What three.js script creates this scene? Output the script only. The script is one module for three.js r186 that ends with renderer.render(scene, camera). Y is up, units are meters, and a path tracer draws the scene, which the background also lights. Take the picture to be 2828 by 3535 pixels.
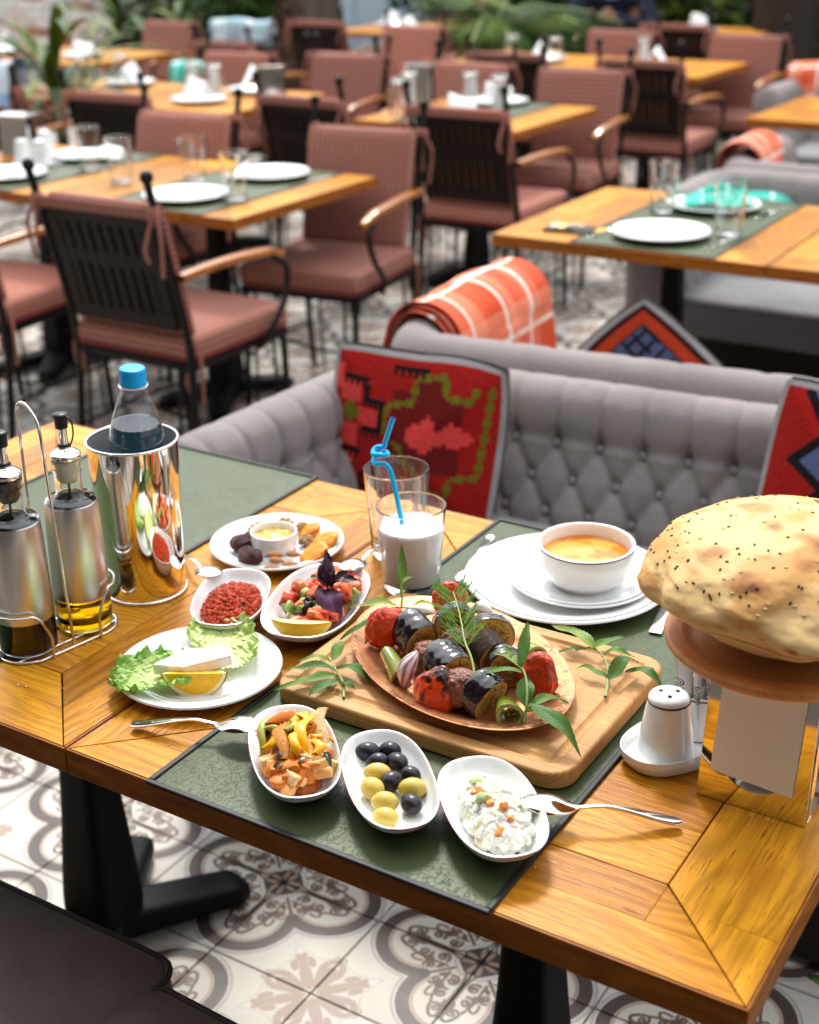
import * as THREE from 'three';
import { mergeGeometries, mergeVertices } from 'three/addons/utils/BufferGeometryUtils.js';
import { RoundedBoxGeometry } from 'three/addons/geometries/RoundedBoxGeometry.js';
import { MarchingCubes } from 'three/addons/objects/MarchingCubes.js';

// ------------------------------------------------------------------ camera, sky, sun, exposure
const scene = new THREE.Scene();
const camera = new THREE.PerspectiveCamera(40.18, 0.8, 0.05, 120);
{
  const m = new THREE.Matrix4().makeBasis(
    new THREE.Vector3(0.85179, -0.01396, -0.52370), new THREE.Vector3(-0.19948, 0.91570, -0.34887), new THREE.Vector3(0.48442, 0.40163, 0.77720));
  camera.quaternion.setFromRotationMatrix(m);
  camera.position.set(1.0496, 1.6281, 0.9356);
  camera.focus = 1.58;
  camera.userData.fStop = 4.1;
}
const SUN = new THREE.Vector3(-0.42, 0.72, -0.66).normalize();
{ // bright overcast sky: paler round the veiled sun, dimmer low down
  const W = 256, H = 128, d = new Float32Array(W * H * 4);
  for (let j = 0; j < H; j++) for (let i = 0; i < W; i++) {
    const el = ((j + 0.5) / H - 0.5) * Math.PI, az = ((i + 0.5) / W - 0.5) * 2 * Math.PI;
    const x = Math.cos(az) * Math.cos(el), y = Math.sin(el), z = Math.sin(az) * Math.cos(el);
    const c = x * SUN.x + y * SUN.y + z * SUN.z;
    let L = y > 0 ? 0.55 + 0.5 * y : 0.55 + 0.8 * Math.max(y, -0.5);
    L += 1.1 * Math.exp(-(1 - c) * 3.2) * (y > 0 ? 1 : Math.max(0, 1 + 4 * y));
    const o = (j * W + i) * 4;
    d[o] = L * 0.96; d[o + 1] = L * 1.0; d[o + 2] = L * 1.04; d[o + 3] = 1;
  }
  const sky = new THREE.DataTexture(d, W, H, THREE.RGBAFormat, THREE.FloatType);
  sky.mapping = THREE.EquirectangularReflectionMapping;
  sky.magFilter = THREE.LinearFilter; sky.wrapS = THREE.RepeatWrapping; sky.needsUpdate = true;
  scene.background = sky; scene.environment = sky;
  scene.backgroundIntensity = 1; scene.environmentIntensity = 1;
}
const sun = new THREE.DirectionalLight(new THREE.Color(1, 0.95, 0.86), 2.0);
sun.position.copy(SUN).multiplyScalar(20); sun.target.position.set(-1, 0, -3); sun.shadow.radius = 22;
sun.castShadow = true; sun.shadow.mapSize.set(2048, 2048);
Object.assign(sun.shadow.camera, { left: -12, right: 12, top: 12, bottom: -12, near: 1, far: 60 });
scene.add(sun, sun.target);
const renderer = new THREE.WebGLRenderer({ antialias: true });
renderer.toneMapping = THREE.LinearToneMapping;
renderer.toneMappingExposure = 1.75;
renderer.shadowMap.enabled = true;
renderer.setSize(819, 1024);

// ------------------------------------------------------------------ helpers
const T = 0.75;                                     // table height
const PI = Math.PI, V3 = (x, y, z) => new THREE.Vector3(x, y, z);
function rng(seed) { let s = seed >>> 0; return () => { s = (s + 0x6d2b79f5) >>> 0; let t = Math.imul(s ^ (s >>> 15), 1 | s); t = (t + Math.imul(t ^ (t >>> 7), 61 | t)) ^ t; return ((t ^ (t >>> 14)) >>> 0) / 4294967296; }; }
const lerp = (a, b, t) => a + (b - a) * t, clamp = (x, a = 0, b = 1) => Math.min(b, Math.max(a, x));
const sstep = (a, b, x) => { const t = clamp((x - a) / (b - a)); return t * t * (3 - 2 * t); };
function h3(x, y, z) { let n = Math.imul(x, 374761393) + Math.imul(y, 668265263) + Math.imul(z, 2147483647 ^ 0x5bd1e995); n = Math.imul(n ^ (n >>> 13), 1274126177); return ((n ^ (n >>> 16)) >>> 0) / 4294967296; }
function n3(x, y, z = 0, px = 0, py = 0) {          // value noise 0..1, may tile in x and y
  const X = Math.floor(x), Y = Math.floor(y), Z = Math.floor(z); let fx = x - X, fy = y - Y, fz = z - Z;
  fx = fx * fx * (3 - 2 * fx); fy = fy * fy * (3 - 2 * fy); fz = fz * fz * (3 - 2 * fz);
  const wx = (i) => (px ? ((i % px) + px) % px : i), wy = (i) => (py ? ((i % py) + py) % py : i);
  const x0 = wx(X), x1 = wx(X + 1), y0 = wy(Y), y1 = wy(Y + 1);
  const a = lerp(lerp(h3(x0, y0, Z), h3(x1, y0, Z), fx), lerp(h3(x0, y1, Z), h3(x1, y1, Z), fx), fy);
  if (!fz) return a;
  return lerp(a, lerp(lerp(h3(x0, y0, Z + 1), h3(x1, y0, Z + 1), fx), lerp(h3(x0, y1, Z + 1), h3(x1, y1, Z + 1), fx), fy), fz);
}
function fbm(x, y, z = 0, oct = 4, px = 0, py = 0) { let s = 0, a = 0.5; for (let i = 0; i < oct; i++) { s += a * n3(x, y, z + i * 17, px, py); x *= 2; y *= 2; z *= 2; px *= 2; py *= 2; a *= 0.5; } return s / (1 - Math.pow(0.5, oct)); }
const enc = (c) => (c <= 0.0031308 ? 12.92 * c : 1.055 * Math.pow(c, 1 / 2.4) - 0.055);
function tex(w, h, fn, srgb = true, rep = [1, 1]) { // fn(u, v) -> linear grey or [r, g, b]
  const d = new Uint8Array(w * h * 4);
  for (let j = 0; j < h; j++) for (let i = 0; i < w; i++) {
    const c = fn((i + 0.5) / w, (j + 0.5) / h), o = (j * w + i) * 4;
    for (let k = 0; k < 3; k++) { const q = clamp(typeof c === 'number' ? c : c[k]); d[o + k] = Math.round(255 * (srgb ? enc(q) : q)); }
    d[o + 3] = 255;
  }
  const t = new THREE.DataTexture(d, w, h, THREE.RGBAFormat);
  t.colorSpace = srgb ? THREE.SRGBColorSpace : THREE.NoColorSpace;
  t.magFilter = THREE.LinearFilter; t.minFilter = THREE.LinearMipmapLinearFilter; t.generateMipmaps = true;
  t.wrapS = t.wrapT = THREE.RepeatWrapping; t.repeat.set(...rep); t.needsUpdate = true;
  return t;
}
function canvasTex(w, h, draw) {
  const c = document.createElement('canvas'); c.width = w; c.height = h;
  draw(c.getContext('2d'), w, h);
  const t = new THREE.CanvasTexture(c); t.colorSpace = THREE.SRGBColorSpace; t.wrapS = t.wrapT = THREE.RepeatWrapping;
  return t;
}
const mix3 = (a, b, t) => [lerp(a[0], b[0], t), lerp(a[1], b[1], t), lerp(a[2], b[2], t)];
const lin = (r, g, b) => new THREE.Color().setRGB(r, g, b);
function mat(c, o = {}) {                            // physical material from a linear base colour
  const m = new THREE.MeshPhysicalMaterial({ roughness: 0.6, metalness: 0, specularIntensity: o.transmission > 0.5 || o.metalness ? 1 : 0.45, ...o, side: THREE.DoubleSide });
  m.color = Array.isArray(c) ? lin(...c) : lin(c, c, c);
  return m;
}
const used = new Map();
function numbered(n) { const k = used.get(n) ?? 0; used.set(n, k + 1); return k ? n + '_' + String(k).padStart(3, '0') : n; }
function obj(name, geo, m, parent = scene, pos, rot) {
  const o = new THREE.Mesh(geo, m); o.name = numbered(name); o.castShadow = o.receiveShadow = true;
  if (pos) o.position.set(...pos);
  if (rot) o.rotation.set(...rot);
  parent.add(o); return o;
}
function tag(o, label, category, group, kind) {
  o.userData.label = label; if (category) o.userData.category = category;
  if (group) o.userData.group = group;
  if (kind) o.userData.kind = kind;
  return o;
}
function thing(name, label, category, pos = [0, 0, 0], ry = 0, group) {
  const o = new THREE.Group(); o.name = numbered(name); o.position.set(...pos); o.rotation.y = ry; scene.add(o);
  return tag(o, label, category, group);
}
function copy(src, label, pos, ry = 0, group) {
  const o = src.clone(); o.name = numbered(src.name.replace(/_\d{3}$/, '')); o.position.set(...pos); o.rotation.set(0, ry, 0); scene.add(o);
  o.userData = { ...src.userData }; if (label) o.userData.label = label;
  if (group) o.userData.group = group;
  return o;
}
const kindOf = (o, k) => { o.userData.kind = k; return o; };
// geometry
function grid(nu, nv, fn, cu = false, cv = false) {  // fn(u, v) -> [x, y, z]; closed directions share their vertices
  const p = [], uv = [], idx = [], mu = cu ? nu : nu + 1, mv = cv ? nv : nv + 1;
  for (let j = 0; j < mv; j++) for (let i = 0; i < mu; i++) { p.push(...fn(i / nu, j / nv)); uv.push(i / nu, j / nv); }
  const at = (i, j) => (j % mv) * mu + (i % mu);
  for (let j = 0; j < nv; j++) for (let i = 0; i < nu; i++) { const a = at(i, j), b = at(i + 1, j), c = at(i + 1, j + 1), d = at(i, j + 1); idx.push(a, b, d, b, c, d); }
  const g = new THREE.BufferGeometry();
  g.setAttribute('position', new THREE.Float32BufferAttribute(p, 3)); g.setAttribute('uv', new THREE.Float32BufferAttribute(uv, 2));
  g.setIndex(idx); g.computeVertexNormals(); return g;
}
function outward(g) {                               // turn a closed shape's faces outwards
  const p = g.attributes.position, ix = g.index; let v = 0; const a = V3(), b = V3(), c = V3();
  for (let i = 0; i < ix.count; i += 3) { a.fromBufferAttribute(p, ix.getX(i)); b.fromBufferAttribute(p, ix.getX(i + 1)); c.fromBufferAttribute(p, ix.getX(i + 2)); v += a.dot(b.cross(c)); }
  if (v < 0) { for (let i = 0; i < ix.count; i += 3) { const t = ix.getX(i); ix.setX(i, ix.getX(i + 1)); ix.setX(i + 1, t); } g.computeVertexNormals(); }
  return g;
}
function lathe(pts, seg = 48, smooth = true) {       // [r, y] list; softened with a spline where smooth
  let v = pts.map((p) => new THREE.Vector2(Math.max(p[0], 0.00001), p[1]));
  if (smooth) { const c = new THREE.SplineCurve(v); v = c.getPoints(pts.length * 5).map((q) => new THREE.Vector2(Math.max(q.x, 0.00001), q.y)); }
  return new THREE.LatheGeometry(v, seg);
}
function tube(pts, r, seg = 0, rad = 8, closed = false, tension = 0.5) {
  const c = new THREE.CatmullRomCurve3(pts.map((p) => (p.isVector3 ? p : V3(...p))), closed, 'catmullrom', tension);
  return new THREE.TubeGeometry(c, seg || pts.length * 6, r, rad, closed);
}
function taper(pts, r0, r1, seg = 16, rad = 7, flat = 1) { // tube whose radius goes from r0 to r1
  const c = new THREE.CatmullRomCurve3(pts.map((p) => V3(...p))), f = c.computeFrenetFrames(seg);
  return grid(rad, seg, (u, v) => {
    const k = Math.round(v * seg), p = c.getPointAt(v), r = typeof r0 === 'function' ? r0(v) : lerp(r0, r1, v), a = u * 2 * PI;
    return p.clone().addScaledVector(f.normals[k], Math.cos(a) * r).addScaledVector(f.binormals[k], Math.sin(a) * r * flat).toArray();
  }, true, false);
}
function box(w, h, d, x = 0, y = 0, z = 0, r = 0, seg = 2) {
  const g = r ? new RoundedBoxGeometry(w, h, d, seg, Math.min(r, w / 2.01, h / 2.01, d / 2.01)) : new THREE.BoxGeometry(w, h, d);
  return g.translate(x, y, z);
}
function metreUV(g, s = 1, ou = 0, ov = 0) {         // uv in metres by the main direction of each face
  if (g.index) g = g.toNonIndexed();
  const p = g.attributes.position, n = g.attributes.normal, uv = [];
  for (let i = 0; i < p.count; i += 3) {
    let ax = 0, ay = 0, az = 0;
    for (let k = 0; k < 3; k++) { ax += Math.abs(n.getX(i + k)); ay += Math.abs(n.getY(i + k)); az += Math.abs(n.getZ(i + k)); }
    for (let k = 0; k < 3; k++) {
      const x = p.getX(i + k), y = p.getY(i + k), z = p.getZ(i + k);
      const q = ay >= ax && ay >= az ? [x, z] : az >= ax ? [x, y] : [z, y];
      uv.push(q[0] * s + ou, q[1] * s + ov);
    }
  }
  g.setAttribute('uv', new THREE.Float32BufferAttribute(uv, 2)); return g;
}
function merge(list) {
  const keep = list.map((g) => { const q = g.index ? g.toNonIndexed() : g.clone(); for (const k of Object.keys(q.attributes)) if (!['position', 'normal', 'uv'].includes(k)) q.deleteAttribute(k); if (!q.attributes.uv) q.setAttribute('uv', new THREE.Float32BufferAttribute(new Float32Array(q.attributes.position.count * 2), 2)); return q; });
  return mergeGeometries(keep);
}
function place(g, pos, rot = [0, 0, 0], s = 1) { const m = new THREE.Matrix4().compose(V3(...pos), new THREE.Quaternion().setFromEuler(new THREE.Euler(...rot)), typeof s === 'number' ? V3(s, s, s) : V3(...s)); return g.clone().applyMatrix4(m); }
function blob(det, fn) {                             // closed lump: fn(direction) -> position
  let g = new THREE.IcosahedronGeometry(1, det); const keepUV = g.attributes.uv.clone();
  g.deleteAttribute('normal'); g.deleteAttribute('uv'); g = mergeVertices(g, 1e-5);
  const p = g.attributes.position, uv = [];
  for (let i = 0; i < p.count; i++) { const d = V3().fromBufferAttribute(p, i).normalize(), q = fn(d); p.setXYZ(i, q[0], q[1], q[2]); uv.push(d.x * 0.5 + 0.5, d.z * 0.5 + 0.5); }
  g.setAttribute('uv', new THREE.Float32BufferAttribute(uv, 2)); g.computeVertexNormals(); return g;
}
function lump(rx, ry, rz, seed, amp = 0.2, freq = 2, det = 6) {
  return blob(det, (d) => { const k = 1 + amp * (fbm(d.x * freq + seed * 3.1, d.y * freq + 7, d.z * freq + seed, 3) - 0.5) * 2; return [d.x * rx * k, d.y * ry * k, d.z * rz * k]; });
}
function heapOf(rx, ry, rz, seed, amp, freq, det, floor = 0.0004) { // a mound that ends flat on the dish
  const g = lump(rx, ry, rz, seed, amp, freq, det), p = g.attributes.position; for (let i = 0; i < p.count; i++) { const y = p.getY(i); if (y < floor) { p.setY(i, floor); p.setX(i, p.getX(i) * 0.93); p.setZ(i, p.getZ(i) * 0.93); } } g.computeVertexNormals(); return g;
}
function paint(g, fn) {                              // vertex colours of the thing itself: fn(x, y, z, u, v) -> linear colour
  const p = g.attributes.position, uv = g.attributes.uv, c = new Float32Array(p.count * 3);
  for (let i = 0; i < p.count; i++) c.set(fn(p.getX(i), p.getY(i), p.getZ(i), uv?.getX(i), uv?.getY(i)), i * 3);
  g.setAttribute('color', new THREE.BufferAttribute(c, 3)); return g;
}
function leaf(len, wid, o = {}) {                    // a pointed leaf along +x lying in xz, folded on its midrib
  const { curl = 0.2, fold = 0.25, serr = 0, wave = 0, seed = 0, n = 14 } = o;
  return grid(n, 6, (u, v) => {
    const s = v * 2 - 1; let w = wid * Math.pow(Math.sin(PI * Math.pow(u, 0.75)), 0.9) * (1 - 0.15 * u);
    if (serr) w *= 1 + serr * ((u * n * 0.5) % 1 < 0.5 ? 0.5 : -0.5) * Math.abs(s);
    const y = Math.abs(s) * w * fold - curl * len * u * u + wave * wid * Math.sin(u * 9 + seed + s * 2) * Math.abs(s);
    return [len * u * (1 - 0.12 * curl * u), y, s * w * 0.5];
  });
}

// ------------------------------------------------------------------ materials
const oakMap = tex(1024, 1024, (u, v) => {           // grain along u: 0.8 m by 0.4 m
  const w = fbm(u * 3, v * 6, 2, 3, 3, 6), ring = 0.5 + 0.5 * Math.sin((v * 22 + w * 5.5) * 2 * PI);
  const fine = n3(u * 10, v * 300, 0, 10, 300), mid = fbm(u * 5, v * 90, 5, 3, 5, 90);
  const pore = sstep(0.72, 0.9, n3(u * 36, v * 340, 9, 36, 340)) * sstep(0.35, 0.7, ring);
  const ray = sstep(0.78, 0.9, n3(u * 14, v * 60, 31, 14, 60));
  let k = 0.66 + 0.30 * (ring - 0.5) + 0.40 * (mid - 0.5) + 0.22 * (fine - 0.5) - 0.42 * pore + 0.06 * ray + 0.25 * (fbm(u * 2, v * 3, 12, 2, 2, 3) - 0.5);
  return mix3([0.20, 0.060, 0.004], [0.74, 0.335, 0.022], clamp(k - 0.05));
});
const oakBump = tex(512, 512, (u, v) => 0.6 + 0.3 * (n3(u * 10, v * 260, 0, 10, 260) - 0.5) - 0.4 * sstep(0.74, 0.9, n3(u * 30, v * 240, 9, 30, 240)), false);
const oak = [[0.90, 0.84, 0.70], [1.06, 1.04, 0.9], [0.74, 0.64, 0.5], [0.95, 0.87, 0.7], [1.2, 1.3, 1.3], [0.64, 0.52, 0.4]].map((c) => mat(c, { map: oakMap, bumpMap: oakBump, bumpScale: 0.0005, roughness: 0.34, specularIntensity: 0.36 }));
const oakEdge = mat([0.52, 0.36, 0.26], { map: oakMap, bumpMap: oakBump, bumpScale: 0.0004, roughness: 0.42, clearcoat: 0.1, clearcoatRoughness: 0.3 });
const groove = mat([0.035, 0.016, 0.007], { roughness: 0.8 });
const leatherBump = tex(512, 512, (u, v) => {
  const c = fbm(u * 26, v * 26, 3, 4, 26, 26), w = Math.abs(fbm(u * 34 + 3, v * 34, 8, 3, 34, 34) - 0.5);
  return 0.5 + 0.4 * (c - 0.5) - 0.45 * sstep(0.035, 0.0, w);
}, false);
const leatherMap = tex(512, 512, (u, v) => {
  const a = fbm(u * 5, v * 5, 1, 4, 5, 5), w = Math.abs(fbm(u * 34 + 3, v * 34, 8, 3, 34, 34) - 0.5);
  return mix3(mix3([0.040, 0.058, 0.020], [0.058, 0.080, 0.030], a), [0.03, 0.042, 0.018], 0.28 * sstep(0.03, 0.0, w));
});
for (const t of [leatherBump, leatherMap]) t.repeat.set(5, 5);
const greenLeather = mat([1, 1, 1], { map: leatherMap, bumpMap: leatherBump, bumpScale: 0.0007, roughness: 0.42, specularIntensity: 0.45 });
const blackPiping = mat([0.016, 0.015, 0.017], { roughness: 0.45 });
const iron = mat([0.008, 0.007, 0.007], { roughness: 0.45, specularIntensity: 0.3 });
const castIron = mat([0.006, 0.006, 0.006], { roughness: 0.5, specularIntensity: 0.2, bumpMap: leatherBump, bumpScale: 0.0004 });
const china = mat([0.82, 0.83, 0.82], { roughness: 0.12, specularIntensity: 0.9, clearcoat: 0.4, clearcoatRoughness: 0.05 });
const chinaRim = mat([0.24, 0.045, 0.055], { roughness: 0.25 });
const brownRim = mat([0.14, 0.055, 0.035], { roughness: 0.3 });
const steel = mat([0.78, 0.76, 0.73], { metalness: 1, roughness: 0.06 });
const cutleryM = mat([0.74, 0.72, 0.69], { metalness: 1, roughness: 0.08 });
const brushed = mat([0.64, 0.62, 0.60], { metalness: 1, roughness: 0.30, anisotropy: 0.6 });
const glassSolid = mat([0.99, 1, 0.99], { transmission: 1, thickness: 0.01, ior: 1.48, roughness: 0 });
const glassPane = mat([0.97, 0.98, 0.98], { transmission: 1, thickness: 0, ior: 1.5, roughness: 0.02 });
const blackPlastic = mat([0.012, 0.012, 0.013], { roughness: 0.35 });

// ------------------------------------------------------------------ ground and tiled floor
{
  const g = tag(obj('ground', new THREE.PlaneGeometry(90, 90).rotateX(-PI / 2), mat([0.09, 0.08, 0.07], { roughness: 0.9 }), scene, [0, -0.012, -15]), 'dark mortar bed under the patterned floor tiles', null, null, 'structure');
}
const P = 0.2045, tileOrigin = [-0.238, -0.68];      // medallion centres every two tiles
const tileMap = canvasTex(1024, 1024, (c, S) => {    // one quarter of the medallion at (0, 0), one quarter of the star at (1, 1)
  const px = (q) => q * S;
  c.fillStyle = '#dcd5cb'; c.fillRect(0, 0, S, S);
  const r = rng(4);
  const ring = (d, col, w) => { // quatrefoil made of two lobes, mirrored on the diagonal
    c.strokeStyle = col; c.lineWidth = px(w);
    const R = 0.4375 + d, cx = 0.51;
    const cross = (cx + Math.sqrt(Math.max(0, 2 * R * R - cx * cx))) / 2, a = Math.atan2(cross, cross - cx);
    c.beginPath(); c.arc(px(cx), 0, px(R), 0, a); c.stroke();
    c.beginPath(); c.arc(0, px(cx), px(R), Math.PI / 2 - a, Math.PI / 2); c.stroke();
  };
  c.lineJoin = 'round'; c.lineCap = 'round';
  ring(0.03, '#aaa9ac', 0.02); ring(-0.055, '#5a4c49', 0.115); ring(-0.13, '#b79c8a', 0.022);
  const brown = '#6d5549';
  const curl = (x, y, r0, turns, a0, dir, w) => { c.strokeStyle = brown; for (let i = 0; i < 60; i++) { const t = i / 60, t2 = (i + 1) / 60, f = (q) => [px(x + r0 * (1 - 0.8 * q) * Math.cos(a0 + dir * q * turns * 6.283)), px(y + r0 * (1 - 0.8 * q) * Math.sin(a0 + dir * q * turns * 6.283))]; c.lineWidth = px(w * (1 - 0.35 * t)); c.beginPath(); c.moveTo(...f(t)); c.lineTo(...f(t2)); c.stroke(); } c.fillStyle = brown; const e = [px(x + r0 * 0.2 * Math.cos(a0 + dir * turns * 6.283)), px(y + r0 * 0.2 * Math.sin(a0 + dir * turns * 6.283))]; c.beginPath(); c.arc(...e, px(w * 0.75), 0, 7); c.fill(); };
  const stem = (pts, w) => { c.strokeStyle = brown; c.lineWidth = px(w); c.beginPath(); c.moveTo(px(pts[0]), px(pts[1])); c.bezierCurveTo(px(pts[2]), px(pts[3]), px(pts[4]), px(pts[5]), px(pts[6]), px(pts[7])); c.stroke(); };
  const half = () => {
    curl(0.30, 0.10, 0.058, 1.3, 2.6, 1, 0.03); curl(0.46, 0.115, 0.06, 1.3, 3.5, -1, 0.03); curl(0.62, 0.075, 0.05, 1.2, 2.2, 1, 0.026); curl(0.36, 0.23, 0.05, 1.2, 0.6, -1, 0.028);
    stem([0.16, 0.05, 0.26, 0.0, 0.40, 0.02, 0.70, 0.025], 0.026); stem([0.22, 0.17, 0.34, 0.16, 0.46, 0.2, 0.60, 0.13], 0.026); stem([0.52, 0.18, 0.57, 0.22, 0.5, 0.25, 0.44, 0.22], 0.024); stem([0.62, 0.13, 0.72, 0.1, 0.74, 0.06, 0.70, 0.02], 0.03);
    c.fillStyle = brown; c.beginPath(); c.ellipse(px(0.40), px(0.165), px(0.045), px(0.028), 0.6, 0, 7); c.fill(); c.beginPath(); c.ellipse(px(0.55), px(0.035), px(0.05), px(0.022), 0, 0, 7); c.fill(); c.beginPath(); c.ellipse(px(0.27), px(0.2), px(0.04), px(0.022), 0.9, 0, 7); c.fill();
  };
  half(); c.save(); c.transform(0, 1, 1, 0, 0, 0); half(); c.restore();
  stem([0.16, 0.16, 0.24, 0.24, 0.26, 0.26, 0.33, 0.33], 0.03);
  c.strokeStyle = '#a99c94'; c.lineWidth = px(0.012); c.beginPath(); c.moveTo(px(0.2), 0); c.lineTo(px(0.2), px(0.09)); c.lineTo(px(0.09), px(0.2)); c.lineTo(0, px(0.2)); c.stroke();
  c.fillStyle = '#4a4042'; c.beginPath(); c.moveTo(0, 0); c.lineTo(px(0.17), 0); c.lineTo(px(0.17), px(0.07)); c.lineTo(px(0.07), px(0.17)); c.lineTo(0, px(0.17)); c.fill();
  c.fillStyle = '#a98d7c'; c.beginPath(); c.ellipse(px(0.10), px(0.035), px(0.06), px(0.022), 0.2, 0, 7); c.fill(); c.beginPath(); c.ellipse(px(0.035), px(0.10), px(0.022), px(0.06), -0.2, 0, 7); c.fill();
  // star quarter round (1, 1)
  c.save(); c.translate(S, S); c.rotate(Math.PI);
  const beige = '#b0988a', soft = '#c2c0c3';
  const q2 = () => {
    c.strokeStyle = beige; c.lineWidth = px(0.055); c.beginPath(); c.moveTo(px(0.05), px(0.05)); c.bezierCurveTo(px(0.16), px(0.10), px(0.24), px(0.2), px(0.30), px(0.34)); c.stroke(); c.beginPath(); c.moveTo(px(0.12), px(0.035)); c.lineTo(px(0.30), px(0.09)); c.lineTo(px(0.44), px(0.03)); c.stroke();
    c.beginPath(); c.moveTo(px(0.1), px(0.02)); c.bezierCurveTo(px(0.22), px(0.03), px(0.26), px(0.10), px(0.38), px(0.06)); c.stroke();
    c.fillStyle = beige; c.beginPath(); c.ellipse(px(0.26), px(0.0), px(0.09), px(0.045), 0, 0, 7); c.fill(); c.beginPath(); c.ellipse(px(0.30), px(0.20), px(0.07), px(0.035), 0.9, 0, 7); c.fill(); c.beginPath(); c.moveTo(px(0.34), px(0.13)); c.lineTo(px(0.44), px(0.0)); c.lineTo(px(0.36), px(0.02)); c.fill();
    c.strokeStyle = soft; c.lineWidth = px(0.014); c.beginPath(); c.moveTo(px(0.46), 0); c.bezierCurveTo(px(0.36), px(0.12), px(0.34), px(0.2), px(0.42), px(0.42)); c.stroke();
  };
  q2(); c.transform(0, 1, 1, 0, 0, 0); q2(); c.restore();
  for (let i = 0; i < 500; i++) { c.fillStyle = 'rgba(' + (r() < 0.5 ? '70,60,50,' : '255,250,240,') + (0.02 + 0.05 * r()) + ')'; c.beginPath(); c.arc(r() * S, r() * S, 1 + r() * 9, 0, 7); c.fill(); }
});
{
  tileMap.flipY = false;
  const glaze = [[0.80, 0.80, 0.80], [0.72, 0.715, 0.70], [0.86, 0.85, 0.84]].map((k) => mat(k, { map: tileMap, roughness: 0.4, bumpMap: tex(256, 256, (u, v) => fbm(u * 8, v * 8, 2, 4, 8, 8), false), bumpScale: 0.0006 }));
  const tileGeo = box(P - 0.004, 0.012, P - 0.004, 0, -0.006, 0, 0);
  { const p = tileGeo.attributes.position, uv = tileGeo.attributes.uv; for (let i = 0; i < p.count; i++) uv.setXY(i, p.getX(i) / P + 0.5, p.getZ(i) / P + 0.5); }
  const floor = new THREE.Group(); floor.name = 'tiled_floor'; tag(floor, 'cement tile floor with brown medallions and scrolls on white', null, null, 'structure'); scene.add(floor);
  camera.updateMatrixWorld(); camera.updateProjectionMatrix();
  const list = [], r = rng(77);
  for (let i = -62; i < 22; i++) for (let j = -58; j < 12; j++) {
    const x = tileOrigin[0] + (i + 0.5) * P, z = tileOrigin[1] + (j + 0.5) * P;
    if (z < -11.2 + (x + 6) * 0.0) continue;
    const q = V3(x, 0, z).project(camera), d = V3(x, 0, z).distanceTo(camera.position);
    list.push({ x, z, a: i & 1, b: j & 1, d: q.z < 1 && Math.abs(q.x) < 1.12 && Math.abs(q.y) < 1.12 ? d : d + 1000, k: Math.floor(r() * 3), t: (r() - 0.5) * 0.004, y: (r() - 0.5) * 0.0012 });
  }
  list.sort((a, b) => a.d - b.d);
  const turn = (t) => (t.a ? (t.b ? PI : -PI / 2 * -1 * -1) : (t.b ? PI / 2 : 0));
  // which corner of the tile is the medallion: even/even = its low corner
  const rot = (t) => [[0, PI / 2], [-PI / 2, PI]][t.a][t.b];
  list.slice(0, 290).forEach((t) => { const o = obj('tile', tileGeo, glaze[t.k], floor, [t.x, t.y, t.z]); o.rotation.set(t.t, rot(t), t.t * 0.7); });
  const rest = list.slice(290), im = new THREE.InstancedMesh(tileGeo, glaze[0], rest.length), M = new THREE.Matrix4();
  rest.forEach((t, i) => im.setMatrixAt(i, M.makeRotationY(rot(t)).setPosition(t.x, t.y, t.z)));
  im.name = 'far_tiles'; im.receiveShadow = true; kindOf(im, 'stuff'); floor.add(im);
}

// ------------------------------------------------------------------ tables
function clip(poly, n, c) {                          // keep the side where n·p <= c
  const out = [];
  for (let i = 0; i < poly.length; i++) { const a = poly[i], b = poly[(i + 1) % poly.length], da = n[0] * a[0] + n[1] * a[1] - c, db = n[0] * b[0] + n[1] * b[1] - c; if (da <= 0) out.push(a); if ((da < 0 && db > 0) || (da > 0 && db < 0)) { const t = da / (da - db); out.push([lerp(a[0], b[0], t), lerp(a[1], b[1], t)]); } }
  return out;
}
function clipTo(poly, convex) {                      // convex given counter-clockwise
  for (let i = 0; i < convex.length; i++) { const a = convex[i], b = convex[(i + 1) % convex.length], n = [b[1] - a[1], a[0] - b[0]]; poly = clip(poly, n, n[0] * a[0] + n[1] * a[1]); if (!poly.length) return poly; }
  return poly;
}
function slab(poly, y0, y1, bev, uvf) {              // prism over poly (x, depth); the depth goes to -z; top edge chamfered by bev
  const n = poly.length, p = [], uv = [], cx = poly.reduce((s, q) => s + q[0], 0) / n, cy = poly.reduce((s, q) => s + q[1], 0) / n;
  const sh = poly.map(([x, y]) => { const l = Math.hypot(x - cx, y - cy); return [x - ((x - cx) / l) * bev * 1.3, y - ((y - cy) / l) * bev * 1.3]; });
  const tri = (...v) => v.forEach(([q, y, k]) => { p.push(q[0], y, -q[1]); uv.push(...uvf(q[0], q[1] + (k ?? 0))); });
  for (let i = 1; i < n - 1; i++) tri([sh[0], y1], [sh[i], y1], [sh[i + 1], y1]);
  for (let i = 0; i < n; i++) { const a = poly[i], b = poly[(i + 1) % n], A = sh[i], B = sh[(i + 1) % n]; tri([a, y1 - bev], [b, y1 - bev], [B, y1]); tri([a, y1 - bev], [B, y1], [A, y1]); tri([a, y0, y1 - y0], [b, y0, y1 - y0], [b, y1 - bev]); tri([a, y0, y1 - y0], [b, y1 - bev], [a, y1 - bev]); }
  const g = new THREE.BufferGeometry(); g.setAttribute('position', new THREE.Float32BufferAttribute(p, 3)); g.setAttribute('uv', new THREE.Float32BufferAttribute(uv, 2)); g.computeVertexNormals(); return g;
}
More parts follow.
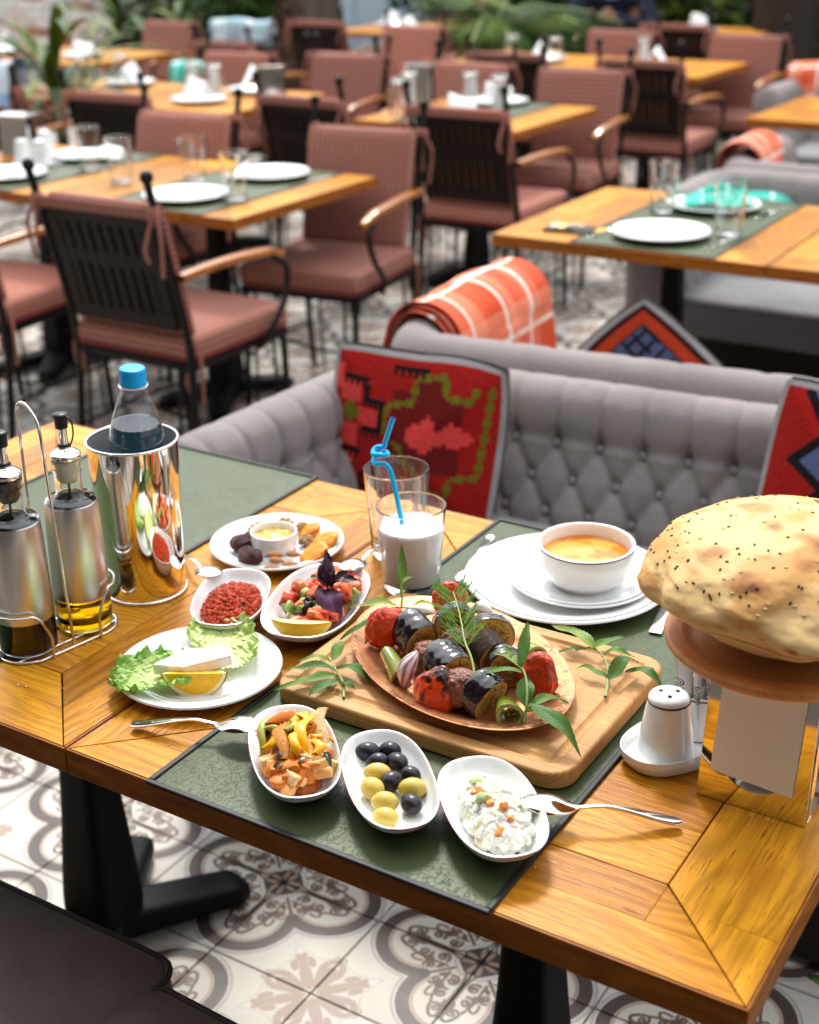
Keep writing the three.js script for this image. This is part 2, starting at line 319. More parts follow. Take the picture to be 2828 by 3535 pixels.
function staves(parent, area, alongX, row, r, y0, tones, long = [0.22, 0.5]) { // wood staves filling a convex area
  const xs = area.map((q) => q[0]), ys = area.map((q) => q[1]), [x0, x1, z0, z1] = [Math.min(...xs), Math.max(...xs), Math.min(...ys), Math.max(...ys)];
  const [a0, a1, b0, b1] = alongX ? [x0, x1, z0, z1] : [z0, z1, x0, x1], g = 0.00012;
  const rows = Math.max(1, Math.round((b1 - b0) / row)), w = (b1 - b0) / rows;
  for (let k = 0; k < rows; k++) for (let a = a0 - r() * long[0]; a < a1;) {
    const L = lerp(long[0], long[1], r()), s = [a + g, a + L - g, b0 + k * w + g, b0 + (k + 1) * w - g]; a += L;
    const rect = alongX ? [[s[0], s[2]], [s[1], s[2]], [s[1], s[3]], [s[0], s[3]]] : [[s[2], s[0]], [s[3], s[0]], [s[3], s[1]], [s[2], s[1]]];
    const poly = clipTo(rect, area); if (poly.length < 3) { r(); r(); r(); continue; }
    const ou = r() * 7, ov = r() * 7, uvf = alongX ? (x, y) => [x / 0.8 + ou, y / 0.4 + ov] : (x, y) => [y / 0.8 + ou, x / 0.4 + ov];
    obj('plank', slab(poly, y0, T + (r() - 0.5) * 0.0002, 0.0005, uvf), oak[tones[Math.floor(r() * tones.length)]], parent);
  }
}
const S = 0.8, B = 0.123;
function pedestal(parent) {
  const sq = (a, w, d, n = 5) => { const c = Math.cos(a), s = Math.sin(a); return [w * Math.sign(c) * Math.pow(Math.abs(c), 2 / n), d * Math.sign(s) * Math.pow(Math.abs(s), 2 / n)]; };
  const prof = [[0.715, 0.10], [0.70, 0.06], [0.66, 0.031], [0.45, 0.033], [0.30, 0.039], [0.18, 0.048], [0.10, 0.053], [0.055, 0.05], [0.03, 0.046], [0.02, 0.0]];
  const cv = new THREE.SplineCurve(prof.map((q) => new THREE.Vector2(q[1], q[0])));
  obj('column', grid(40, 48, (u, v) => { const q = cv.getPoint(v), [x, z] = sq(u * 2 * PI + 0.01, q.x, q.x); return [x, q.y, z]; }, true), castIron, parent, [0.4, 0, -0.4]);
  for (let k = 0; k < 4; k++) {
    const a = [1.04, 2.10, -1.04, -2.10][k];
    const f = grid(28, 30, (u, v) => { // a low arm with a rounded toe
      const t = Math.min(v * 1.08, 1), L = 0.02 + 0.215 * t, e = sstep(1.06, 0.9, v), w = lerp(0.044, 0.036, t) * (0.15 + 0.85 * e), h = lerp(0.058, 0.042, t) * (0.35 + 0.65 * e), [p, q] = sq(u * 2 * PI, w, h / 2, 4);
      return [L + 0.02 * (v > 0.93 ? (v - 0.93) / 0.07 : 0), 0.006 + h / 2 + q + 0.012 * (1 - t), p];
    }, true);
    obj('foot', f, castIron, parent, [0.4, 0, -0.4], [0, a, 0]);
  }
}
function makeTable(name, label, x0, z0, seed, fine = true) {
  const t = thing(name, label, 'table', [x0, 0, z0]), r = rng(seed), e = 0.003, G = fine ? 0.0009 : 0.0008;
  obj('core', box(S - 0.008, 0.0255, S - 0.008, S / 2, 0.7292, -S / 2), groove, t);
  const lo = e + 0.0003, hi = S - e - 0.0003, i0 = B, i1 = S - B;
  const top = (poly, ax, row, tones, long) => staves(t, poly, ax, row, r, 0.742, tones, long);
  const d = G;
  top([[lo + d, lo], [hi - d, lo], [i1 - d, i0 - d], [i0 + d, i0 - d]], true, fine ? 0.06 : 0.13, [0, 1, 3, 2], [0.25, 0.5]);
  top([[i0 + d, i1 + d], [i1 - d, i1 + d], [hi - d, hi], [lo + d, hi]], true, fine ? 0.06 : 0.13, [0, 1, 4, 3]);
  top([[lo, lo + d], [i0 - d, i0 + d], [i0 - d, i1 - d], [lo, hi - d]], false, fine ? 0.06 : 0.13, [0, 1, 2, 3], [0.25, 0.5]);
  top([[i1 + d, i0 + d], [hi, lo + d], [hi, hi - d], [i1 + d, i1 - d]], false, fine ? 0.06 : 0.13, [0, 3, 1, 2], [0.25, 0.5]);
  top([[i0 + d, i0 + d], [i1 - d, i0 + d], [i1 - d, i1 - d], [i0 + d, i1 - d]], true, fine ? 0.093 : 0.28, [0, 3, 2, 1], [0.25, 0.6]);
  for (const [w, dd, x, z] of [[S, e, S / 2, -e / 2], [S, e, S / 2, -S + e / 2], [e, S - 2 * e, e / 2, -S / 2], [e, S - 2 * e, S - e / 2, -S / 2]]) {
    const g = metreUV(box(w, 0.0335, dd, x, 0.7328, z, 0.0012), 1.25, r(), r()); obj('edge_band', g, oakEdge, t);
  }
  pedestal(t);
  return t;
}
const tableRight = makeTable('square_table', 'honey oak table in front carrying the kebab board and the bread', 0.0012, 0, 11);
const tableLeft = makeTable('square_table', 'honey oak table in front carrying the steel cooler and the oil bottles', -0.8012, 0, 29);

function runner(label, x0, x1, z0, z1, y = T, group) {
  const w = x1 - x0, d = z0 - z1, t = thing('table_runner', label, 'table runner', [x0, y, z0], 0, group);
  const g = grid(20, 40, (u, v) => { const x = u * w, z = -v * d, e = Math.min(x, w - x, v * d, d - v * d); return [x, 0.0026 - 0.0012 * sstep(0.008, 0, e) + 0.0004 * (fbm(x * 12, z * 12, 3, 2) - 0.5), z]; });
  { const q = g.attributes.position, uv = g.attributes.uv; for (let i = 0; i < q.count; i++) uv.setXY(i, q.getX(i), q.getZ(i)); }
  obj('leather_sheet', merge([g, box(w, 0.0012, d, w / 2, 0.0008, -d / 2)]), greenLeather, t);
  const hem = (a, b) => { const L = Math.hypot(b[0] - a[0], b[1] - a[1]); const q = box(L, 0.0042, 0.0075, 0, 0, 0, 0.002); return place(q, [(a[0] + b[0]) / 2, 0.0023, -(a[1] + b[1]) / 2], [0, Math.atan2(b[1] - a[1], b[0] - a[0]), 0]); };
  const m = 0.003;
  for (const [a, b] of [[[0, m], [w, m]], [[m, 0.006], [m, d - 0.006]], [[w - m, 0.006], [w - m, d - 0.006]], [[0, d - m], [w, d - m]]]) obj('piping', hem(a, b), blackPiping, t);
  return t;
}
runner('green leather runner with black piping under the cutting board', 0.126, 0.551, 0.006, -0.806);
runner('green leather runner with black piping beside the steel cooler', -0.622, -0.212, 0.004, -0.806);

// ------------------------------------------------------------------ crockery, cutlery, glass
const sup = (a, n) => { const c = Math.cos(a), s = Math.sin(a); return [Math.sign(c) * Math.pow(Math.abs(c), 2 / n), Math.sign(s) * Math.pow(Math.abs(s), 2 / n)]; };
function ovalDish(label, x, z, a, b, ang, y = T + 0.0035, h = 0.03, group) {
  const t = thing('oval_dish', label, 'dish', [x, y, z], -ang, group);
  const pr = new THREE.CatmullRomCurve3([[0.0, 0.003], [0.4, 0.003], [0.56, 0.002], [0.585, 0.0], [0.62, 0.001], [0.70, 0.006], [0.88, 0.018], [0.985, h - 0.001], [0.99, h + 0.0008], [0.955, h + 0.0006], [0.86, 0.02], [0.70, 0.0095], [0.5, 0.0068], [0.25, 0.006], [0, 0.006]].map((q) => V3(q[0], q[1], 0)), false, 'catmullrom', 0.35);
  obj('bowl', grid(72, 60, (u, v) => { const q = pr.getPoint(v), [cx, cz] = sup(u * 2 * PI, 2.5); return [a * q.x * cx, q.y, b * q.x * cz]; }, true), china, t);
  obj('rim_line', grid(96, 8, (u, v) => { const [cx, cz] = sup(u * 2 * PI, 2.35), k = v * 2 * PI; return [(a * 0.992 + 0.0009 * Math.cos(k)) * cx, h + 0.0001 + 0.0009 * Math.sin(k), (b * 0.992 + 0.0009 * Math.cos(k)) * cz]; }, true, true), chinaRim, t);
  return t;
}
function plate(name, label, cat, x, y, z, r, h, rimAt, rim, group) {
  const t = thing(name, label, cat, [x, y, z], 0, group);
  obj('dish_body', lathe([[0, 0.003], [r * 0.5, 0.003], [r * 0.56, 0.0005], [r * 0.6, 0.0005], [r * 0.64, 0.003], [r * 0.8, h * 0.55], [r * 0.985, h - 0.001], [r, h + 0.0006], [r * 0.99, h + 0.0025], [r * 0.95, h + 0.0012], [r * 0.8, h * 0.6 + 0.0035], [r * 0.68, 0.0075], [r * 0.6, 0.0062], [r * 0.3, 0.006], [0, 0.006]], 96), china, t);
  if (rim) { const rr = r * rimAt, yy = h + 0.0019; obj('rim_line', new THREE.TorusGeometry(rr, 0.0007, 6, 120).rotateX(PI / 2).scale(1, 0.6, 1).translate(0, yy, 0), rim, t); }
  return t;
}
const spoonGeo = (L, bl, bw, dome, up = 1) => grid(22, 70, (u, v) => {
  const s0 = u < 0.5 ? u * 4 - 1 : 3 - u * 4, under = u < 0.5 ? 0 : 1, s = Math.sin((s0 * PI) / 2), x = v * L, t = x / L;
  const inB = clamp(x / bl), e = Math.pow(Math.sin(PI * Math.pow(Math.min(inB, 0.999), 0.85)), 0.55) * (x < bl ? 1 : 0);
  const neck = 0.0026 + 0.0052 * sstep(0.45, 0.95, t) * (1 - Math.pow(clamp((t - 0.93) / 0.07), 3) * 0.55);
  const w = Math.max(bw * 0.5 * e, x > bl * 0.55 ? neck : 0.0004), d = dome * e * e * (1 - s * s) * up;
  const y = 0.004 + d + 0.007 * sstep(bl * 0.8, bl * 1.5, x) * (1 - sstep(bl * 1.5, L, x)) + 0.0006 * Math.cos(s0 * 1.4) * (x > bl ? 1.6 : 0);
  return [x, y - (under ? lerp(0.0011, 0.0018, sstep(bl, bl * 1.3, x)) : 0), s * w];
}, true);
const spoonShape = spoonGeo(0.165, 0.058, 0.037, 0.0085);
function spoon(label, tip, end, tipY, endY) {        // laid from the tip of its bowl to the end of its handle
  const t = thing('spoon', label, 'spoon', [tip[0], tipY, tip[1]], 0);
  const m = obj('spoon_metal', spoonShape, cutleryM, t), dx = end[0] - tip[0], dz = end[1] - tip[1];
  m.rotation.order = 'YZX'; m.rotation.set(0, Math.atan2(-dz, dx), Math.atan2(endY - tipY, Math.hypot(dx, dz)));
  return t;
}
const dishA = ovalDish('white oval dish of orange chicken salad on the green runner', 0.258, -0.09, 0.093, 0.048, 0.80);
const dishB = ovalDish('white oval dish of black and yellow olives on the green runner', 0.375, -0.098, 0.093, 0.047, 0.80);
const dishC = ovalDish('white oval dish of creamy potato salad at the runner corner', 0.491, -0.110, 0.089, 0.050, 0.79);
ovalDish('white oval dish of chopped red pepper relish beside the cooler', -0.032, -0.348, 0.084, 0.050, 1.10, T + 0.001);
ovalDish('large white oval dish of chopped tomato salad with purple basil', 0.071, -0.399, 0.110, 0.063, 1.27, T + 0.001);
plate('side_plate', 'plain white plate with lettuce, white cheese and lemon', 'plate', 0.033, T + 0.001, -0.201, 0.102, 0.016, 0.96, null);
plate('snack_plate', 'white plate of dates, almonds and dried apricots behind the relish', 'plate', -0.103, T + 0.001, -0.545, 0.098, 0.015, 0.955, brownRim);
plate('dinner_plate', 'large white plate under the soup saucer', 'plate', 0.318, T + 0.0035, -0.645, 0.141, 0.017, 0.945, brownRim);
plate('saucer', 'white saucer with brown rim line under the soup bowl', 'saucer', 0.337, T + 0.0105, -0.652, 0.100, 0.014, 0.955, brownRim);
{
  const b = thing('soup_bowl', 'white soup bowl with brown rim line standing on its saucer', 'bowl', [0.343, T + 0.0165, -0.650]);
  obj('bowl', lathe([[0, 0.003], [0.036, 0.003], [0.039, 0.0], [0.043, 0.0], [0.046, 0.004], [0.058, 0.015], [0.064, 0.03], [0.066, 0.056], [0.0655, 0.0592], [0.0625, 0.0592], [0.061, 0.054], [0.0595, 0.03], [0.053, 0.015], [0.036, 0.0085], [0, 0.007]], 96), china, b);
  obj('rim_line', new THREE.TorusGeometry(0.0660, 0.0009, 6, 120).rotateX(PI / 2).translate(0, 0.0575, 0), brownRim, b);
  const soup = grid(64, 24, (u, v) => { const a = u * 2 * PI, r = v * 0.0606; return [r * Math.cos(a), 0.0005 * sstep(0.9, 1, v) + 0.0004 * (fbm(r * Math.cos(a) * 90 + 9, r * Math.sin(a) * 90 + 9, 1, 3) - 0.5), r * Math.sin(a)]; }, true);
  paint(soup, (x, y, z) => { const f = sstep(0.42, 0.62, fbm(x * 60 + 5, z * 60 + 5, 3, 4) + 0.22 * sstep(-0.03, 0.03, z - x * 0.5)); return mix3([0.62, 0.175, 0.010], [0.76, 0.38, 0.09], f * 0.7); });
  tag(obj('lentil_soup', soup, mat([1, 1, 1], { vertexColors: true, roughness: 0.14 }), scene, [0.343, T + 0.0165 + 0.041, -0.650]), 'orange lentil soup filling the white bowl', 'soup');
}
function tumbler(name, label, x, y, z, r0, r1, h, m, group) {
  const t = thing(name, label, 'glass', [x, y, z], 0, group);
  const facet = (a, k) => 1 - 0.012 * k * (1 - Math.abs(Math.cos(a * 5)));
  const prof = [[0, 0.001], [r0 * 0.8, 0.001], [r0 * 0.96, 0.002], [r0, 0.005], [lerp(r0, r1, 0.12), h * 0.12], [lerp(r0, r1, 0.5), h * 0.5], [lerp(r0, r1, 0.62), h * 0.6], [r1, h * 0.985], [r1 - 0.0008, h], [r1 - 0.0021, h - 0.001], [lerp(r0, r1, 0.6) - 0.0024, h * 0.6], [lerp(r0, r1, 0.15) - 0.003, 0.016], [r0 * 0.7, 0.011], [0, 0.0105]];
  const c = new THREE.CatmullRomCurve3(prof.map((q) => V3(q[0], q[1], 0)), false, 'catmullrom', 0.15);
  obj('glass_wall', outward(grid(80, 90, (u, v) => { const q = c.getPoint(v), a = u * 2 * PI, k = v < 0.55 ? sstep(h * 0.62, h * 0.56, q.y) : 0, r = Math.max(q.x * facet(a, k * 2.2), 1e-5); return [r * Math.cos(a), q.y, r * Math.sin(a)]; }, true)), m, t);
  return t;
}
tumbler('drinking_glass', 'glass of white ayran with a blue curly straw', 0.130, T, -0.543, 0.0385, 0.0482, 0.125, glassSolid);
tumbler('drinking_glass', 'empty clear tumbler standing behind the ayran glass', 0.056, T, -0.625, 0.0375, 0.047, 0.136, glassSolid);
{
  const r = (y) => lerp(0.0385, 0.0482, y / 0.125) - 0.0022;
  const a = obj('ayran', lathe([[0, 0.0115], [0.028, 0.0118], [r(0.016), 0.0165], [r(0.05) + 0.001, 0.05], [r(0.092) + 0.001, 0.092], [r(0.0955) + 0.0008, 0.0962], [r(0.0955) - 0.004, 0.0955], [0, 0.0952]], 64, false), mat([0.86, 0.86, 0.83], { roughness: 0.35 }), scene, [0.130, T, -0.543]);
  tag(a, 'white frothy ayran inside the front tumbler', 'drink');
  const pts = [[0, 0.0, 0], [-0.009, 0.06, 0.005], [-0.016, 0.105, 0.009], [-0.021, 0.128, 0.011], [-0.027, 0.138, 0.016], [-0.041, 0.136, 0.018], [-0.046, 0.142, 0.008], [-0.036, 0.148, 0.001], [-0.026, 0.149, 0.008], [-0.031, 0.150, 0.017], [-0.044, 0.149, 0.016], [-0.046, 0.154, 0.006], [-0.035, 0.157, 0.003], [-0.030, 0.166, 0.007], [-0.021, 0.19, 0.008], [-0.0165, 0.202, 0.008]];
  tag(obj('drinking_straw', tube(pts, 0.0034, 150, 12), mat([0.0, 0.46, 0.90], { roughness: 0.3 }), scene, [0.124, T + 0.045, -0.546]), 'bright blue curly straw standing in the ayran', 'straw');
}
// spoons
spoon('spoon lying face down with its bowl on the chicken dish', [0.196, -0.117], [0.046, -0.072], T + 0.026, T + 0.004);
spoon('spoon resting on the rim of the potato salad dish', [0.512, -0.134], [0.655, -0.214], T + 0.027, T + 0.004);
spoon('spoon lying with its bowl on the red relish dish', [-0.082, -0.378], [-0.205, -0.446], T + 0.032, T + 0.004);
spoon('spoon with its bowl on the tomato salad dish', [0.062, -0.478], [0.040, -0.640], T + 0.034, T + 0.006);
spoon('table spoon lying beside the large soup plate on the runner', [0.196, -0.572], [0.150, -0.742], T + 0.006, T + 0.006);
{ // the fork that lies half under the large plate
  const f = thing('fork', 'fork lying half under the rim of the large soup plate', 'fork', [0.225, T + 0.005, -0.570], 1.86);
  obj('handle', grid(12, 30, (u, v) => { const a = u * 2 * PI, w = lerp(0.003, 0.0075, sstep(0.2, 1, v)); return [0.05 + v * 0.125, 0.006 * Math.sin(v * 2.6) + 0.0012 * Math.sin(a), w * Math.cos(a)]; }, true), cutleryM, f);
  obj('neck', grid(12, 16, (u, v) => { const a = u * 2 * PI, w = lerp(0.0105, 0.0032, sstep(0.2, 1, v)); return [0.028 + v * 0.024, 0.0012 * Math.sin(a) + 0.001, w * Math.cos(a)]; }, true), cutleryM, f);
  for (let k = 0; k < 4; k++) obj('tine', tube([[-0.018, 0.003, (k - 1.5) * 0.0062], [0, -0.001, (k - 1.5) * 0.0062], [0.03, 0.001, (k - 1.5) * 0.0058]], 0.0013, 10, 6), cutleryM, f);
  const k = thing('knife', 'dinner knife peeping out on the right of the large plate', 'knife', [0.476, T + 0.006, -0.578], 1.75);
  obj('blade', box(0.1, 0.0016, 0.017, 0.05, 0, 0, 0.0007), cutleryM, k); obj('handle', box(0.09, 0.006, 0.014, 0.145, 0.001, 0, 0.003), cutleryM, k);
}
// ------------------------------------------------------------------ cooler with water bottle
{
  const c = thing('bottle_cooler', 'polished steel bottle cooler standing on the left table', 'cooler', [-0.190, T, -0.356]);
  obj('cooler_wall', lathe([[0.0, 0.004], [0.054, 0.004], [0.0555, 0.006], [0.0558, 0.05], [0.0585, 0.15], [0.0605, 0.222], [0.0598, 0.2215]], 96, false), mat([0.80, 0.77, 0.73], { metalness: 1, roughness: 0.045 }), c);
  obj('inner_wall', lathe([[0.0597, 0.2213], [0.0565, 0.15], [0.0535, 0.05], [0.052, 0.012], [0, 0.01]], 96, false), mat([0.5, 0.5, 0.5], { metalness: 0.8, roughness: 0.45 }), c);
  obj('rim', new THREE.TorusGeometry(0.0605, 0.0021, 10, 96).rotateX(PI / 2).translate(0, 0.2225, 0), steel, c);
  obj('base_ring', new THREE.TorusGeometry(0.0556, 0.0026, 10, 96).rotateX(PI / 2).translate(0, 0.0026, 0), steel, c);
  const b = thing('water_bottle', 'clear water bottle with blue cap standing in the cooler', 'bottle', [-0.186, T + 0.0105, -0.353]);
  b.rotation.set(0.02, 0, -0.055); b.scale.setScalar(0.965);
  const wall = [[0.030, 0.002], [0.0375, 0.007], [0.0385, 0.02], [0.0385, 0.20], [0.0382, 0.222], [0.0360, 0.240], [0.0300, 0.262], [0.0225, 0.284], [0.0178, 0.294], [0.0165, 0.300], [0.0165, 0.306]];
  const cv = new THREE.SplineCurve(wall.map((q) => new THREE.Vector2(q[0], q[1]))).getPoints(80), Rw = (y) => cv.reduce((m, q) => (Math.abs(q.y - y) < Math.abs(m.y - y) ? q : m)).x;
  const rib = (y) => 1 + 0.012 * Math.sin(y * 420) * sstep(0.246, 0.236, y);
  obj('bottle_wall', grid(72, 80, (u, v) => { const q = cv[Math.round(v * 80)], a = u * 2 * PI, R = q.x * rib(q.y + 0.002 * Math.sin(a * 2)); return [R * Math.cos(a), q.y, R * Math.sin(a)]; }, true), mat([0.96, 0.98, 1], { transmission: 1, thickness: 0, ior: 1.5, roughness: 0.02 }), b);
  const wl = 0.249, wp = []; for (let i = 0; i <= 30; i++) { const y = 0.004 + ((wl - 0.004) * i) / 30; wp.push([(i ? Rw(y) : 0.028) - 0.0006, y]); }
  obj('water', outward(lathe([[0, 0.0035], ...wp, [Rw(wl) - 0.004, wl - 0.0006], [0, wl - 0.0008]], 72, false)), mat([0.9, 0.97, 1], { transmission: 1, thickness: 0.06, ior: 1.33, roughness: 0, attenuationColor: lin(0.16, 0.48, 0.58), attenuationDistance: 0.07 }), b);
  obj('neck_ring', new THREE.TorusGeometry(0.0185, 0.0017, 8, 48).rotateX(PI / 2).translate(0, 0.3045, 0), glassSolid, b);
  obj('cap', grid(180, 10, (u, v) => { const a = u * 2 * PI, q = [[0.0181, 0.306], [0.0184, 0.3075], [0.0184, 0.311], [0.0177, 0.3117], [0.0178, 0.326], [0.0172, 0.3285], [0.0158, 0.3297], [0.010, 0.3297], [0.006, 0.3297], [0.003, 0.3297], [0.0, 0.3297]][Math.round(v * 10)], rr = Math.max(q[0] * (1 + (q[1] > 0.312 && q[1] < 0.328 ? 0.010 * Math.cos(a * 60) : 0)), 1e-5); return [rr * Math.cos(a), q[1], rr * Math.sin(a)]; }, true), mat([0.004, 0.36, 0.80], { roughness: 0.35 }), b);
}
// ------------------------------------------------------------------ oil and vinegar set
{
  const d = [0.19, -0.982], A = [-0.2035, -0.147], O = [-0.1865, -0.231], mid = [(A[0] + O[0]) / 2, (A[1] + O[1]) / 2];
  const at = (s, t) => [mid[0] + d[0] * s - d[1] * t, mid[1] + d[1] * s + d[0] * t]; // s along the pair, t towards the viewer's right
  const bottle = (name, label, q, liquid, fill, lcolor, att) => {
    const b = thing(name, label, 'bottle', [q[0], T + 0.004, q[1]]);
    const outw = [[0, 0.001], [0.033, 0.001], [0.0365, 0.004], [0.0368, 0.05], [0.0345, 0.15], [0.0330, 0.176], [0.031, 0.1815], [0.022, 0.1838], [0.0174, 0.1875], [0.0170, 0.2], [0.0172, 0.216], [0.0190, 0.2195], [0.0190, 0.237], [0.0172, 0.2395]], inn = [[0.0148, 0.238], [0.0148, 0.2], [0.0152, 0.189], [0.020, 0.1815], [0.029, 0.179], [0.0308, 0.174], [0.0325, 0.15], [0.0348, 0.05], [0.0342, 0.008], [0, 0.006]];
    obj('glass_body', outward(lathe([...outw, ...inn], 64, false)), glassSolid, b);
    obj('steel_sleeve', lathe([[0.0364, 0.048], [0.0372, 0.048], [0.0372, 0.0495], [0.0349, 0.15], [0.0336, 0.175], [0.0325, 0.1775], [0.0325, 0.1765]], 96, false), brushed, b);
    obj('liquid', outward(lathe([[0, 0.0045], [0.032, 0.0045], [0.0352, 0.0075], [0.0357, fill], [0.03, fill + 0.0002], [0, fill + 0.0002]], 64, false)), liquid, b);
    obj('stopper', lathe([[0, 0.203], [0.0105, 0.204], [0.0135, 0.209], [0.0142, 0.212], [0.0138, 0.216], [0.0149, 0.222], [0.0146, 0.228], [0.0152, 0.237], [0, 0.238]], 40, false), lcolor, b);
    obj('collar', lathe([[0.0192, 0.236], [0.0196, 0.2388], [0.0185, 0.242], [0.012, 0.2465], [0.0085, 0.249], [0.0075, 0.252], [0, 0.252]], 40), steel, b);
    obj('tube_washer', lathe([[0.0068, 0.249], [0.0082, 0.2495], [0.0082, 0.253], [0.0062, 0.254]], 32, false), blackPlastic, b);
    obj('spout', tube([[0, 0.25, 0], [0, 0.27, 0], [-0.0012, 0.285, 0]], 0.0056, 12, 20), steel, b);
    obj('spout_cap', lathe([[0.0066, 0.275], [0.0080, 0.2755], [0.0083, 0.2905], [0.0102, 0.2912], [0.0100, 0.2938], [0.005, 0.2950], [0, 0.2950]], 40, false), blackPlastic, b, [-0.0006, 0, 0]);
    obj('dip_tube', tube([[0, 0.06, 0], [0, 0.21, 0]], 0.0016, 4, 8), blackPlastic, b);
    return b;
  };
  const dark = bottle('vinegar_bottle', 'steel sleeved bottle of dark vinegar in the wire caddy', A, mat([0.012, 0.005, 0.003], { roughness: 0.1 }), 0.058, mat([0.05, 0.018, 0.006], { roughness: 0.3 }));
  const oil = bottle('oil_bottle', 'steel sleeved bottle of golden oil in the wire caddy', O, mat([1, 0.9, 0.3], { transmission: 1, thickness: 0.05, ior: 1.46, roughness: 0.02, attenuationColor: lin(0.85, 0.60, 0.03), attenuationDistance: 0.04 }), 0.044, mat([0.70, 0.66, 0.5], { roughness: 0.4 }));
  obj('cap_strap', tube([[0.008, 0.2925, 0], [0.018, 0.288, 0.001], [0.0195, 0.272, 0.001], [0.013, 0.257, 0], [0.008, 0.2515, 0]], 0.0011, 40, 8), blackPlastic, oil);
  const w = thing('wire_caddy', 'chrome wire caddy holding the two sleeved bottles', 'bottle caddy', [0, T, 0]);
  const r = 0.0019, ring = [];
  for (let k = 0; k < 48; k++) { const a = (k / 48) * 2 * PI, s = 0.0425 * Math.sign(Math.cos(a)) * 1 + 0.041 * Math.cos(a), t = 0.041 * Math.sin(a); const q = at(s, t); ring.push([q[0], 0.0022, q[1]]); }
  obj('base_loop', tube(ring, r, 200, 8, true), steel, w);
  for (const y of [-0.022, 0.022]) { const a = at(-0.075, y), b = at(0.075, y); obj('base_rod', tube([[a[0], 0.0022, a[1]], [b[0], 0.0022, b[1]]], r, 4, 8), steel, w); }
  const hoop = (sgn) => { // guard round the outer side of one bottle
    const p = [], cs = sgn * 0.0425, f = at(cs - sgn * 0.006, 0.0445);
    p.push([f[0], 0.002, f[1]], [f[0], 0.03, f[1]]);
    for (let k = 0; k <= 14; k++) { const a = PI / 2 - 0.12 - (k / 14) * (PI - 0.24), q = at(cs + sgn * 0.0445 * Math.cos(a), 0.0445 * Math.sin(a)); p.push([q[0], 0.066 + (k === 0 || k === 14 ? -0.009 : 0), q[1]]); }
    const b = at(cs - sgn * 0.006, -0.0445); p.push([b[0], 0.03, b[1]], [b[0], 0.002, b[1]]);
    obj('guard_hoop', tube(p, r, 140, 8, false, 0.3), steel, w);
  };
  hoop(-1); hoop(1);
  const H = (t, y) => { const q = at(0.0, t); return [q[0], y, q[1]]; };
  obj('handle', tube([H(0.036, 0.002), H(0.030, 0.10), H(0.022, 0.22), H(0.018, 0.285), H(0.012, 0.305), H(-0.004, 0.318), H(-0.017, 0.320), H(-0.026, 0.312), H(-0.028, 0.28), H(-0.031, 0.15), H(-0.036, 0.002)], r * 1.1, 160, 10, false, 0.4), steel, w);
}
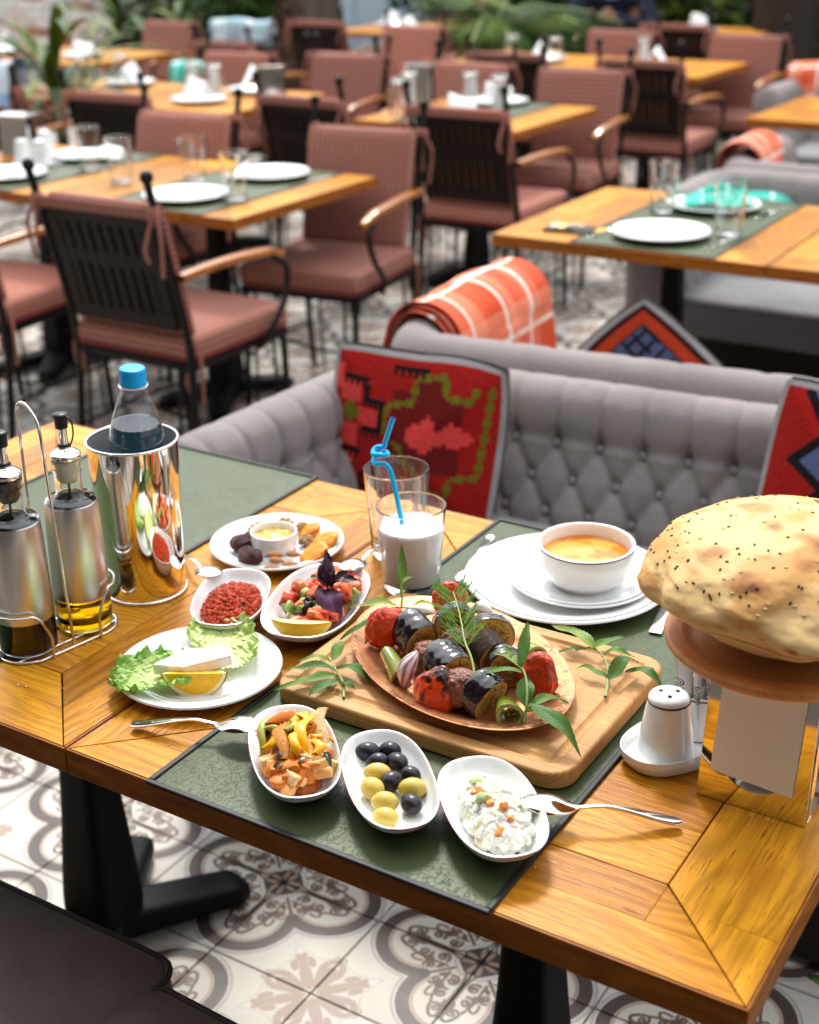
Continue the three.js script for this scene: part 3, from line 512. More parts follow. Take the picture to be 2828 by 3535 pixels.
// ------------------------------------------------------------------ napkin holder, cruets, bread board
{
  const h = thing('napkin_holder', 'mirror steel napkin holder under the wooden bread plate', 'napkin holder', [0.706, T, -0.279]);
  const HH = 0.164, face = (w0, w1, H, cut) => { // leaning trapezoid plate, with a scoop cut out of the front one
    const s = new THREE.Shape(); s.moveTo(-w0, 0); s.lineTo(w0, 0); s.lineTo(w1, H); s.lineTo(-w1, H); s.closePath();
    if (cut) { const q = new THREE.Path(); q.moveTo(-0.039, H - 0.004); q.lineTo(-0.041, 0.055); q.absarc(0, 0.062, 0.0415, PI + 0.17, 2 * PI - 0.17, false); q.lineTo(0.039, H - 0.004); q.closePath(); s.holes.push(q); }
    return new THREE.ExtrudeGeometry(s, { depth: 0.0009, bevelEnabled: true, bevelSize: 0.0003, bevelThickness: 0.0003, bevelSegments: 1, curveSegments: 40 });
  };
  obj('front_plate', face(0.0585, 0.0565, HH, true), steel, h, [0, 0.001, 0], [-0.09, 0, 0]);
  obj('back_plate', face(0.0585, 0.0565, HH, false), steel, h, [0, 0.001, -0.066], [0.10, 0, 0]);
  obj('base_plate', box(0.117, 0.0012, 0.066, 0, 0.0012, -0.033), steel, h);
  for (const s of [-1, 1]) obj('side_flange', box(0.0009, 0.162, 0.014, s * 0.0578, 0.082, -0.0135), steel, h, [0, 0, 0], [-0.09, 0, 0]);
  const n = obj('napkin_stack', merge([0, 1, 2, 3, 4, 5, 6, 7].map((k) => { const g = grid(10, 10, (u, v) => [(u - 0.5) * 0.088 + 0.0006 * Math.sin(k * 3) + 0.004 * (v - 0.5), 0.036 + v * (0.126 - 0.0008 * k) - 0.006 * u * (1 - v), (k ? 0 : 0.0075) + 0.0012 * fbm(u * 4 + k, v * 3, k, 2) - k * 0.004 - (0.036 + v * 0.126) * 0.088 * (1 - k / 9)]); return g; })), mat([0.90, 0.87, 0.83], { roughness: 0.9, bumpMap: tex(256, 256, (u, v) => n3(u * 120, v * 120, 1, 120, 120), false), bumpScale: 0.0002 }), scene, [0.706, T, -0.2830]);
  tag(n, 'stack of white paper napkins in the mirror steel holder', 'napkins');
  // cruet tray, shaker, sachets
  const tr = thing('cruet_tray', 'small white oval tray under the salt shaker', 'tray', [0.602, T, -0.352], 1.15);
  const pr = new THREE.CatmullRomCurve3([[0, 0.002], [0.8, 0.002], [0.86, 0.0], [0.92, 0.002], [0.99, 0.012], [1.0, 0.0205], [0.975, 0.0205], [0.945, 0.012], [0.88, 0.0062], [0.4, 0.0055], [0, 0.0055]].map((q) => V3(q[0], q[1], 0)), false, 'catmullrom', 0.3);
  obj('tray_body', grid(72, 50, (u, v) => { const q = pr.getPoint(v), [x, z] = sup(u * 2 * PI, 2.4); return [0.080 * q.x * x, q.y, 0.045 * q.x * z]; }, true), china, tr);
  const sh = thing('salt_shaker', 'white conical salt shaker with brown ring and three holes', 'shaker', [0.594, T + 0.0058, -0.322]);
  obj('shaker_body', lathe([[0, 0.001], [0.029, 0.001], [0.0318, 0.003], [0.0312, 0.012], [0.0275, 0.042], [0.0236, 0.068], [0.0228, 0.0725], [0.0215, 0.0765], [0.0175, 0.0795], [0.009, 0.0812], [0, 0.0816]], 64), china, sh);
  obj('brown_ring', new THREE.TorusGeometry(0.0229, 0.0011, 8, 80).rotateX(PI / 2).translate(0, 0.0722, 0), mat([0.06, 0.018, 0.01], { roughness: 0.3 }), sh);
  for (const [x, z] of [[-0.009, 0.002], [0.007, -0.006], [0.004, 0.009]]) obj('pour_hole', lathe([[0, 0.0], [0.0014, 0.0], [0.0022, 0.0004], [0.0024, 0.0]], 16, false), mat([0.02, 0.012, 0.01], { roughness: 0.9 }), sh, [x, 0.0813, z]);
  { const s = new THREE.Shape(); s.moveTo(0, 0.012); s.bezierCurveTo(0.006, 0.004, 0.006, -0.006, 0, -0.008); s.bezierCurveTo(-0.006, -0.006, -0.006, 0.004, 0, 0.012); const g = new THREE.ShapeGeometry(s, 12), p = g.attributes.position; for (let i = 0; i < p.count; i++) { const a = -2.75 + p.getX(i) / 0.028, y = 0.043 + p.getY(i), R = lerp(0.0316, 0.0236, clamp((y - 0.008) / 0.06)) + 0.0007; p.setXYZ(i, R * Math.cos(a + PI) * 1, y, R * Math.sin(a + PI)); } g.computeVertexNormals(); obj('drop_emblem', g, mat([0.28, 0.05, 0.02], { roughness: 0.3 }), sh, [0, 0, 0], [0, 0.95, 0]); }
  const ho = thing('sachet_holder', 'white cylindrical holder behind the salt shaker', 'holder', [0.607, T + 0.0058, -0.388]);
  obj('holder_body', lathe([[0, 0.001], [0.026, 0.001], [0.0275, 0.003], [0.0275, 0.055], [0.0268, 0.0565], [0.0258, 0.055], [0.0255, 0.006], [0, 0.005]], 56, false), china, ho);
  obj('brown_ring', new THREE.TorusGeometry(0.0275, 0.0009, 8, 64).rotateX(PI / 2).translate(0, 0.053, 0), brownRim, ho);
  const print = canvasTex(128, 512, (c) => { c.fillStyle = '#d9d6d2'; c.fillRect(0, 0, 128, 512); c.save(); c.translate(64, 300); c.rotate(-PI / 2); c.font = 'bold italic 74px sans-serif'; c.textAlign = 'center'; c.textBaseline = 'middle'; c.lineWidth = 5; c.strokeStyle = '#3a4660'; c.strokeText('MO', 60, 0); c.restore(); c.strokeStyle = '#9aa0aa'; c.lineWidth = 3; c.strokeRect(6, 6, 116, 500); });
  const pm = mat([0.9, 0.9, 0.9], { map: print, roughness: 0.4 });
  const rr = rng(5);
  for (let k = 0; k < 9; k++) {
    const a = k === 0 ? -2.7 : -2.7 + k * 0.68, R = k === 0 ? 0.019 : 0.012 + 0.008 * rr();
    const s = obj('sugar_sachet', grid(8, 20, (u, v) => { const q = u * 2 * PI, w = 0.0085, tk = 0.003 * Math.sin(PI * clamp(v * 1.0 + 0.02)) + 0.0003; return [w * Math.cos(q), v * 0.105, tk * Math.sin(q)]; }, true), pm, scene, [0.607 + R * Math.cos(a), T + 0.012, -0.388 + R * Math.sin(a)], [0.10 * Math.sin(a), k === 0 ? 0.7 : rr() * 3, -0.10 * Math.cos(a)]);
    tag(s, k === 0 ? 'white stick sachet turned to the viewer with large outlined letters' : 'white stick sachet with blue lettering packed behind the front one', 'sachet', 'stick sachets in the white holder');
  }
}

// ------------------------------------------------------------------ cutting board and copper platter
function rrect(u, w, d, r) {                         // point on a rounded rectangle's outline
  r = Math.max(r, 0.0005); const a = w / 2 - r, b = d / 2 - r, segs = [2 * b, (PI / 2) * r, 2 * a, (PI / 2) * r, 2 * b, (PI / 2) * r, 2 * a, (PI / 2) * r], L = segs.reduce((x, y) => x + y);
  let s = (u % 1) * L, k = 0; while (k < 7 && s > segs[k]) s -= segs[k++];
  const t = s / segs[k], arc = (cx, cz, a0) => [cx + r * Math.cos(a0 + (t * PI) / 2), cz + r * Math.sin(a0 + (t * PI) / 2)];
  return [[a + r, lerp(-b, b, t)], arc(a, b, 0), [lerp(a, -a, t), b + r], arc(-a, b, PI / 2), [-a - r, lerp(b, -b, t)], arc(-a, -b, PI), [lerp(-a, a, t), -b - r], arc(a, -b, 1.5 * PI)][k];
}
{
  const bamboo = tex(1024, 512, (u, v) => { // fine straight fibres along u; strips of differing tone
    const strip = Math.floor(v * 14), s = n3(strip * 7.3 + 0.5, 3.5, 0.5), f = n3(u * 5, v * 420, 2, 5, 420), g = n3(u * 26, v * 512, 7, 26, 512), node = sstep(0.012, 0.0, Math.abs(((u * 3 + s * 5) % 1) - 0.5)) * 0.18;
    const seam = sstep(0.02, 0.0, Math.abs(((v * 14) % 1) - 0.0)) * 0.25;
    return mix3([0.32, 0.14, 0.042], [0.70, 0.39, 0.145], clamp(0.28 + 0.34 * s + 0.5 * (f - 0.5) + 0.4 * (g - 0.5) - node - seam + 0.1 * fbm(u * 6, v * 6, 4, 3, 6, 6)));
  });
  const bm = mat([0.95, 0.93, 0.9], { map: bamboo, roughness: 0.5, bumpMap: bamboo, bumpScale: 0.0003 });
  const W = 0.388, D = 0.290, R = 0.03, H = 0.0215, b = thing('cutting_board', 'bamboo cutting board with juice groove under the copper platter', 'cutting board', [0.3365, T + 0.0038, -0.3435]);
  const prof = [[0.003, 0], [0.0008, 0.001], [0, 0.003], [0, H - 0.004], [0.0012, H - 0.0012], [0.004, H], [0.018, H], [0.0195, H - 0.0008], [0.0215, H - 0.0034], [0.0255, H - 0.0042], [0.0295, H - 0.0034], [0.0315, H - 0.0008], [0.033, H - 0.0003], [0.08, H - 0.0003], [0.1445, H - 0.0003]];
  const g = grid(200, prof.length - 1, (u, v) => { const q = prof[Math.round(v * (prof.length - 1))], [x, z] = rrect(u, W - 2 * q[0], D - 2 * q[0], R - q[0]); return [x, q[1], z]; }, true);
  { const p = g.attributes.position, uv = g.attributes.uv; for (let i = 0; i < p.count; i++) uv.setXY(i, p.getX(i) / 0.5 + 0.3, (p.getZ(i) + p.getY(i)) / 0.26); }
  obj('board_panel', g, bm, b);
}
const PC = [0.321, -0.342], PA = 0.175, PB = 0.114, PANG = 0.50, PY = T + 0.0255;
{
  const cm = tex(512, 512, (u, v) => { const a = fbm(u * 7, v * 7, 1, 5, 7, 7), s = sstep(0.60, 0.72, fbm(u * 12, v * 12, 9, 4, 12, 12)), k = sstep(0.55, 0.7, fbm(u * 30, v * 30, 4, 3, 30, 30)); return mix3(mix3([0.52, 0.225, 0.095], [0.68, 0.35, 0.17], a), mix3([0.28, 0.12, 0.05], [0.78, 0.45, 0.30], k), 0.75 * s); });
  const rm = tex(512, 512, (u, v) => 0.75 + 0.5 * (fbm(u * 9, v * 9, 2, 5, 9, 9) - 0.5), false);
  const p = thing('copper_platter', 'oval hammered copper platter with the eggplant kebab', 'platter', [PC[0], PY, PC[1]], -PANG);
  const pr = new THREE.CatmullRomCurve3([[0, 0.001], [0.6, 0.001], [0.72, 0.0015], [0.8, 0.005], [0.84, 0.0085], [0.985, 0.0145], [1, 0.0155], [1.003, 0.0165], [0.995, 0.0172], [0.975, 0.0162], [0.84, 0.0102], [0.79, 0.0062], [0.72, 0.003], [0.4, 0.0025], [0, 0.0025]].map((q) => V3(q[0], q[1], 0)), false, 'catmullrom', 0.2);
  const g = grid(560, 90, (u, v) => { const q = pr.getPoint(v), a = u * 2 * PI; let y = q.y; if (v > 0.6) { y += 0.0007 * sstep(0.014, 0.004, Math.abs(q.x - 0.962)) * Math.max(0, Math.cos(a * 95)); y += 0.0005 * (fbm(3 + q.x * 20 * Math.cos(a), 5 + q.x * 20 * Math.sin(a), 2, 3) - 0.5); } return [PA * q.x * Math.cos(a), y, PB * q.x * Math.sin(a)]; }, true);
  { const q = g.attributes.position, uv = g.attributes.uv; for (let i = 0; i < q.count; i++) uv.setXY(i, q.getX(i) / 0.22, q.getZ(i) / 0.22); }
  obj('platter_body', g, mat([0.95, 0.88, 0.84], { map: cm, roughnessMap: rm, roughness: 0.42, metalness: 0.65, bumpMap: cm, bumpScale: 0.0006 }), p);
}
// ------------------------------------------------------------------ the kebab
const pointAxis = (o, a) => { o.quaternion.setFromUnitVectors(V3(1, 0, 0), V3(...a).normalize()); return o; };
const fleshMap = canvasTex(512, 512, (c) => {
  const r = rng(8); c.fillStyle = '#8a6a2e'; c.fillRect(0, 0, 512, 512);
  const gr = c.createRadialGradient(256, 256, 30, 256, 256, 256); gr.addColorStop(0, '#a3782c'); gr.addColorStop(0.6, '#c0943e'); gr.addColorStop(0.86, '#cfae62'); gr.addColorStop(0.93, '#6d4a1c'); gr.addColorStop(1, '#2a150c'); c.fillStyle = gr; c.fillRect(0, 0, 512, 512);
  for (let i = 0; i < 260; i++) { const a = r() * 6.28, R = 40 + 150 * r(); c.strokeStyle = ['rgba(84,52,14,.55)', 'rgba(60,34,10,.5)', 'rgba(190,156,92,.5)', 'rgba(120,84,30,.6)'][Math.floor(r() * 4)]; c.lineWidth = 2 + 5 * r(); c.beginPath(); c.ellipse(256 + R * Math.cos(a), 256 + R * Math.sin(a), 6 + 16 * r(), 3 + 6 * r(), a + (r() - 0.5) * 2, 0.4, 5.2); c.stroke(); }
  for (let i = 0; i < 70; i++) { const a = r() * 6.28, R = 60 + 110 * r(); c.fillStyle = 'rgba(66,36,10,.75)'; c.beginPath(); c.ellipse(256 + R * Math.cos(a), 256 + R * Math.sin(a), 5 + 7 * r(), 3 + 3 * r(), a, 0, 7); c.fill(); }
});
const fleshM = mat([0.95, 0.92, 0.85], { map: fleshMap, roughness: 0.34, bumpMap: fleshMap, bumpScale: 0.0016, clearcoat: 0.3, clearcoatRoughness: 0.2 });
const skinM = mat([0.013, 0.008, 0.011], { roughness: 0.16, specularIntensity: 1, clearcoat: 0.7, clearcoatRoughness: 0.06 });
const charM = mat([0.05, 0.025, 0.018], { roughness: 0.4, bumpMap: oakBump, bumpScale: 0.003 });
function eggplant(label, pos, axis, R, L, seed, skin = skinM, roll = 0) {
  const t = thing('eggplant_slice', label, 'grilled eggplant', [pos[0], pos[1], pos[2]]); pointAxis(t, axis);
  const wob = (a) => 1 + 0.07 * Math.sin(a * 2 + seed) + 0.03 * Math.sin(a * 3 + seed * 2);
  obj('skin', grid(96, 26, (u, v) => { const a = u * 2 * PI, e = sstep(0, 0.16, v) * sstep(1, 0.84, v), w = 0.0006 * Math.sin(v * 17 + 1.6 * fbm(Math.cos(a) * 2 + 4, Math.sin(a) * 2 + 4, seed, 2) * 4) * fbm(Math.cos(a) * 3 + 8, Math.sin(a) * 3 + 8, seed, 2), r = R * wob(a) * (0.93 + 0.07 * Math.sqrt(e)) + w; return [(v - 0.5) * L * (1 + 0.05 * Math.sin(a + seed)), r * Math.cos(a), r * Math.sin(a)]; }, true), skin, t);
  for (const s of [-1, 1]) {
    const g = grid(64, 14, (u, v) => { const a = u * 2 * PI, r = v * R * wob(a) * 0.945; return [s * (L * 0.5 * (1 + 0.05 * Math.sin(a + seed)) - 0.0014 * sstep(0.55, 1, v) - 0.0016 * sstep(0.6, 0, v) + 0.0028 * (fbm(r * Math.cos(a) * 170 + 9, r * Math.sin(a) * 170 + 9, seed, 3) - 0.5)), r * Math.cos(a), r * Math.sin(a)]; }, true);
    const p = g.attributes.position, uv = g.attributes.uv, rr = roll + seed; for (let i = 0; i < p.count; i++) { const y = p.getY(i) / R / 2.15, z = p.getZ(i) / R / 2.15; uv.setXY(i, 0.5 + y * Math.cos(rr) - z * Math.sin(rr), 0.5 + y * Math.sin(rr) + z * Math.cos(rr)); }
    obj('flesh', g, fleshM, t);
  }
  return t;
}
const Y = PY + 0.027;
eggplant('striped glossy eggplant chunk next to the far left tomato', [0.256, Y + 0.002, -0.345], [0.86, -0.22, 0.42], 0.0265, 0.036, 1);
eggplant('glossy black eggplant chunk in the middle of the platter', [0.325, Y - 0.001, -0.304], [0.86, -0.10, 0.44], 0.025, 0.042, 2.4);
eggplant('black eggplant chunk beside the curled green pepper', [0.392, Y - 0.001, -0.271], [0.90, -0.30, 0.22], 0.0265, 0.029, 3.7);
eggplant('eggplant slice showing its cut face behind the dill', [0.281, Y - 0.001, -0.399], [0.55, 0.10, 0.72], 0.0265, 0.026, 4.1);
eggplant('large eggplant slice with browned seeds at the back of the platter', [0.334, Y - 0.001, -0.396], [0.60, 0.22, 0.74], 0.0275, 0.028, 5.6);
eggplant('eggplant slice turned to the viewer beside the right tomato', [0.386, Y - 0.002, -0.340], [0.62, 0.05, 0.75], 0.024, 0.026, 6.2);
eggplant('charred matt eggplant piece in front of the large slice', [0.357, Y + 0.001, -0.352], [0.75, -0.05, 0.6], 0.0225, 0.034, 7.7, charM);
const meatBump = tex(256, 256, (u, v) => fbm(u * 14, v * 14, 1, 4, 14, 14), false);
const meatM = mat([1, 1, 1], { vertexColors: true, roughness: 0.42, bumpMap: meatBump, bumpScale: 0.002, clearcoat: 0.25, clearcoatRoughness: 0.3 });
function meat(label, x, y, z, r, seed) {
  const g = lump(r * 1.1, r * 0.95, r, seed, 0.12, 2.2, 24);
  { const p = g.attributes.position; for (let i = 0; i < p.count; i++) { const k = 1 + 0.16 * (fbm(p.getX(i) * 260 + 50, p.getY(i) * 260 + 50, p.getZ(i) * 260 + seed, 3) - 0.5); p.setXYZ(i, p.getX(i) * k, p.getY(i) * k, p.getZ(i) * k); } g.computeVertexNormals(); }
  paint(g, (a, b, c) => mix3([0.07, 0.018, 0.010], [0.27, 0.075, 0.038], clamp(fbm(a * 160 + 9, b * 160 + 9, c * 160 + 9, 4) * 1.7 - 0.35)));
  return tag(obj('meatball', g, meatM, scene, [x, y, z]), label, 'meatball');
}
meat('browned meatball between the two black eggplant chunks', 0.297, Y - 0.002, -0.312, 0.021, 3);
meat('rough browned meatball right of the charred front tomato', 0.367, Y - 0.001, -0.267, 0.0235, 8);
meat('small meatball behind the far left tomato', 0.233, Y - 0.003, -0.364, 0.017, 12);
meat('dark meatball under the dill between the slices', 0.307, Y - 0.004, -0.362, 0.019, 15);
const tomM = mat([1, 1, 1], { vertexColors: true, roughness: 0.3, specularIntensity: 0.6, clearcoat: 0.25, clearcoatRoughness: 0.1 });
function tomato(label, x, y, z, r, seed, rot, chr = 0.3) { // a quarter, rounded outside with a ridge
  const g = blob(22, (d) => { const k = 1 + 0.14 * (fbm(d.x * 2 + seed, d.y * 2 + 5, d.z * 2 + seed, 3) - 0.5) * 2; let q = [d.x * r * 1.02 * k, d.y * r * k * 1.02, d.z * r * 0.66 * k]; if (q[2] < -r * 0.28) q[2] = lerp(q[2], -r * 0.28 - 0.2 * Math.abs(q[1] * 0), 0.85); if (d.y > 0.45) { q[1] += r * 0.28 * (d.y - 0.45); q[0] *= 1 - 0.5 * (d.y - 0.45); } return q; });
  paint(g, (a, b, c) => { const n = fbm(a * 90 + seed, b * 90 + 7, c * 90, 4), top = sstep(0.2, 0.9, b / r); return mix3(mix3([0.56, 0.022, 0.005], [0.72, 0.075, 0.008], n), [0.03, 0.006, 0.005], chr * sstep(0.56, 0.76, n + 0.25 * top)); });
  return tag(obj('tomato_wedge', g, tomM, scene, [x, y, z], rot), label, 'grilled tomato');
}
tomato('red tomato wedge standing at the far left of the kebab', 0.221, Y + 0.004, -0.337, 0.027, 2, [0.1, 0.9, 0.25], 0.25);
tomato('charred red tomato wedge in front of the middle eggplant', 0.342, Y - 0.005, -0.252, 0.0255, 5, [-0.3, 0.3, -0.2], 1.0);
tomato('red tomato wedge at the right end of the kebab', 0.428, Y - 0.002, -0.338, 0.0265, 9, [-0.1, -0.3, -0.2], 0.5);
tomato('red tomato half hidden behind the dill', 0.248, Y + 0.002, -0.446, 0.0235, 14, [0.2, 0.5, 0.0], 0.3);
{
  const om = mat([1, 1, 1], { vertexColors: true, roughness: 0.22, clearcoat: 0.4 });
  const onion = (label, x, y, z, L, w, rot, purple) => {
    const g = grid(30, 30, (u, v) => { const a = u * 2 * PI, s = Math.pow(Math.sin(PI * clamp(v, 0.02, 0.98)), 0.7); return [(v - 0.5) * L, w * s * Math.sin(a) * 0.75 + 0.006 * s, w * s * Math.cos(a) * (0.9 + 0.05 * Math.cos(a * 6))]; }, true);
    paint(g, (a, b, c, u, v) => { const st = 0.5 + 0.5 * Math.sin(u * 6.283 * 7 + v * 2 + Math.sin(v * 7)); return mix3([0.70, 0.62, 0.58], [0.30, 0.05, 0.13], purple * sstep(0.35, 0.85, st * 0.8 + 0.3 * (1 - v))); });
    return tag(obj('onion_wedge', g, om, scene, [x, y, z], rot), label, 'onion wedge');
  };
  onion('purple striped onion wedge in front of the first meatball', 0.294, Y - 0.001, -0.274, 0.05, 0.0135, [0.2, 1.1, 1.0], 1);
  onion('white onion piece behind the striped eggplant', 0.243, Y + 0.008, -0.383, 0.032, 0.010, [0, 0.3, 0.2], 0.15);
  onion('white onion piece behind the large eggplant slice', 0.306, Y + 0.010, -0.424, 0.03, 0.011, [0, 0.2, 0.1], 0.05);
  const pm = mat([1, 1, 1], { vertexColors: true, roughness: 0.2, clearcoat: 0.5, clearcoatRoughness: 0.15 });
  const pepper = (label, x, y, z, r, L, axis, bend, tone) => {
    const t = thing('green_pepper', label, 'green pepper', [x, y, z]); pointAxis(t, axis);
    const g = grid(48, 50, (u, v) => { const a = u * 2 * PI, out = v < 0.62, s = out ? v / 0.62 : 1 - (v - 0.62) / 0.38, k = 1 + 0.06 * Math.sin(3 * a), rad = (out ? 1 : 0.74) * r * k * (1 - 0.35 * (1 - s)) * (out && s > 0.94 ? 0.98 : 1); return [(s - 0.5) * L, rad * Math.cos(a) - bend * s * s, rad * Math.sin(a)]; }, true);
    paint(g, (a, b, c, u, v) => mix3(tone, [0.40, 0.40, 0.09], v > 0.62 ? 0.75 : 0.25 * fbm(a * 80 + 3, b * 80 + 4, c * 80, 3)));
    obj('pepper_wall', g, pm, t);
    const r2 = rng(6); for (let i = 0; i < 6; i++) obj('pepper_seed', lump(0.0016, 0.0007, 0.0013, i, 0.1, 1, 3), mat([0.55, 0.42, 0.12], { roughness: 0.4 }), t, [L * 0.34, (r2() - 0.5) * r * 0.8 - bend * 0.7, (r2() - 0.5) * r * 0.8], [r2() * 3, r2() * 3, 0]);
    return t;
  };
  pepper('curled green pepper ring with seeds at the platter front', 0.427, Y - 0.008, -0.262, 0.0165, 0.034, [0.62, 0.16, 0.76], 0.003, [0.13, 0.17, 0.012]);
  pepper('green pepper piece left of the purple onion', 0.264, Y - 0.008, -0.285, 0.0135, 0.046, [0.75, -0.2, 0.5], 0.006, [0.17, 0.20, 0.02]);
  pepper('green pepper piece behind the right tomato', 0.396, Y + 0.001, -0.382, 0.013, 0.034, [0.8, 0.1, 0.5], 0.002, [0.22, 0.27, 0.03]);
}
// ------------------------------------------------------------------ herbs
const leafTex = tex(256, 256, (u, v) => { const s = Math.abs(v - 0.5) * 2, mid = sstep(0.06, 0.0, s), side = 0.5 + 0.5 * Math.sin((u * 11 - s * 3.2) * 2 * PI); return clamp(0.55 + 0.35 * mid + 0.22 * Math.pow(side, 8) * (1 - s) + 0.3 * (fbm(u * 12, v * 12, 3, 3) - 0.5)); });
const leafM = [[0.19, 0.38, 0.05], [0.11, 0.26, 0.038], [0.36, 0.52, 0.10]].map((c) => mat(c, { map: leafTex, roughness: 0.5, specularIntensity: 0.4, transmission: 0.22, thickness: 0, bumpMap: leafTex, bumpScale: 0.0008 }));
const stemM = mat([0.26, 0.36, 0.12], { roughness: 0.5 });
function sprig(label, base, stemPts, leaves) {       // leaves: [root, tip, width, arch, tone]
  const t = thing('herb_sprig', label, 'herb sprig', base);
  const loc = (p) => [p[0] - base[0], p[1] - base[1], p[2] - base[2]];
  for (const s of stemPts) obj('stem', taper(s.map(loc), 0.0018, 0.0011, 20, 7), stemM, t);
  leaves.forEach(([a, b, w, arch, k], i) => {
    const A = V3(...loc(a)), Bv = V3(...loc(b)), d = Bv.clone().sub(A), L = d.length();
    const g = leaf(L, w * 0.85, { curl: 0, fold: 0.22, serr: 0.12, wave: 0.07, seed: i * 2.1 + a[0] * 40, n: 26 });
    const p = g.attributes.position; for (let j = 0; j < p.count; j++) { const u = p.getX(j) / L; p.setY(j, p.getY(j) + 0.7 * arch * Math.sin(PI * u) + 0.2 * arch * Math.sin(u * 7 + i)); } g.computeVertexNormals();
    const m = obj('leaf', g, leafM[k ?? i % 3], t, A.toArray());
    const x = d.normalize(), y = V3(0, 1, 0).addScaledVector(x, -x.y); if (y.length() < 0.2) y.set(0.3, 0, 0.8); y.normalize();
    m.quaternion.setFromRotationMatrix(new THREE.Matrix4().makeBasis(x, y, V3().crossVectors(x, y)));
  });
  return t;
}
const BY = T + 0.0265;
sprig('green herb sprig lying on the left end of the board', [0.2, BY, -0.24],
  [[[0.239, BY + 0.001, -0.214], [0.222, BY + 0.004, -0.238], [0.197, BY + 0.006, -0.258], [0.182, BY + 0.008, -0.272]]],
  [[[0.203, BY + 0.006, -0.254], [0.140, BY + 0.003, -0.226], 0.019, 0.008, 1], [[0.21, BY + 0.005, -0.246], [0.160, BY + 0.001, -0.184], 0.02, 0.006, 0], [[0.216, BY + 0.004, -0.238], [0.203, BY + 0.001, -0.190], 0.021, 0.007, 1], [[0.186, BY + 0.008, -0.27], [0.176, BY + 0.010, -0.312], 0.019, 0.008, 0], [[0.196, BY + 0.006, -0.262], [0.252, BY + 0.004, -0.256], 0.02, 0.010, 1], [[0.184, BY + 0.008, -0.268], [0.148, BY + 0.006, -0.25], 0.014, 0.006, 2], [[0.222, BY + 0.005, -0.234], [0.240, BY + 0.002, -0.236], 0.015, 0.004, 1]]);
sprig('bright green herb sprig lying at the right end of the board', [0.46, BY, -0.44],
  [[[0.500, BY + 0.001, -0.369], [0.492, BY + 0.004, -0.392], [0.474, BY + 0.010, -0.428], [0.448, BY + 0.013, -0.448], [0.428, BY + 0.008, -0.44]]],
  [[[0.452, BY + 0.012, -0.446], [0.378, BY + 0.012, -0.474], 0.023, 0.010, 2], [[0.448, BY + 0.012, -0.444], [0.470, BY + 0.012, -0.492], 0.015, 0.006, 0], [[0.488, BY + 0.005, -0.400], [0.446, BY + 0.004, -0.405], 0.015, 0.01, 0], [[0.490, BY + 0.005, -0.398], [0.508, BY + 0.012, -0.445], 0.026, 0.016, 1], [[0.50, BY + 0.008, -0.425], [0.552, BY + 0.002, -0.420], 0.022, 0.012, 1], [[0.462, BY + 0.01, -0.44], [0.50, BY + 0.014, -0.452], 0.018, 0.008, 0], [[0.440, BY + 0.01, -0.444], [0.405, BY + 0.002, -0.43], 0.010, 0.004, 0]]);
sprig('herb sprig draped over the right front of the kebab', [0.43, Y, -0.29],
  [[[0.452, Y - 0.014, -0.256], [0.446, Y + 0.010, -0.275], [0.428, Y + 0.024, -0.300], [0.408, Y + 0.026, -0.312]], [[0.449, Y - 0.004, -0.264], [0.46, Y - 0.002, -0.270]]],
  [[[0.428, Y + 0.024, -0.30], [0.378, Y + 0.022, -0.320], 0.016, 0.009, 2], [[0.43, Y + 0.022, -0.296], [0.374, Y + 0.018, -0.262], 0.015, 0.010, 0], [[0.424, Y + 0.026, -0.302], [0.407, Y + 0.058, -0.352], 0.018, 0.004, 1], [[0.45, Y + 0.004, -0.27], [0.530, Y - 0.022, -0.240], 0.028, 0.012, 1], [[0.45, Y + 0.002, -0.272], [0.482, Y - 0.006, -0.308], 0.02, 0.006, 0], [[0.446, Y + 0.0, -0.268], [0.43, Y + 0.016, -0.305], 0.026, 0.004, 1], [[0.449, Y - 0.004, -0.262], [0.474, Y - 0.012, -0.286], 0.018, 0.004, 0], [[0.41, Y + 0.026, -0.31], [0.392, Y + 0.04, -0.316], 0.010, 0.004, 2]]);
sprig('herb sprig rising at the far left rim of the platter', [0.21, Y, -0.38],
  [[[0.255, Y + 0.012, -0.390], [0.232, Y + 0.012, -0.386], [0.212, Y + 0.010, -0.382], [0.196, Y + 0.008, -0.374]], [[0.214, Y + 0.01, -0.382], [0.206, Y + 0.026, -0.40]]],
  [[[0.212, Y + 0.010, -0.381], [0.150, Y + 0.006, -0.352], 0.019, 0.010, 2], [[0.214, Y + 0.008, -0.376], [0.168, Y - 0.016, -0.312], 0.021, 0.008, 1], [[0.206, Y + 0.024, -0.398], [0.186, Y + 0.075, -0.430], 0.016, -0.008, 0], [[0.21, Y + 0.02, -0.39], [0.222, Y + 0.05, -0.40], 0.017, 0.010, 2], [[0.21, Y + 0.008, -0.37], [0.204, Y - 0.010, -0.312], 0.017, 0.004, 1], [[0.225, Y + 0.014, -0.386], [0.262, Y + 0.016, -0.398], 0.012, 0.006, 2]]);
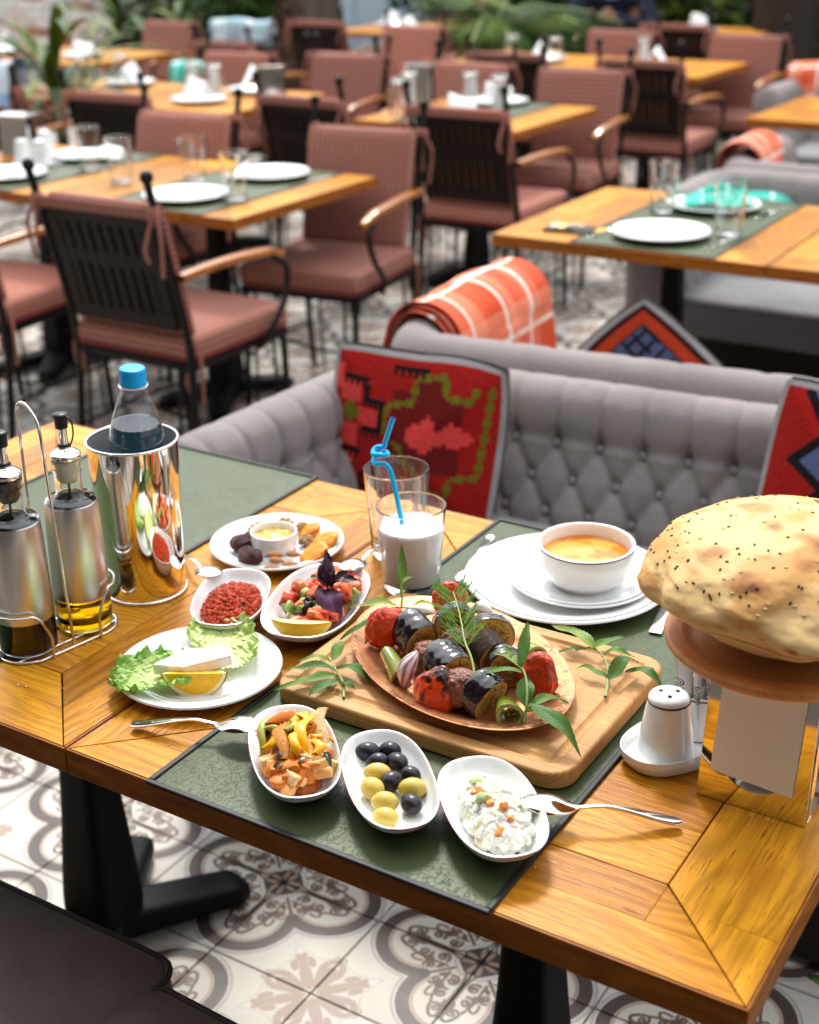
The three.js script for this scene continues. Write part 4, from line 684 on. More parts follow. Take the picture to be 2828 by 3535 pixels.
{ // dill
  const r = rng(21), D = thing('dill_sprig', 'feathery dill sprig lying across the middle of the kebab', 'dill', [0.33, Y + 0.02, -0.34]);
  const dm = mat([0.15, 0.31, 0.06], { roughness: 0.6, specularIntensity: 0.3 }), b = [0.33, Y + 0.02, -0.34];
  const path = new THREE.CatmullRomCurve3([[0.384, Y + 0.014, -0.268], [0.365, Y + 0.026, -0.292], [0.345, Y + 0.030, -0.313], [0.322, Y + 0.034, -0.345], [0.300, Y + 0.036, -0.375], [0.272, Y + 0.034, -0.412]].map((p) => V3(p[0] - b[0], p[1] - b[1], p[2] - b[2])));
  obj('stem', taper(path.getPoints(12).map((p) => p.toArray()), 0.0015, 0.0007, 30, 7), stemM, D);
  for (let k = 0; k < 22; k++) {
    const t = 0.26 + 0.74 * (k / 21), p = path.getPointAt(t), side = k % 2 ? 1 : -1, L = lerp(0.038, 0.02, Math.abs(t - 0.5) * 1.6) * (0.8 + 0.4 * r()), list = [];
    const dir = V3(-0.62, 0.22 + 0.3 * r(), -0.7).normalize().addScaledVector(V3(0.75, 0, -0.66), side * (0.55 + 0.4 * r())).normalize();
    const e = p.clone().addScaledVector(dir, L).add(V3(0, -0.003 * r(), 0));
    list.push(tube([p, p.clone().lerp(e, 0.5).add(V3(0, 0.003, 0)), e], 0.00045, 6, 4));
    for (let i = 0; i < 20; i++) { const q = p.clone().lerp(e, 0.15 + 0.85 * (i / 19)), f = V3(r() - 0.5, (r() - 0.35) * 0.9, r() - 0.5).normalize().multiplyScalar(0.6).add(dir).normalize(); list.push(tube([q, q.clone().addScaledVector(f, 0.005 + 0.002 * r()), q.clone().addScaledVector(f, 0.009 + 0.004 * r()).add(V3((r() - 0.5) * 0.003, 0.001, (r() - 0.5) * 0.003))], 0.00032, 3, 3)); }
    obj('frond', merge(list), dm, D);
  }
}
// ------------------------------------------------------------------ olives
{
  const bl = mat([0.017, 0.014, 0.02], { roughness: 0.26, clearcoat: 0.25, clearcoatRoughness: 0.25, bumpMap: meatBump, bumpScale: 0.0002 }), ye = mat([0.56, 0.40, 0.075], { roughness: 0.22, clearcoat: 0.4, clearcoatRoughness: 0.12 });
  const olive = (kind, label, x, z, L, w, ry, hole) => {
    const t = thing(kind, label, 'olive', [x, T + 0.0105 + w * 0.96, z], ry);
    obj('flesh', blob(12, (d) => { const k = 1 - 0.06 * d.x * d.x; let q = [d.x * L * 1.06, d.y * w * k * 0.95, d.z * w * k * (0.96 + 0.05 * d.x)]; if (hole) { const e = Math.hypot(d.y, d.z); if (d.x > 0.9) q[0] -= 0.0022 * sstep(0.26, 0.05, e); } return q; }), kind === 'black_olive' ? bl : ye, t, [0, 0, 0], [0.3, 0, hole ? 0.35 : 0.1]);
    return t;
  };
  olive('black_olive', 'black olive at the far left end of the olive dish', 0.319, -0.142, 0.0137, 0.0112, 0.45, 0);
  olive('black_olive', 'black olive at the far tip of the olive dish', 0.338, -0.158, 0.0122, 0.0102, 0.2, 0);
  olive('black_olive', 'black olive with a hole in front of the far left olive', 0.338, -0.132, 0.0125, 0.0103, 0.5, 1);
  olive('black_olive', 'black olive lying right of the holed far olive', 0.358, -0.141, 0.0135, 0.0112, -0.35, 0);
  olive('black_olive', 'small black olive against the right wall of the dish', 0.381, -0.130, 0.0115, 0.0098, 0.1, 0);
  olive('black_olive', 'black olive with a hole amid the yellow olives', 0.3715, -0.106, 0.0135, 0.0112, 1.2, 1);
  olive('black_olive', 'black olive nearest the viewer beside a yellow one', 0.411, -0.084, 0.0132, 0.0112, -0.5, 0);
  olive('yellow_olive', 'yellow olive farthest back in the olive dish', 0.351, -0.112, 0.0148, 0.0118, 0.35, 0);
  olive('yellow_olive', 'large yellow olive against the left wall of the dish', 0.362, -0.085, 0.0145, 0.0125, -0.3, 0);
  olive('yellow_olive', 'yellow olive against the right wall of the dish', 0.398, -0.107, 0.0145, 0.012, 0.4, 0);
  olive('yellow_olive', 'yellow olive second from the near end of the dish', 0.386, -0.072, 0.0142, 0.0118, 0.3, 0);
  olive('yellow_olive', 'yellow olive at the near end of the olive dish', 0.401, -0.050, 0.0138, 0.0115, 0.0, 0);
}
// ------------------------------------------------------------------ salads and relish
const heap = (a, b, h, ang, x, z) => (u, v) => 0; // (placement helper is local to each dish below)
function inOval(r, a, b, ang, cx, cz) { const t = r() * 2 * PI, k = Math.sqrt(r()), [x, z] = sup(t, 2.3), X = a * k * x, Z = b * k * z; return [cx + X * Math.cos(ang) - Z * Math.sin(ang), cz + X * Math.sin(ang) + Z * Math.cos(ang), k]; }
{ // red relish
  const r = rng(31), cx = -0.026, cz = -0.340, ang = 1.08, list = [];
  list.push(place(heapOf(0.058, 0.025, 0.034, 2, 0.2, 5, 24), [0, 0.003, 0], [0, -ang, 0]));
  for (let i = 0; i < 1100; i++) { const [x, z, k] = inOval(r, 0.063, 0.0365, ang, 0, 0), s = 0.0014 + 0.0030 * r() * r() + 0.0006; list.push(place(lump(s * 1.3, s, s, i % 17, 0.35, 2, 2), [x, 0.0125 + 0.0140 * (1 - k * k) + 0.003 * r(), z], [r() * 6, r() * 6, r() * 6])); }
  const g = merge(list); paint(g, (x, y, z) => { const n = n3(x * 330 + 50, y * 330 + 50, z * 330 + 50), m = n3(x * 190 + 20, y * 190, z * 190 + 9); return m > 0.8 ? [0.05, 0.06, 0.015] : mix3([0.22, 0.010, 0.004], [0.52, 0.055, 0.008], n); });
  tag(obj('pepper_relish', g, mat([1, 1, 1], { vertexColors: true, roughness: 0.42, specularIntensity: 0.3 }), scene, [cx, T + 0.0075, cz]), 'chopped red pepper relish heaped in the oval dish', 'relish', null, 'stuff');
}
function wedge(label, pos, rot, L, R, angle, peel, pulp, kind = 'lemon_wedge') { // citrus wedge: axis along x, faces open upward
  const t = thing(kind, label, 'lemon wedge', pos); t.rotation.set(...rot); t.rotation.order = 'YXZ';
  const prof = (s) => R * Math.pow(Math.sin(PI * clamp(s, 0.001, 0.999)), 0.62);
  obj('rind', grid(40, 40, (u, v) => { const a = -angle / 2 + u * angle, q = prof(v); return [(v - 0.5) * L * (1 + 0.04 * Math.cos(v * PI * 2)), -q * Math.cos(a), q * Math.sin(a)]; }), peel, t);
  for (const s of [-1, 1]) { const a = (s * angle) / 2; const g = grid(12, 40, (u, v) => { const q = prof(v) * u * 0.997; return [(v - 0.5) * L, -q * Math.cos(a), q * Math.sin(a)]; }); const p = g.attributes.position, uv = g.attributes.uv; for (let i = 0; i < p.count; i++) { const y = Math.hypot(p.getY(i), p.getZ(i)); uv.setXY(i, p.getX(i) / L + 0.5, clamp(1 - y / (R * 1.0), 0.004, 0.996)); } obj('cut_face', g, pulp, t); }
  return t;
}
const pulpTex = canvasTex(512, 256, (c) => { // half-disc of pulp with pith and thin rind at the arc
  const r = rng(12); c.fillStyle = '#e6a414'; c.fillRect(0, 0, 512, 256);
  const shape = (k) => { c.beginPath(); for (let i = 0; i <= 60; i++) { const s = i / 60, R = Math.pow(Math.sin(PI * clamp(s, 0.001, 0.999)), 0.62) * k; c.lineTo(256 + (s - 0.5) * 512 * Math.sqrt(k), R * 256); } c.lineTo(256 + 256 * Math.sqrt(k), 0); c.lineTo(256 - 256 * Math.sqrt(k), 0); c.fill(); };
  c.fillStyle = '#f3e9bd'; shape(0.965); c.fillStyle = '#fbbc10'; shape(0.80);
  for (let i = 0; i < 420; i++) { const x = 60 + 392 * r(), y = r() * 185; c.strokeStyle = ['rgba(255,214,90,.7)', 'rgba(214,130,6,.5)', 'rgba(255,240,190,.6)'][Math.floor(r() * 3)]; c.lineWidth = 1 + 3 * r(); c.beginPath(); const a = Math.atan2(y + 60, x - 256), l = 6 + 18 * r(); c.moveTo(x, y); c.lineTo(x + l * Math.cos(a), y + l * Math.sin(a)); c.stroke(); }
  c.fillStyle = 'rgba(246,236,196,.8)'; c.fillRect(40, 0, 432, 5);
});
const pulpM = mat([0.97, 0.95, 0.9], { map: pulpTex, roughness: 0.25, bumpMap: pulpTex, bumpScale: 0.0008 });
pulpTex.flipY = true;
const peelM = mat([0.72, 0.42, 0.012], { roughness: 0.35, bumpMap: meatBump, bumpScale: 0.0006, clearcoat: 0.2 });
const paleM = mat([0.80, 0.68, 0.32], { roughness: 0.4 });
wedge('lemon wedge with its juicy face to the viewer on the white plate', [0.063, T + 0.037, -0.157], [0.62, 0.55, 0.0], 0.077, 0.036, 1.25, peelM, pulpM);
wedge('lemon wedge with its yellow rind to the viewer on the tomato salad', [0.094, T + 0.036, -0.333], [-1.25, 0.52, -0.07], 0.076, 0.029, 1.3, peelM, paleM);
{ // lettuce and white cheese
  const lt = mat([1, 1, 1], { vertexColors: true, roughness: 0.42, transmission: 0.12, thickness: 0 });
  const lettuce = (label, pos, L, w, ry, seed, pale) => {
    const g = grid(60, 56, (u, v) => { const s = u * 2 - 1, e = Math.pow(Math.abs(s), 2.2), tip = sstep(0.62, 1, v), ruf = 0.0015 + 0.010 * Math.max(e, tip), x = v * L * (1 - 0.16 * e) + 0.002 * Math.sin(s * 37 + seed), z = s * w * (0.35 + 0.65 * Math.sin(PI * Math.min(0.15 + v * 0.62, 1))) + 0.0022 * Math.sin(v * 60 + s * 4); return [x, 0.006 + ruf * (fbm(s * 5 + seed * 3 + 20, v * 7 + 9, seed, 3) - 0.42) * 2.6 + 0.0022 * Math.sin(v * 41 + s * 17 + seed) * Math.max(e, tip) + 0.010 * e, z]; });
    paint(g, (x, y, z, u, v) => { const s = Math.abs(u * 2 - 1), k = clamp(Math.max(Math.pow(s, 1.5), v * v) * (1 - pale) + 0.2 * (fbm(u * 14 + seed, v * 14, 2, 3) - 0.5)), rib = sstep(0.10, 0.02, s) * (1 - v) + 0.5 * sstep(0.12, 0.0, Math.abs(((s * 1.1 + v * 4) % 1) - 0.5)) * (1 - s); return mix3(mix3([0.62, 0.70, 0.30], [0.24, 0.46, 0.07], k), [0.70, 0.76, 0.45], 0.6 * clamp(rib)); });
    return tag(obj('lettuce_leaf', g, lt, scene, pos, [0, ry, 0]), label, 'lettuce leaf');
  };
  lettuce('frilly green lettuce leaf hanging over the left edge of the plate', [0.045, T + 0.013, -0.178], 0.104, 0.046, 3.75, 1, 0.0);
  lettuce('pale lettuce leaf lying behind the white cheese', [0.075, T + 0.014, -0.215], 0.128, 0.042, 2.45, 5, 0.6);
  const c = clipTo([[-1, -1], [1, -1], [1, 1], [-1, 1]], [[0.0, 0.0], [0.042, -0.002], [0.092, 0.026], [0.080, 0.043], [0.028, 0.040]]);
  const ch = slab(c, 0, 0.0135, 0.0012, (x, y) => [x * 12, y * 12]);
  tag(obj('cheese_slice', ch, mat([0.86, 0.84, 0.77], { roughness: 0.5, bumpMap: meatBump, bumpScale: 0.0006 }), scene, [0.008, T + 0.0245, -0.148], [0.06, 0.30, 0.08]), 'thick slice of white cheese on the lettuce', 'cheese');
}
const diceGeo = [0, 1, 2, 3].map((k) => { const g = mergeVertices((() => { const q = new THREE.BoxGeometry(1, 0.8, 0.9, 5, 5, 5); q.deleteAttribute('normal'); q.deleteAttribute('uv'); return q; })(), 1e-4), p = g.attributes.position; for (let i = 0; i < p.count; i++) { const d = V3().fromBufferAttribute(p, i), l = d.length(), m = d.clone().normalize().multiplyScalar(0.58); d.lerp(m, 0.28); const n = 1 + 0.3 * (fbm(d.x * 2.4 + k * 9, d.y * 2.4 + 3, d.z * 2.4, 2) - 0.5); p.setXYZ(i, d.x * n, d.y * n, d.z * n); } g.setAttribute('uv', new THREE.Float32BufferAttribute(new Float32Array(p.count * 2), 2)); g.computeVertexNormals(); return g; });
const wet = (c, o = {}) => mat(c, { roughness: 0.3, specularIntensity: 0.55, ...o });
const tomRed = [wet([0.55, 0.035, 0.008]), wet([0.66, 0.10, 0.022]), wet([0.68, 0.19, 0.07])], cuke = [wet([0.36, 0.46, 0.13]), wet([0.50, 0.55, 0.24]), wet([0.12, 0.20, 0.03])];
{ // tomato salad
  const r = rng(51), cx = 0.070, cz = -0.408, ang = 1.26, t = thing('tomato_salad', 'chopped tomato and cucumber salad in the large oval dish', 'salad', [cx, T + 0.006, cz]);
  obj('salad_bed', place(heapOf(0.072, 0.020, 0.040, 4, 0.15, 3, 14), [0, 0.003, 0], [0, -ang, 0]), mat([0.20, 0.07, 0.02], { roughness: 0.3 }), t);
  for (let i = 0; i < 78; i++) {
    const [x, z, k] = inOval(r, 0.076, 0.042, ang, 0, 0), tom = r() < 0.52, s = tom ? 0.012 + 0.009 * r() : 0.008 + 0.008 * r();
    obj(tom ? 'tomato_chunk' : 'cucumber_chunk', diceGeo[i % 4], (tom ? tomRed : cuke)[Math.floor(r() * 3)], t, [x, 0.0185 + 0.013 * (1 - k * k) + 0.004 * r(), z], [r() * 6, r() * 6, r() * 6]).scale.set(s, s * (tom ? 0.75 : 0.6), s * (0.8 + 0.4 * r()));
  }
  for (let i = 0; i < 46; i++) { const [x, z, k] = inOval(r, 0.08, 0.046, ang, 0, 0); obj('herb_bit', leaf(0.010 + 0.006 * r(), 0.004 + 0.003 * r(), { curl: 0.4, n: 6 }), leafM[1], t, [x, 0.022 + 0.016 * (1 - k * k), z], [r() - 0.5, r() * 6, r() - 0.5]); }
  for (let i = 0; i < 5; i++) { const [x, z, k] = inOval(r, 0.05, 0.035, ang, 0, 0); obj('dark_olive_bit', diceGeo[i % 4], wet([0.02, 0.015, 0.02]), t, [x, 0.024 + 0.012 * (1 - k * k), z], [r() * 6, r() * 6, 0]).scale.setScalar(0.012); }
  const pm = [mat([0.052, 0.014, 0.03], { map: leafTex, roughness: 0.4 }), mat([0.19, 0.075, 0.16], { map: leafTex, roughness: 0.5 })];
  const bs = thing('purple_basil', 'purple basil sprig on top of the tomato salad', 'basil sprig', [0.090, T + 0.046, -0.398]);
  obj('stem', taper([[0.004, -0.012, 0.006], [0, 0.004, 0], [-0.006, 0.018, -0.008]], 0.0016, 0.0012, 10, 6), mat([0.09, 0.03, 0.05], { roughness: 0.5 }), bs);
  for (const [rot, L, w, m, p] of [[[0.2, -0.72, -0.25], 0.052, 0.040, 1, [0.0, 0.004, 0.002]], [[-0.4, 2.5, 1.0], 0.040, 0.022, 0, [0, 0.008, 0]], [[0.5, 1.95, 1.25], 0.044, 0.019, 0, [-0.002, 0.012, -0.004]], [[0.3, 0.85, 0.75], 0.036, 0.02, 0, [0.002, 0.008, -0.002]], [[0.2, 0.35, 0.45], 0.04, 0.017, 0, [0.002, 0.012, -0.006]], [[0, -2.0, 0.2], 0.024, 0.016, 0, [0, 0.004, 0]]]) { const o = obj('leaf', leaf(L, w, { curl: 0.35, fold: 0.2, wave: 0.16, serr: 0.06, seed: L * 90, n: 18 }), pm[m], bs, p); o.rotation.set(...rot, 'YZX'); }
}
{ // chicken salad
  const r = rng(61), cx = 0.262, cz = -0.088, ang = 0.80, t = thing('chicken_salad', 'orange chicken salad with yellow pepper strips in the oval dish', 'salad', [cx, T + 0.009, cz]);
  const chick = [[0.74, 0.36, 0.11], [0.78, 0.48, 0.22], [0.68, 0.24, 0.03], [0.58, 0.15, 0.012]].map((c) => mat(c, { roughness: 0.45, bumpMap: oakBump, bumpScale: 0.002, specularIntensity: 0.6 })), yel = wet([0.82, 0.38, 0.008]), ora = wet([0.62, 0.15, 0.012]), gre = wet([0.34, 0.31, 0.04]), drk = mat([0.03, 0.045, 0.012], { map: leafTex, roughness: 0.3 });
  obj('salad_bed', place(heapOf(0.056, 0.022, 0.028, 4, 0.15, 3, 14), [0, 0.003, 0], [0, -ang, 0]), wet([0.42, 0.10, 0.012]), t);
  const strip = (L, w, bend) => grid(12, 26, (u, v) => { const a = u * 2 * PI, k = Math.sin(PI * clamp(v, 0.06, 0.94)) ** 0.35; return [(v - 0.5) * L, bend * Math.sin(PI * v) + 0.0022 * Math.sin(a), w * k * Math.cos(a) * 0.5 + 0.006 * Math.sin(v * 5)]; }, true);
  for (let i = 0; i < 58; i++) {
    const [x, z, k] = inOval(r, 0.060, 0.029, ang, 0, 0), y = 0.0195 + 0.0135 * (1 - k * k) + 0.005 * r();
    const o = obj('chicken_piece', diceGeo[i % 4], chick[Math.floor(r() * 4)], t, [x, y, z], [(r() - 0.5) * 1.2, r() * 6, (r() - 0.5) * 1.2]); o.scale.set(0.018 + 0.020 * r(), 0.011 + 0.006 * r(), 0.012 + 0.007 * r());
  }
  for (let i = 0; i < 9; i++) { const [x, z, k] = inOval(r, 0.056, 0.030, ang, 0, 0), j = i % 7; obj(j < 3 ? 'yellow_pepper_strip' : j < 5 ? 'carrot_strip' : 'green_pepper_strip', strip(0.026 + 0.026 * r(), 0.008 + 0.006 * r(), 0.004 + 0.008 * r()), j < 3 ? yel : j < 5 ? ora : gre, t, [x, 0.027 + 0.016 * (1 - k * k) + 0.004 * r(), z], [(r() - 0.5) * 1.2, r() * 6, (r() - 0.5) * 0.7]); }
  obj('yellow_pepper_strip', strip(0.062, 0.014, 0.014), yel, t, [0.012, 0.040, -0.004], [0.3, -1.25, -0.1]); obj('yellow_pepper_strip', strip(0.045, 0.013, 0.010), yel, t, [-0.018, 0.038, -0.020], [0.4, 0.9, 0.1]);
  obj('chicken_piece', strip(0.050, 0.024, 0.004), chick[1], t, [0.010, 0.040, -0.032], [0.5, -1.2, 0]); obj('carrot_strip', strip(0.056, 0.016, 0.008), chick[2], t, [-0.008, 0.040, 0.010], [0.2, -1.15, 0]); obj('green_pepper_strip', strip(0.055, 0.010, 0.010), gre, t, [-0.036, 0.034, 0.004], [0.4, -1.4, 0]);
  for (let i = 0; i < 14; i++) { const [x, z, k] = inOval(r, 0.060, 0.030, ang, 0, 0); obj('herb_leaf', leaf(0.014 + 0.012 * r(), 0.008, { curl: 0.5, n: 8 }), drk, t, [x, 0.033 + 0.0135 * (1 - k * k), z], [r() - 0.5, r() * 6, r() - 0.5]); }
}
{ // potato salad
  const r = rng(71), cx = 0.494, cz = -0.112, ang = 0.79, t = thing('potato_salad', 'creamy potato salad with carrot cubes in the oval dish', 'salad', [cx, T + 0.009, cz]);
  const cream = mat([1, 1, 1], { vertexColors: true, roughness: 0.32, clearcoat: 0.2, clearcoatRoughness: 0.3 }), list = [place(heapOf(0.059, 0.032, 0.031, 6, 0.24, 5, 44), [0, 0.003, 0], [0, -ang, 0])];
  for (let i = 0; i < 340; i++) { const [x, z, k] = inOval(r, 0.060, 0.031, ang, 0, 0), s = 0.0026 + 0.005 * r() * r() + 0.0012; list.push(place(r() < 0.22 ? diceGeo[i % 4].clone().scale(1.6, 1.6, 1.6) : lump(1.2, 0.8, 1, i % 13, 0.3, 1.6, 6), [x, 0.0135 + 0.0180 * (1 - k * k) + 0.005 * (fbm(x * 60 + 9, z * 60 + 9, 2, 2) - 0.4), z], [r() * 6, r() * 6, r() * 6], s)); }
  const g = merge(list); paint(g, (x, y, z) => { const n = n3(x * 170 + 50, y * 170 + 50, z * 170 + 50), m = n3(x * 240 + 20, y * 240 + 7, z * 240 + 9); return m > 0.9 ? [0.56, 0.60, 0.40] : mix3([0.76, 0.74, 0.66], [0.72, 0.63, 0.38], sstep(0.55, 0.9, n)); });
  kindOf(obj('dressed_potato', g, cream, t), 'stuff');
  for (let i = 0; i < 17; i++) { const [x, z, k] = inOval(r, 0.052, 0.026, ang, 0, 0), s = 0.005 + 0.006 * r(); obj(i % 3 ? 'carrot_cube' : 'pickle_cube', diceGeo[i % 4], i % 3 ? wet([0.78, 0.27, 0.06]) : wet([0.42, 0.50, 0.22]), t, [x, 0.0215 + 0.0185 * (1 - k * k), z], [r() * 6, r() * 6, r() * 6]).scale.setScalar(s); }
}
{ // snack plate
  const dm = mat([1, 1, 1], { vertexColors: true, roughness: 0.42, bumpMap: oakBump, bumpScale: 0.002 });
  const date = (label, x, z, L, w, ry) => { const g = blob(20, (d) => { const k = 1 + 0.22 * Math.sin(5 * Math.atan2(d.y, d.z) + 3 * d.x) * (1 - d.x * d.x) * fbm(d.x * 2 + 7, d.y * 2 + x * 90, d.z * 2, 2); return [d.x * L, d.y * w * k * 0.8, d.z * w * k]; }); paint(g, (a, b, c) => mix3([0.030, 0.006, 0.008], [0.085, 0.016, 0.016], fbm(a * 120 + 9, b * 120, c * 120 + 9, 3))); return tag(obj('date', g, dm, scene, [x, T + 0.008 + w * 0.8, z], [0, ry, 0]), label, 'date'); };
  date('dark date at the left of the snack plate', -0.141, -0.507, 0.0205, 0.0145, -1.1); date('largest dark date lying in front of the honey ramekin', -0.101, -0.478, 0.0235, 0.0155, -0.3); date('dark date wedged behind the other two dates', -0.140, -0.532, 0.0195, 0.012, -0.9);
  const am = mat([0.44, 0.19, 0.065], { roughness: 0.6, bumpMap: oakBump, bumpScale: 0.0012 });
  const alm = (label, x, z, ry, y = 0) => tag(obj('almond', blob(10, (d) => { const w = 0.0066 * (1 - 0.32 * d.x); return [d.x * 0.0122, d.y * w * 0.62, d.z * w]; }), am, scene, [x, T + 0.0142 + y, z], [0, ry, 0.05]), label, 'almond');
  alm('almond lying against the ramekin foot', -0.073, -0.500, 0.3, 0.006); alm('almond farthest right in the almond heap', -0.052, -0.516, 0.1, 0.005); alm('almond in the middle of the almond heap', -0.062, -0.489, 0.1, 0.004); alm('almond at the front right of the almond heap', -0.042, -0.494, 0.5); alm('almond nearest the viewer on the snack plate', -0.058, -0.472, 0.5);
  const apm = mat([1, 1, 1], { vertexColors: true, roughness: 0.42, specularIntensity: 0.5 });
  const apr = (label, x, z, rx, ry, seed, y) => { const g = blob(20, (d) => { const k = 1 + 0.22 * (fbm(d.x * 1.6 + seed, d.y * 1.6 + 4, d.z * 1.6, 3) - 0.5) * 2; return [d.x * rx * k, d.y * 0.0075 * k - 0.003 * (1 - d.x * d.x) * (1 - d.z * d.z), d.z * rx * 0.78 * k]; }); paint(g, (a, b, c) => mix3([0.66, 0.185, 0.008], [0.82, 0.34, 0.025], clamp(fbm(a * 90 + 4, b * 90, c * 90, 3) * 1.5 - 0.3))); return tag(obj('dried_apricot', g, apm, scene, [x, T + y, z], [0.25, ry, 0.3]), label, 'dried apricot'); };
  apr('dried apricot farthest back on the snack plate', -0.083, -0.600, 0.018, 0.4, 1, 0.018); apr('dried apricot at the right edge of the snack plate', -0.042, -0.580, 0.023, 0.2, 4, 0.019); apr('largest dried apricot at the front right of the snack plate', -0.029, -0.534, 0.0235, 0.8, 7, 0.019);
  const wm = mat([0.44, 0.27, 0.13], { roughness: 0.7 });
  const wal = (label, x, z, s, seed) => tag(obj('walnut', blob(18, (d) => { const k = 1 + 0.5 * (fbm(d.x * 4 + seed, d.y * 4 + 3, d.z * 4, 3) - 0.5) * 2 - 0.3 * sstep(0.15, 0, Math.abs(d.z)); return [d.x * s * k, d.y * s * 0.7 * k, d.z * s * 0.8 * k]; }), wm, scene, [x, T + 0.0165, z], [0, seed, 0]), label, 'walnut');
  wal('walnut half at the back left of the snack plate', -0.156, -0.567, 0.014, 2); wal('walnut half straight behind the ramekin', -0.128, -0.597, 0.016, 5); wal('walnut piece between ramekin and apricots', -0.070, -0.570, 0.011, 8); wal('walnut piece next to the rearmost apricot', -0.100, -0.604, 0.011, 11);
  const rk = thing('honey_ramekin', 'small white ramekin of honey on the snack plate', 'ramekin', [-0.103, T + 0.0075, -0.538]);
  obj('ramekin_wall', lathe([[0, 0.001], [0.028, 0.001], [0.0315, 0.003], [0.0335, 0.012], [0.0342, 0.027], [0.0332, 0.0285], [0.0315, 0.027], [0.0305, 0.012], [0.028, 0.006], [0, 0.005]], 64), china, rk);
  const hg = grid(48, 20, (u, v) => { const a = u * 2 * PI, R = v * 0.0312; return [R * Math.cos(a), 0.019 + 0.0025 * (fbm(R * Math.cos(a) * 160 + 9, R * Math.sin(a) * 160 + 9, 2, 3) - 0.3) * (1 - v * v), R * Math.sin(a)]; }, true);
  paint(hg, (x, y, z) => mix3([0.58, 0.30, 0.04], [0.82, 0.62, 0.24], sstep(0.5, 0.62, fbm(x * 170 + 9, z * 170 + 9, 5, 3))));
  obj('honey', hg, mat([1, 1, 1], { vertexColors: true, roughness: 0.18 }), rk);
}
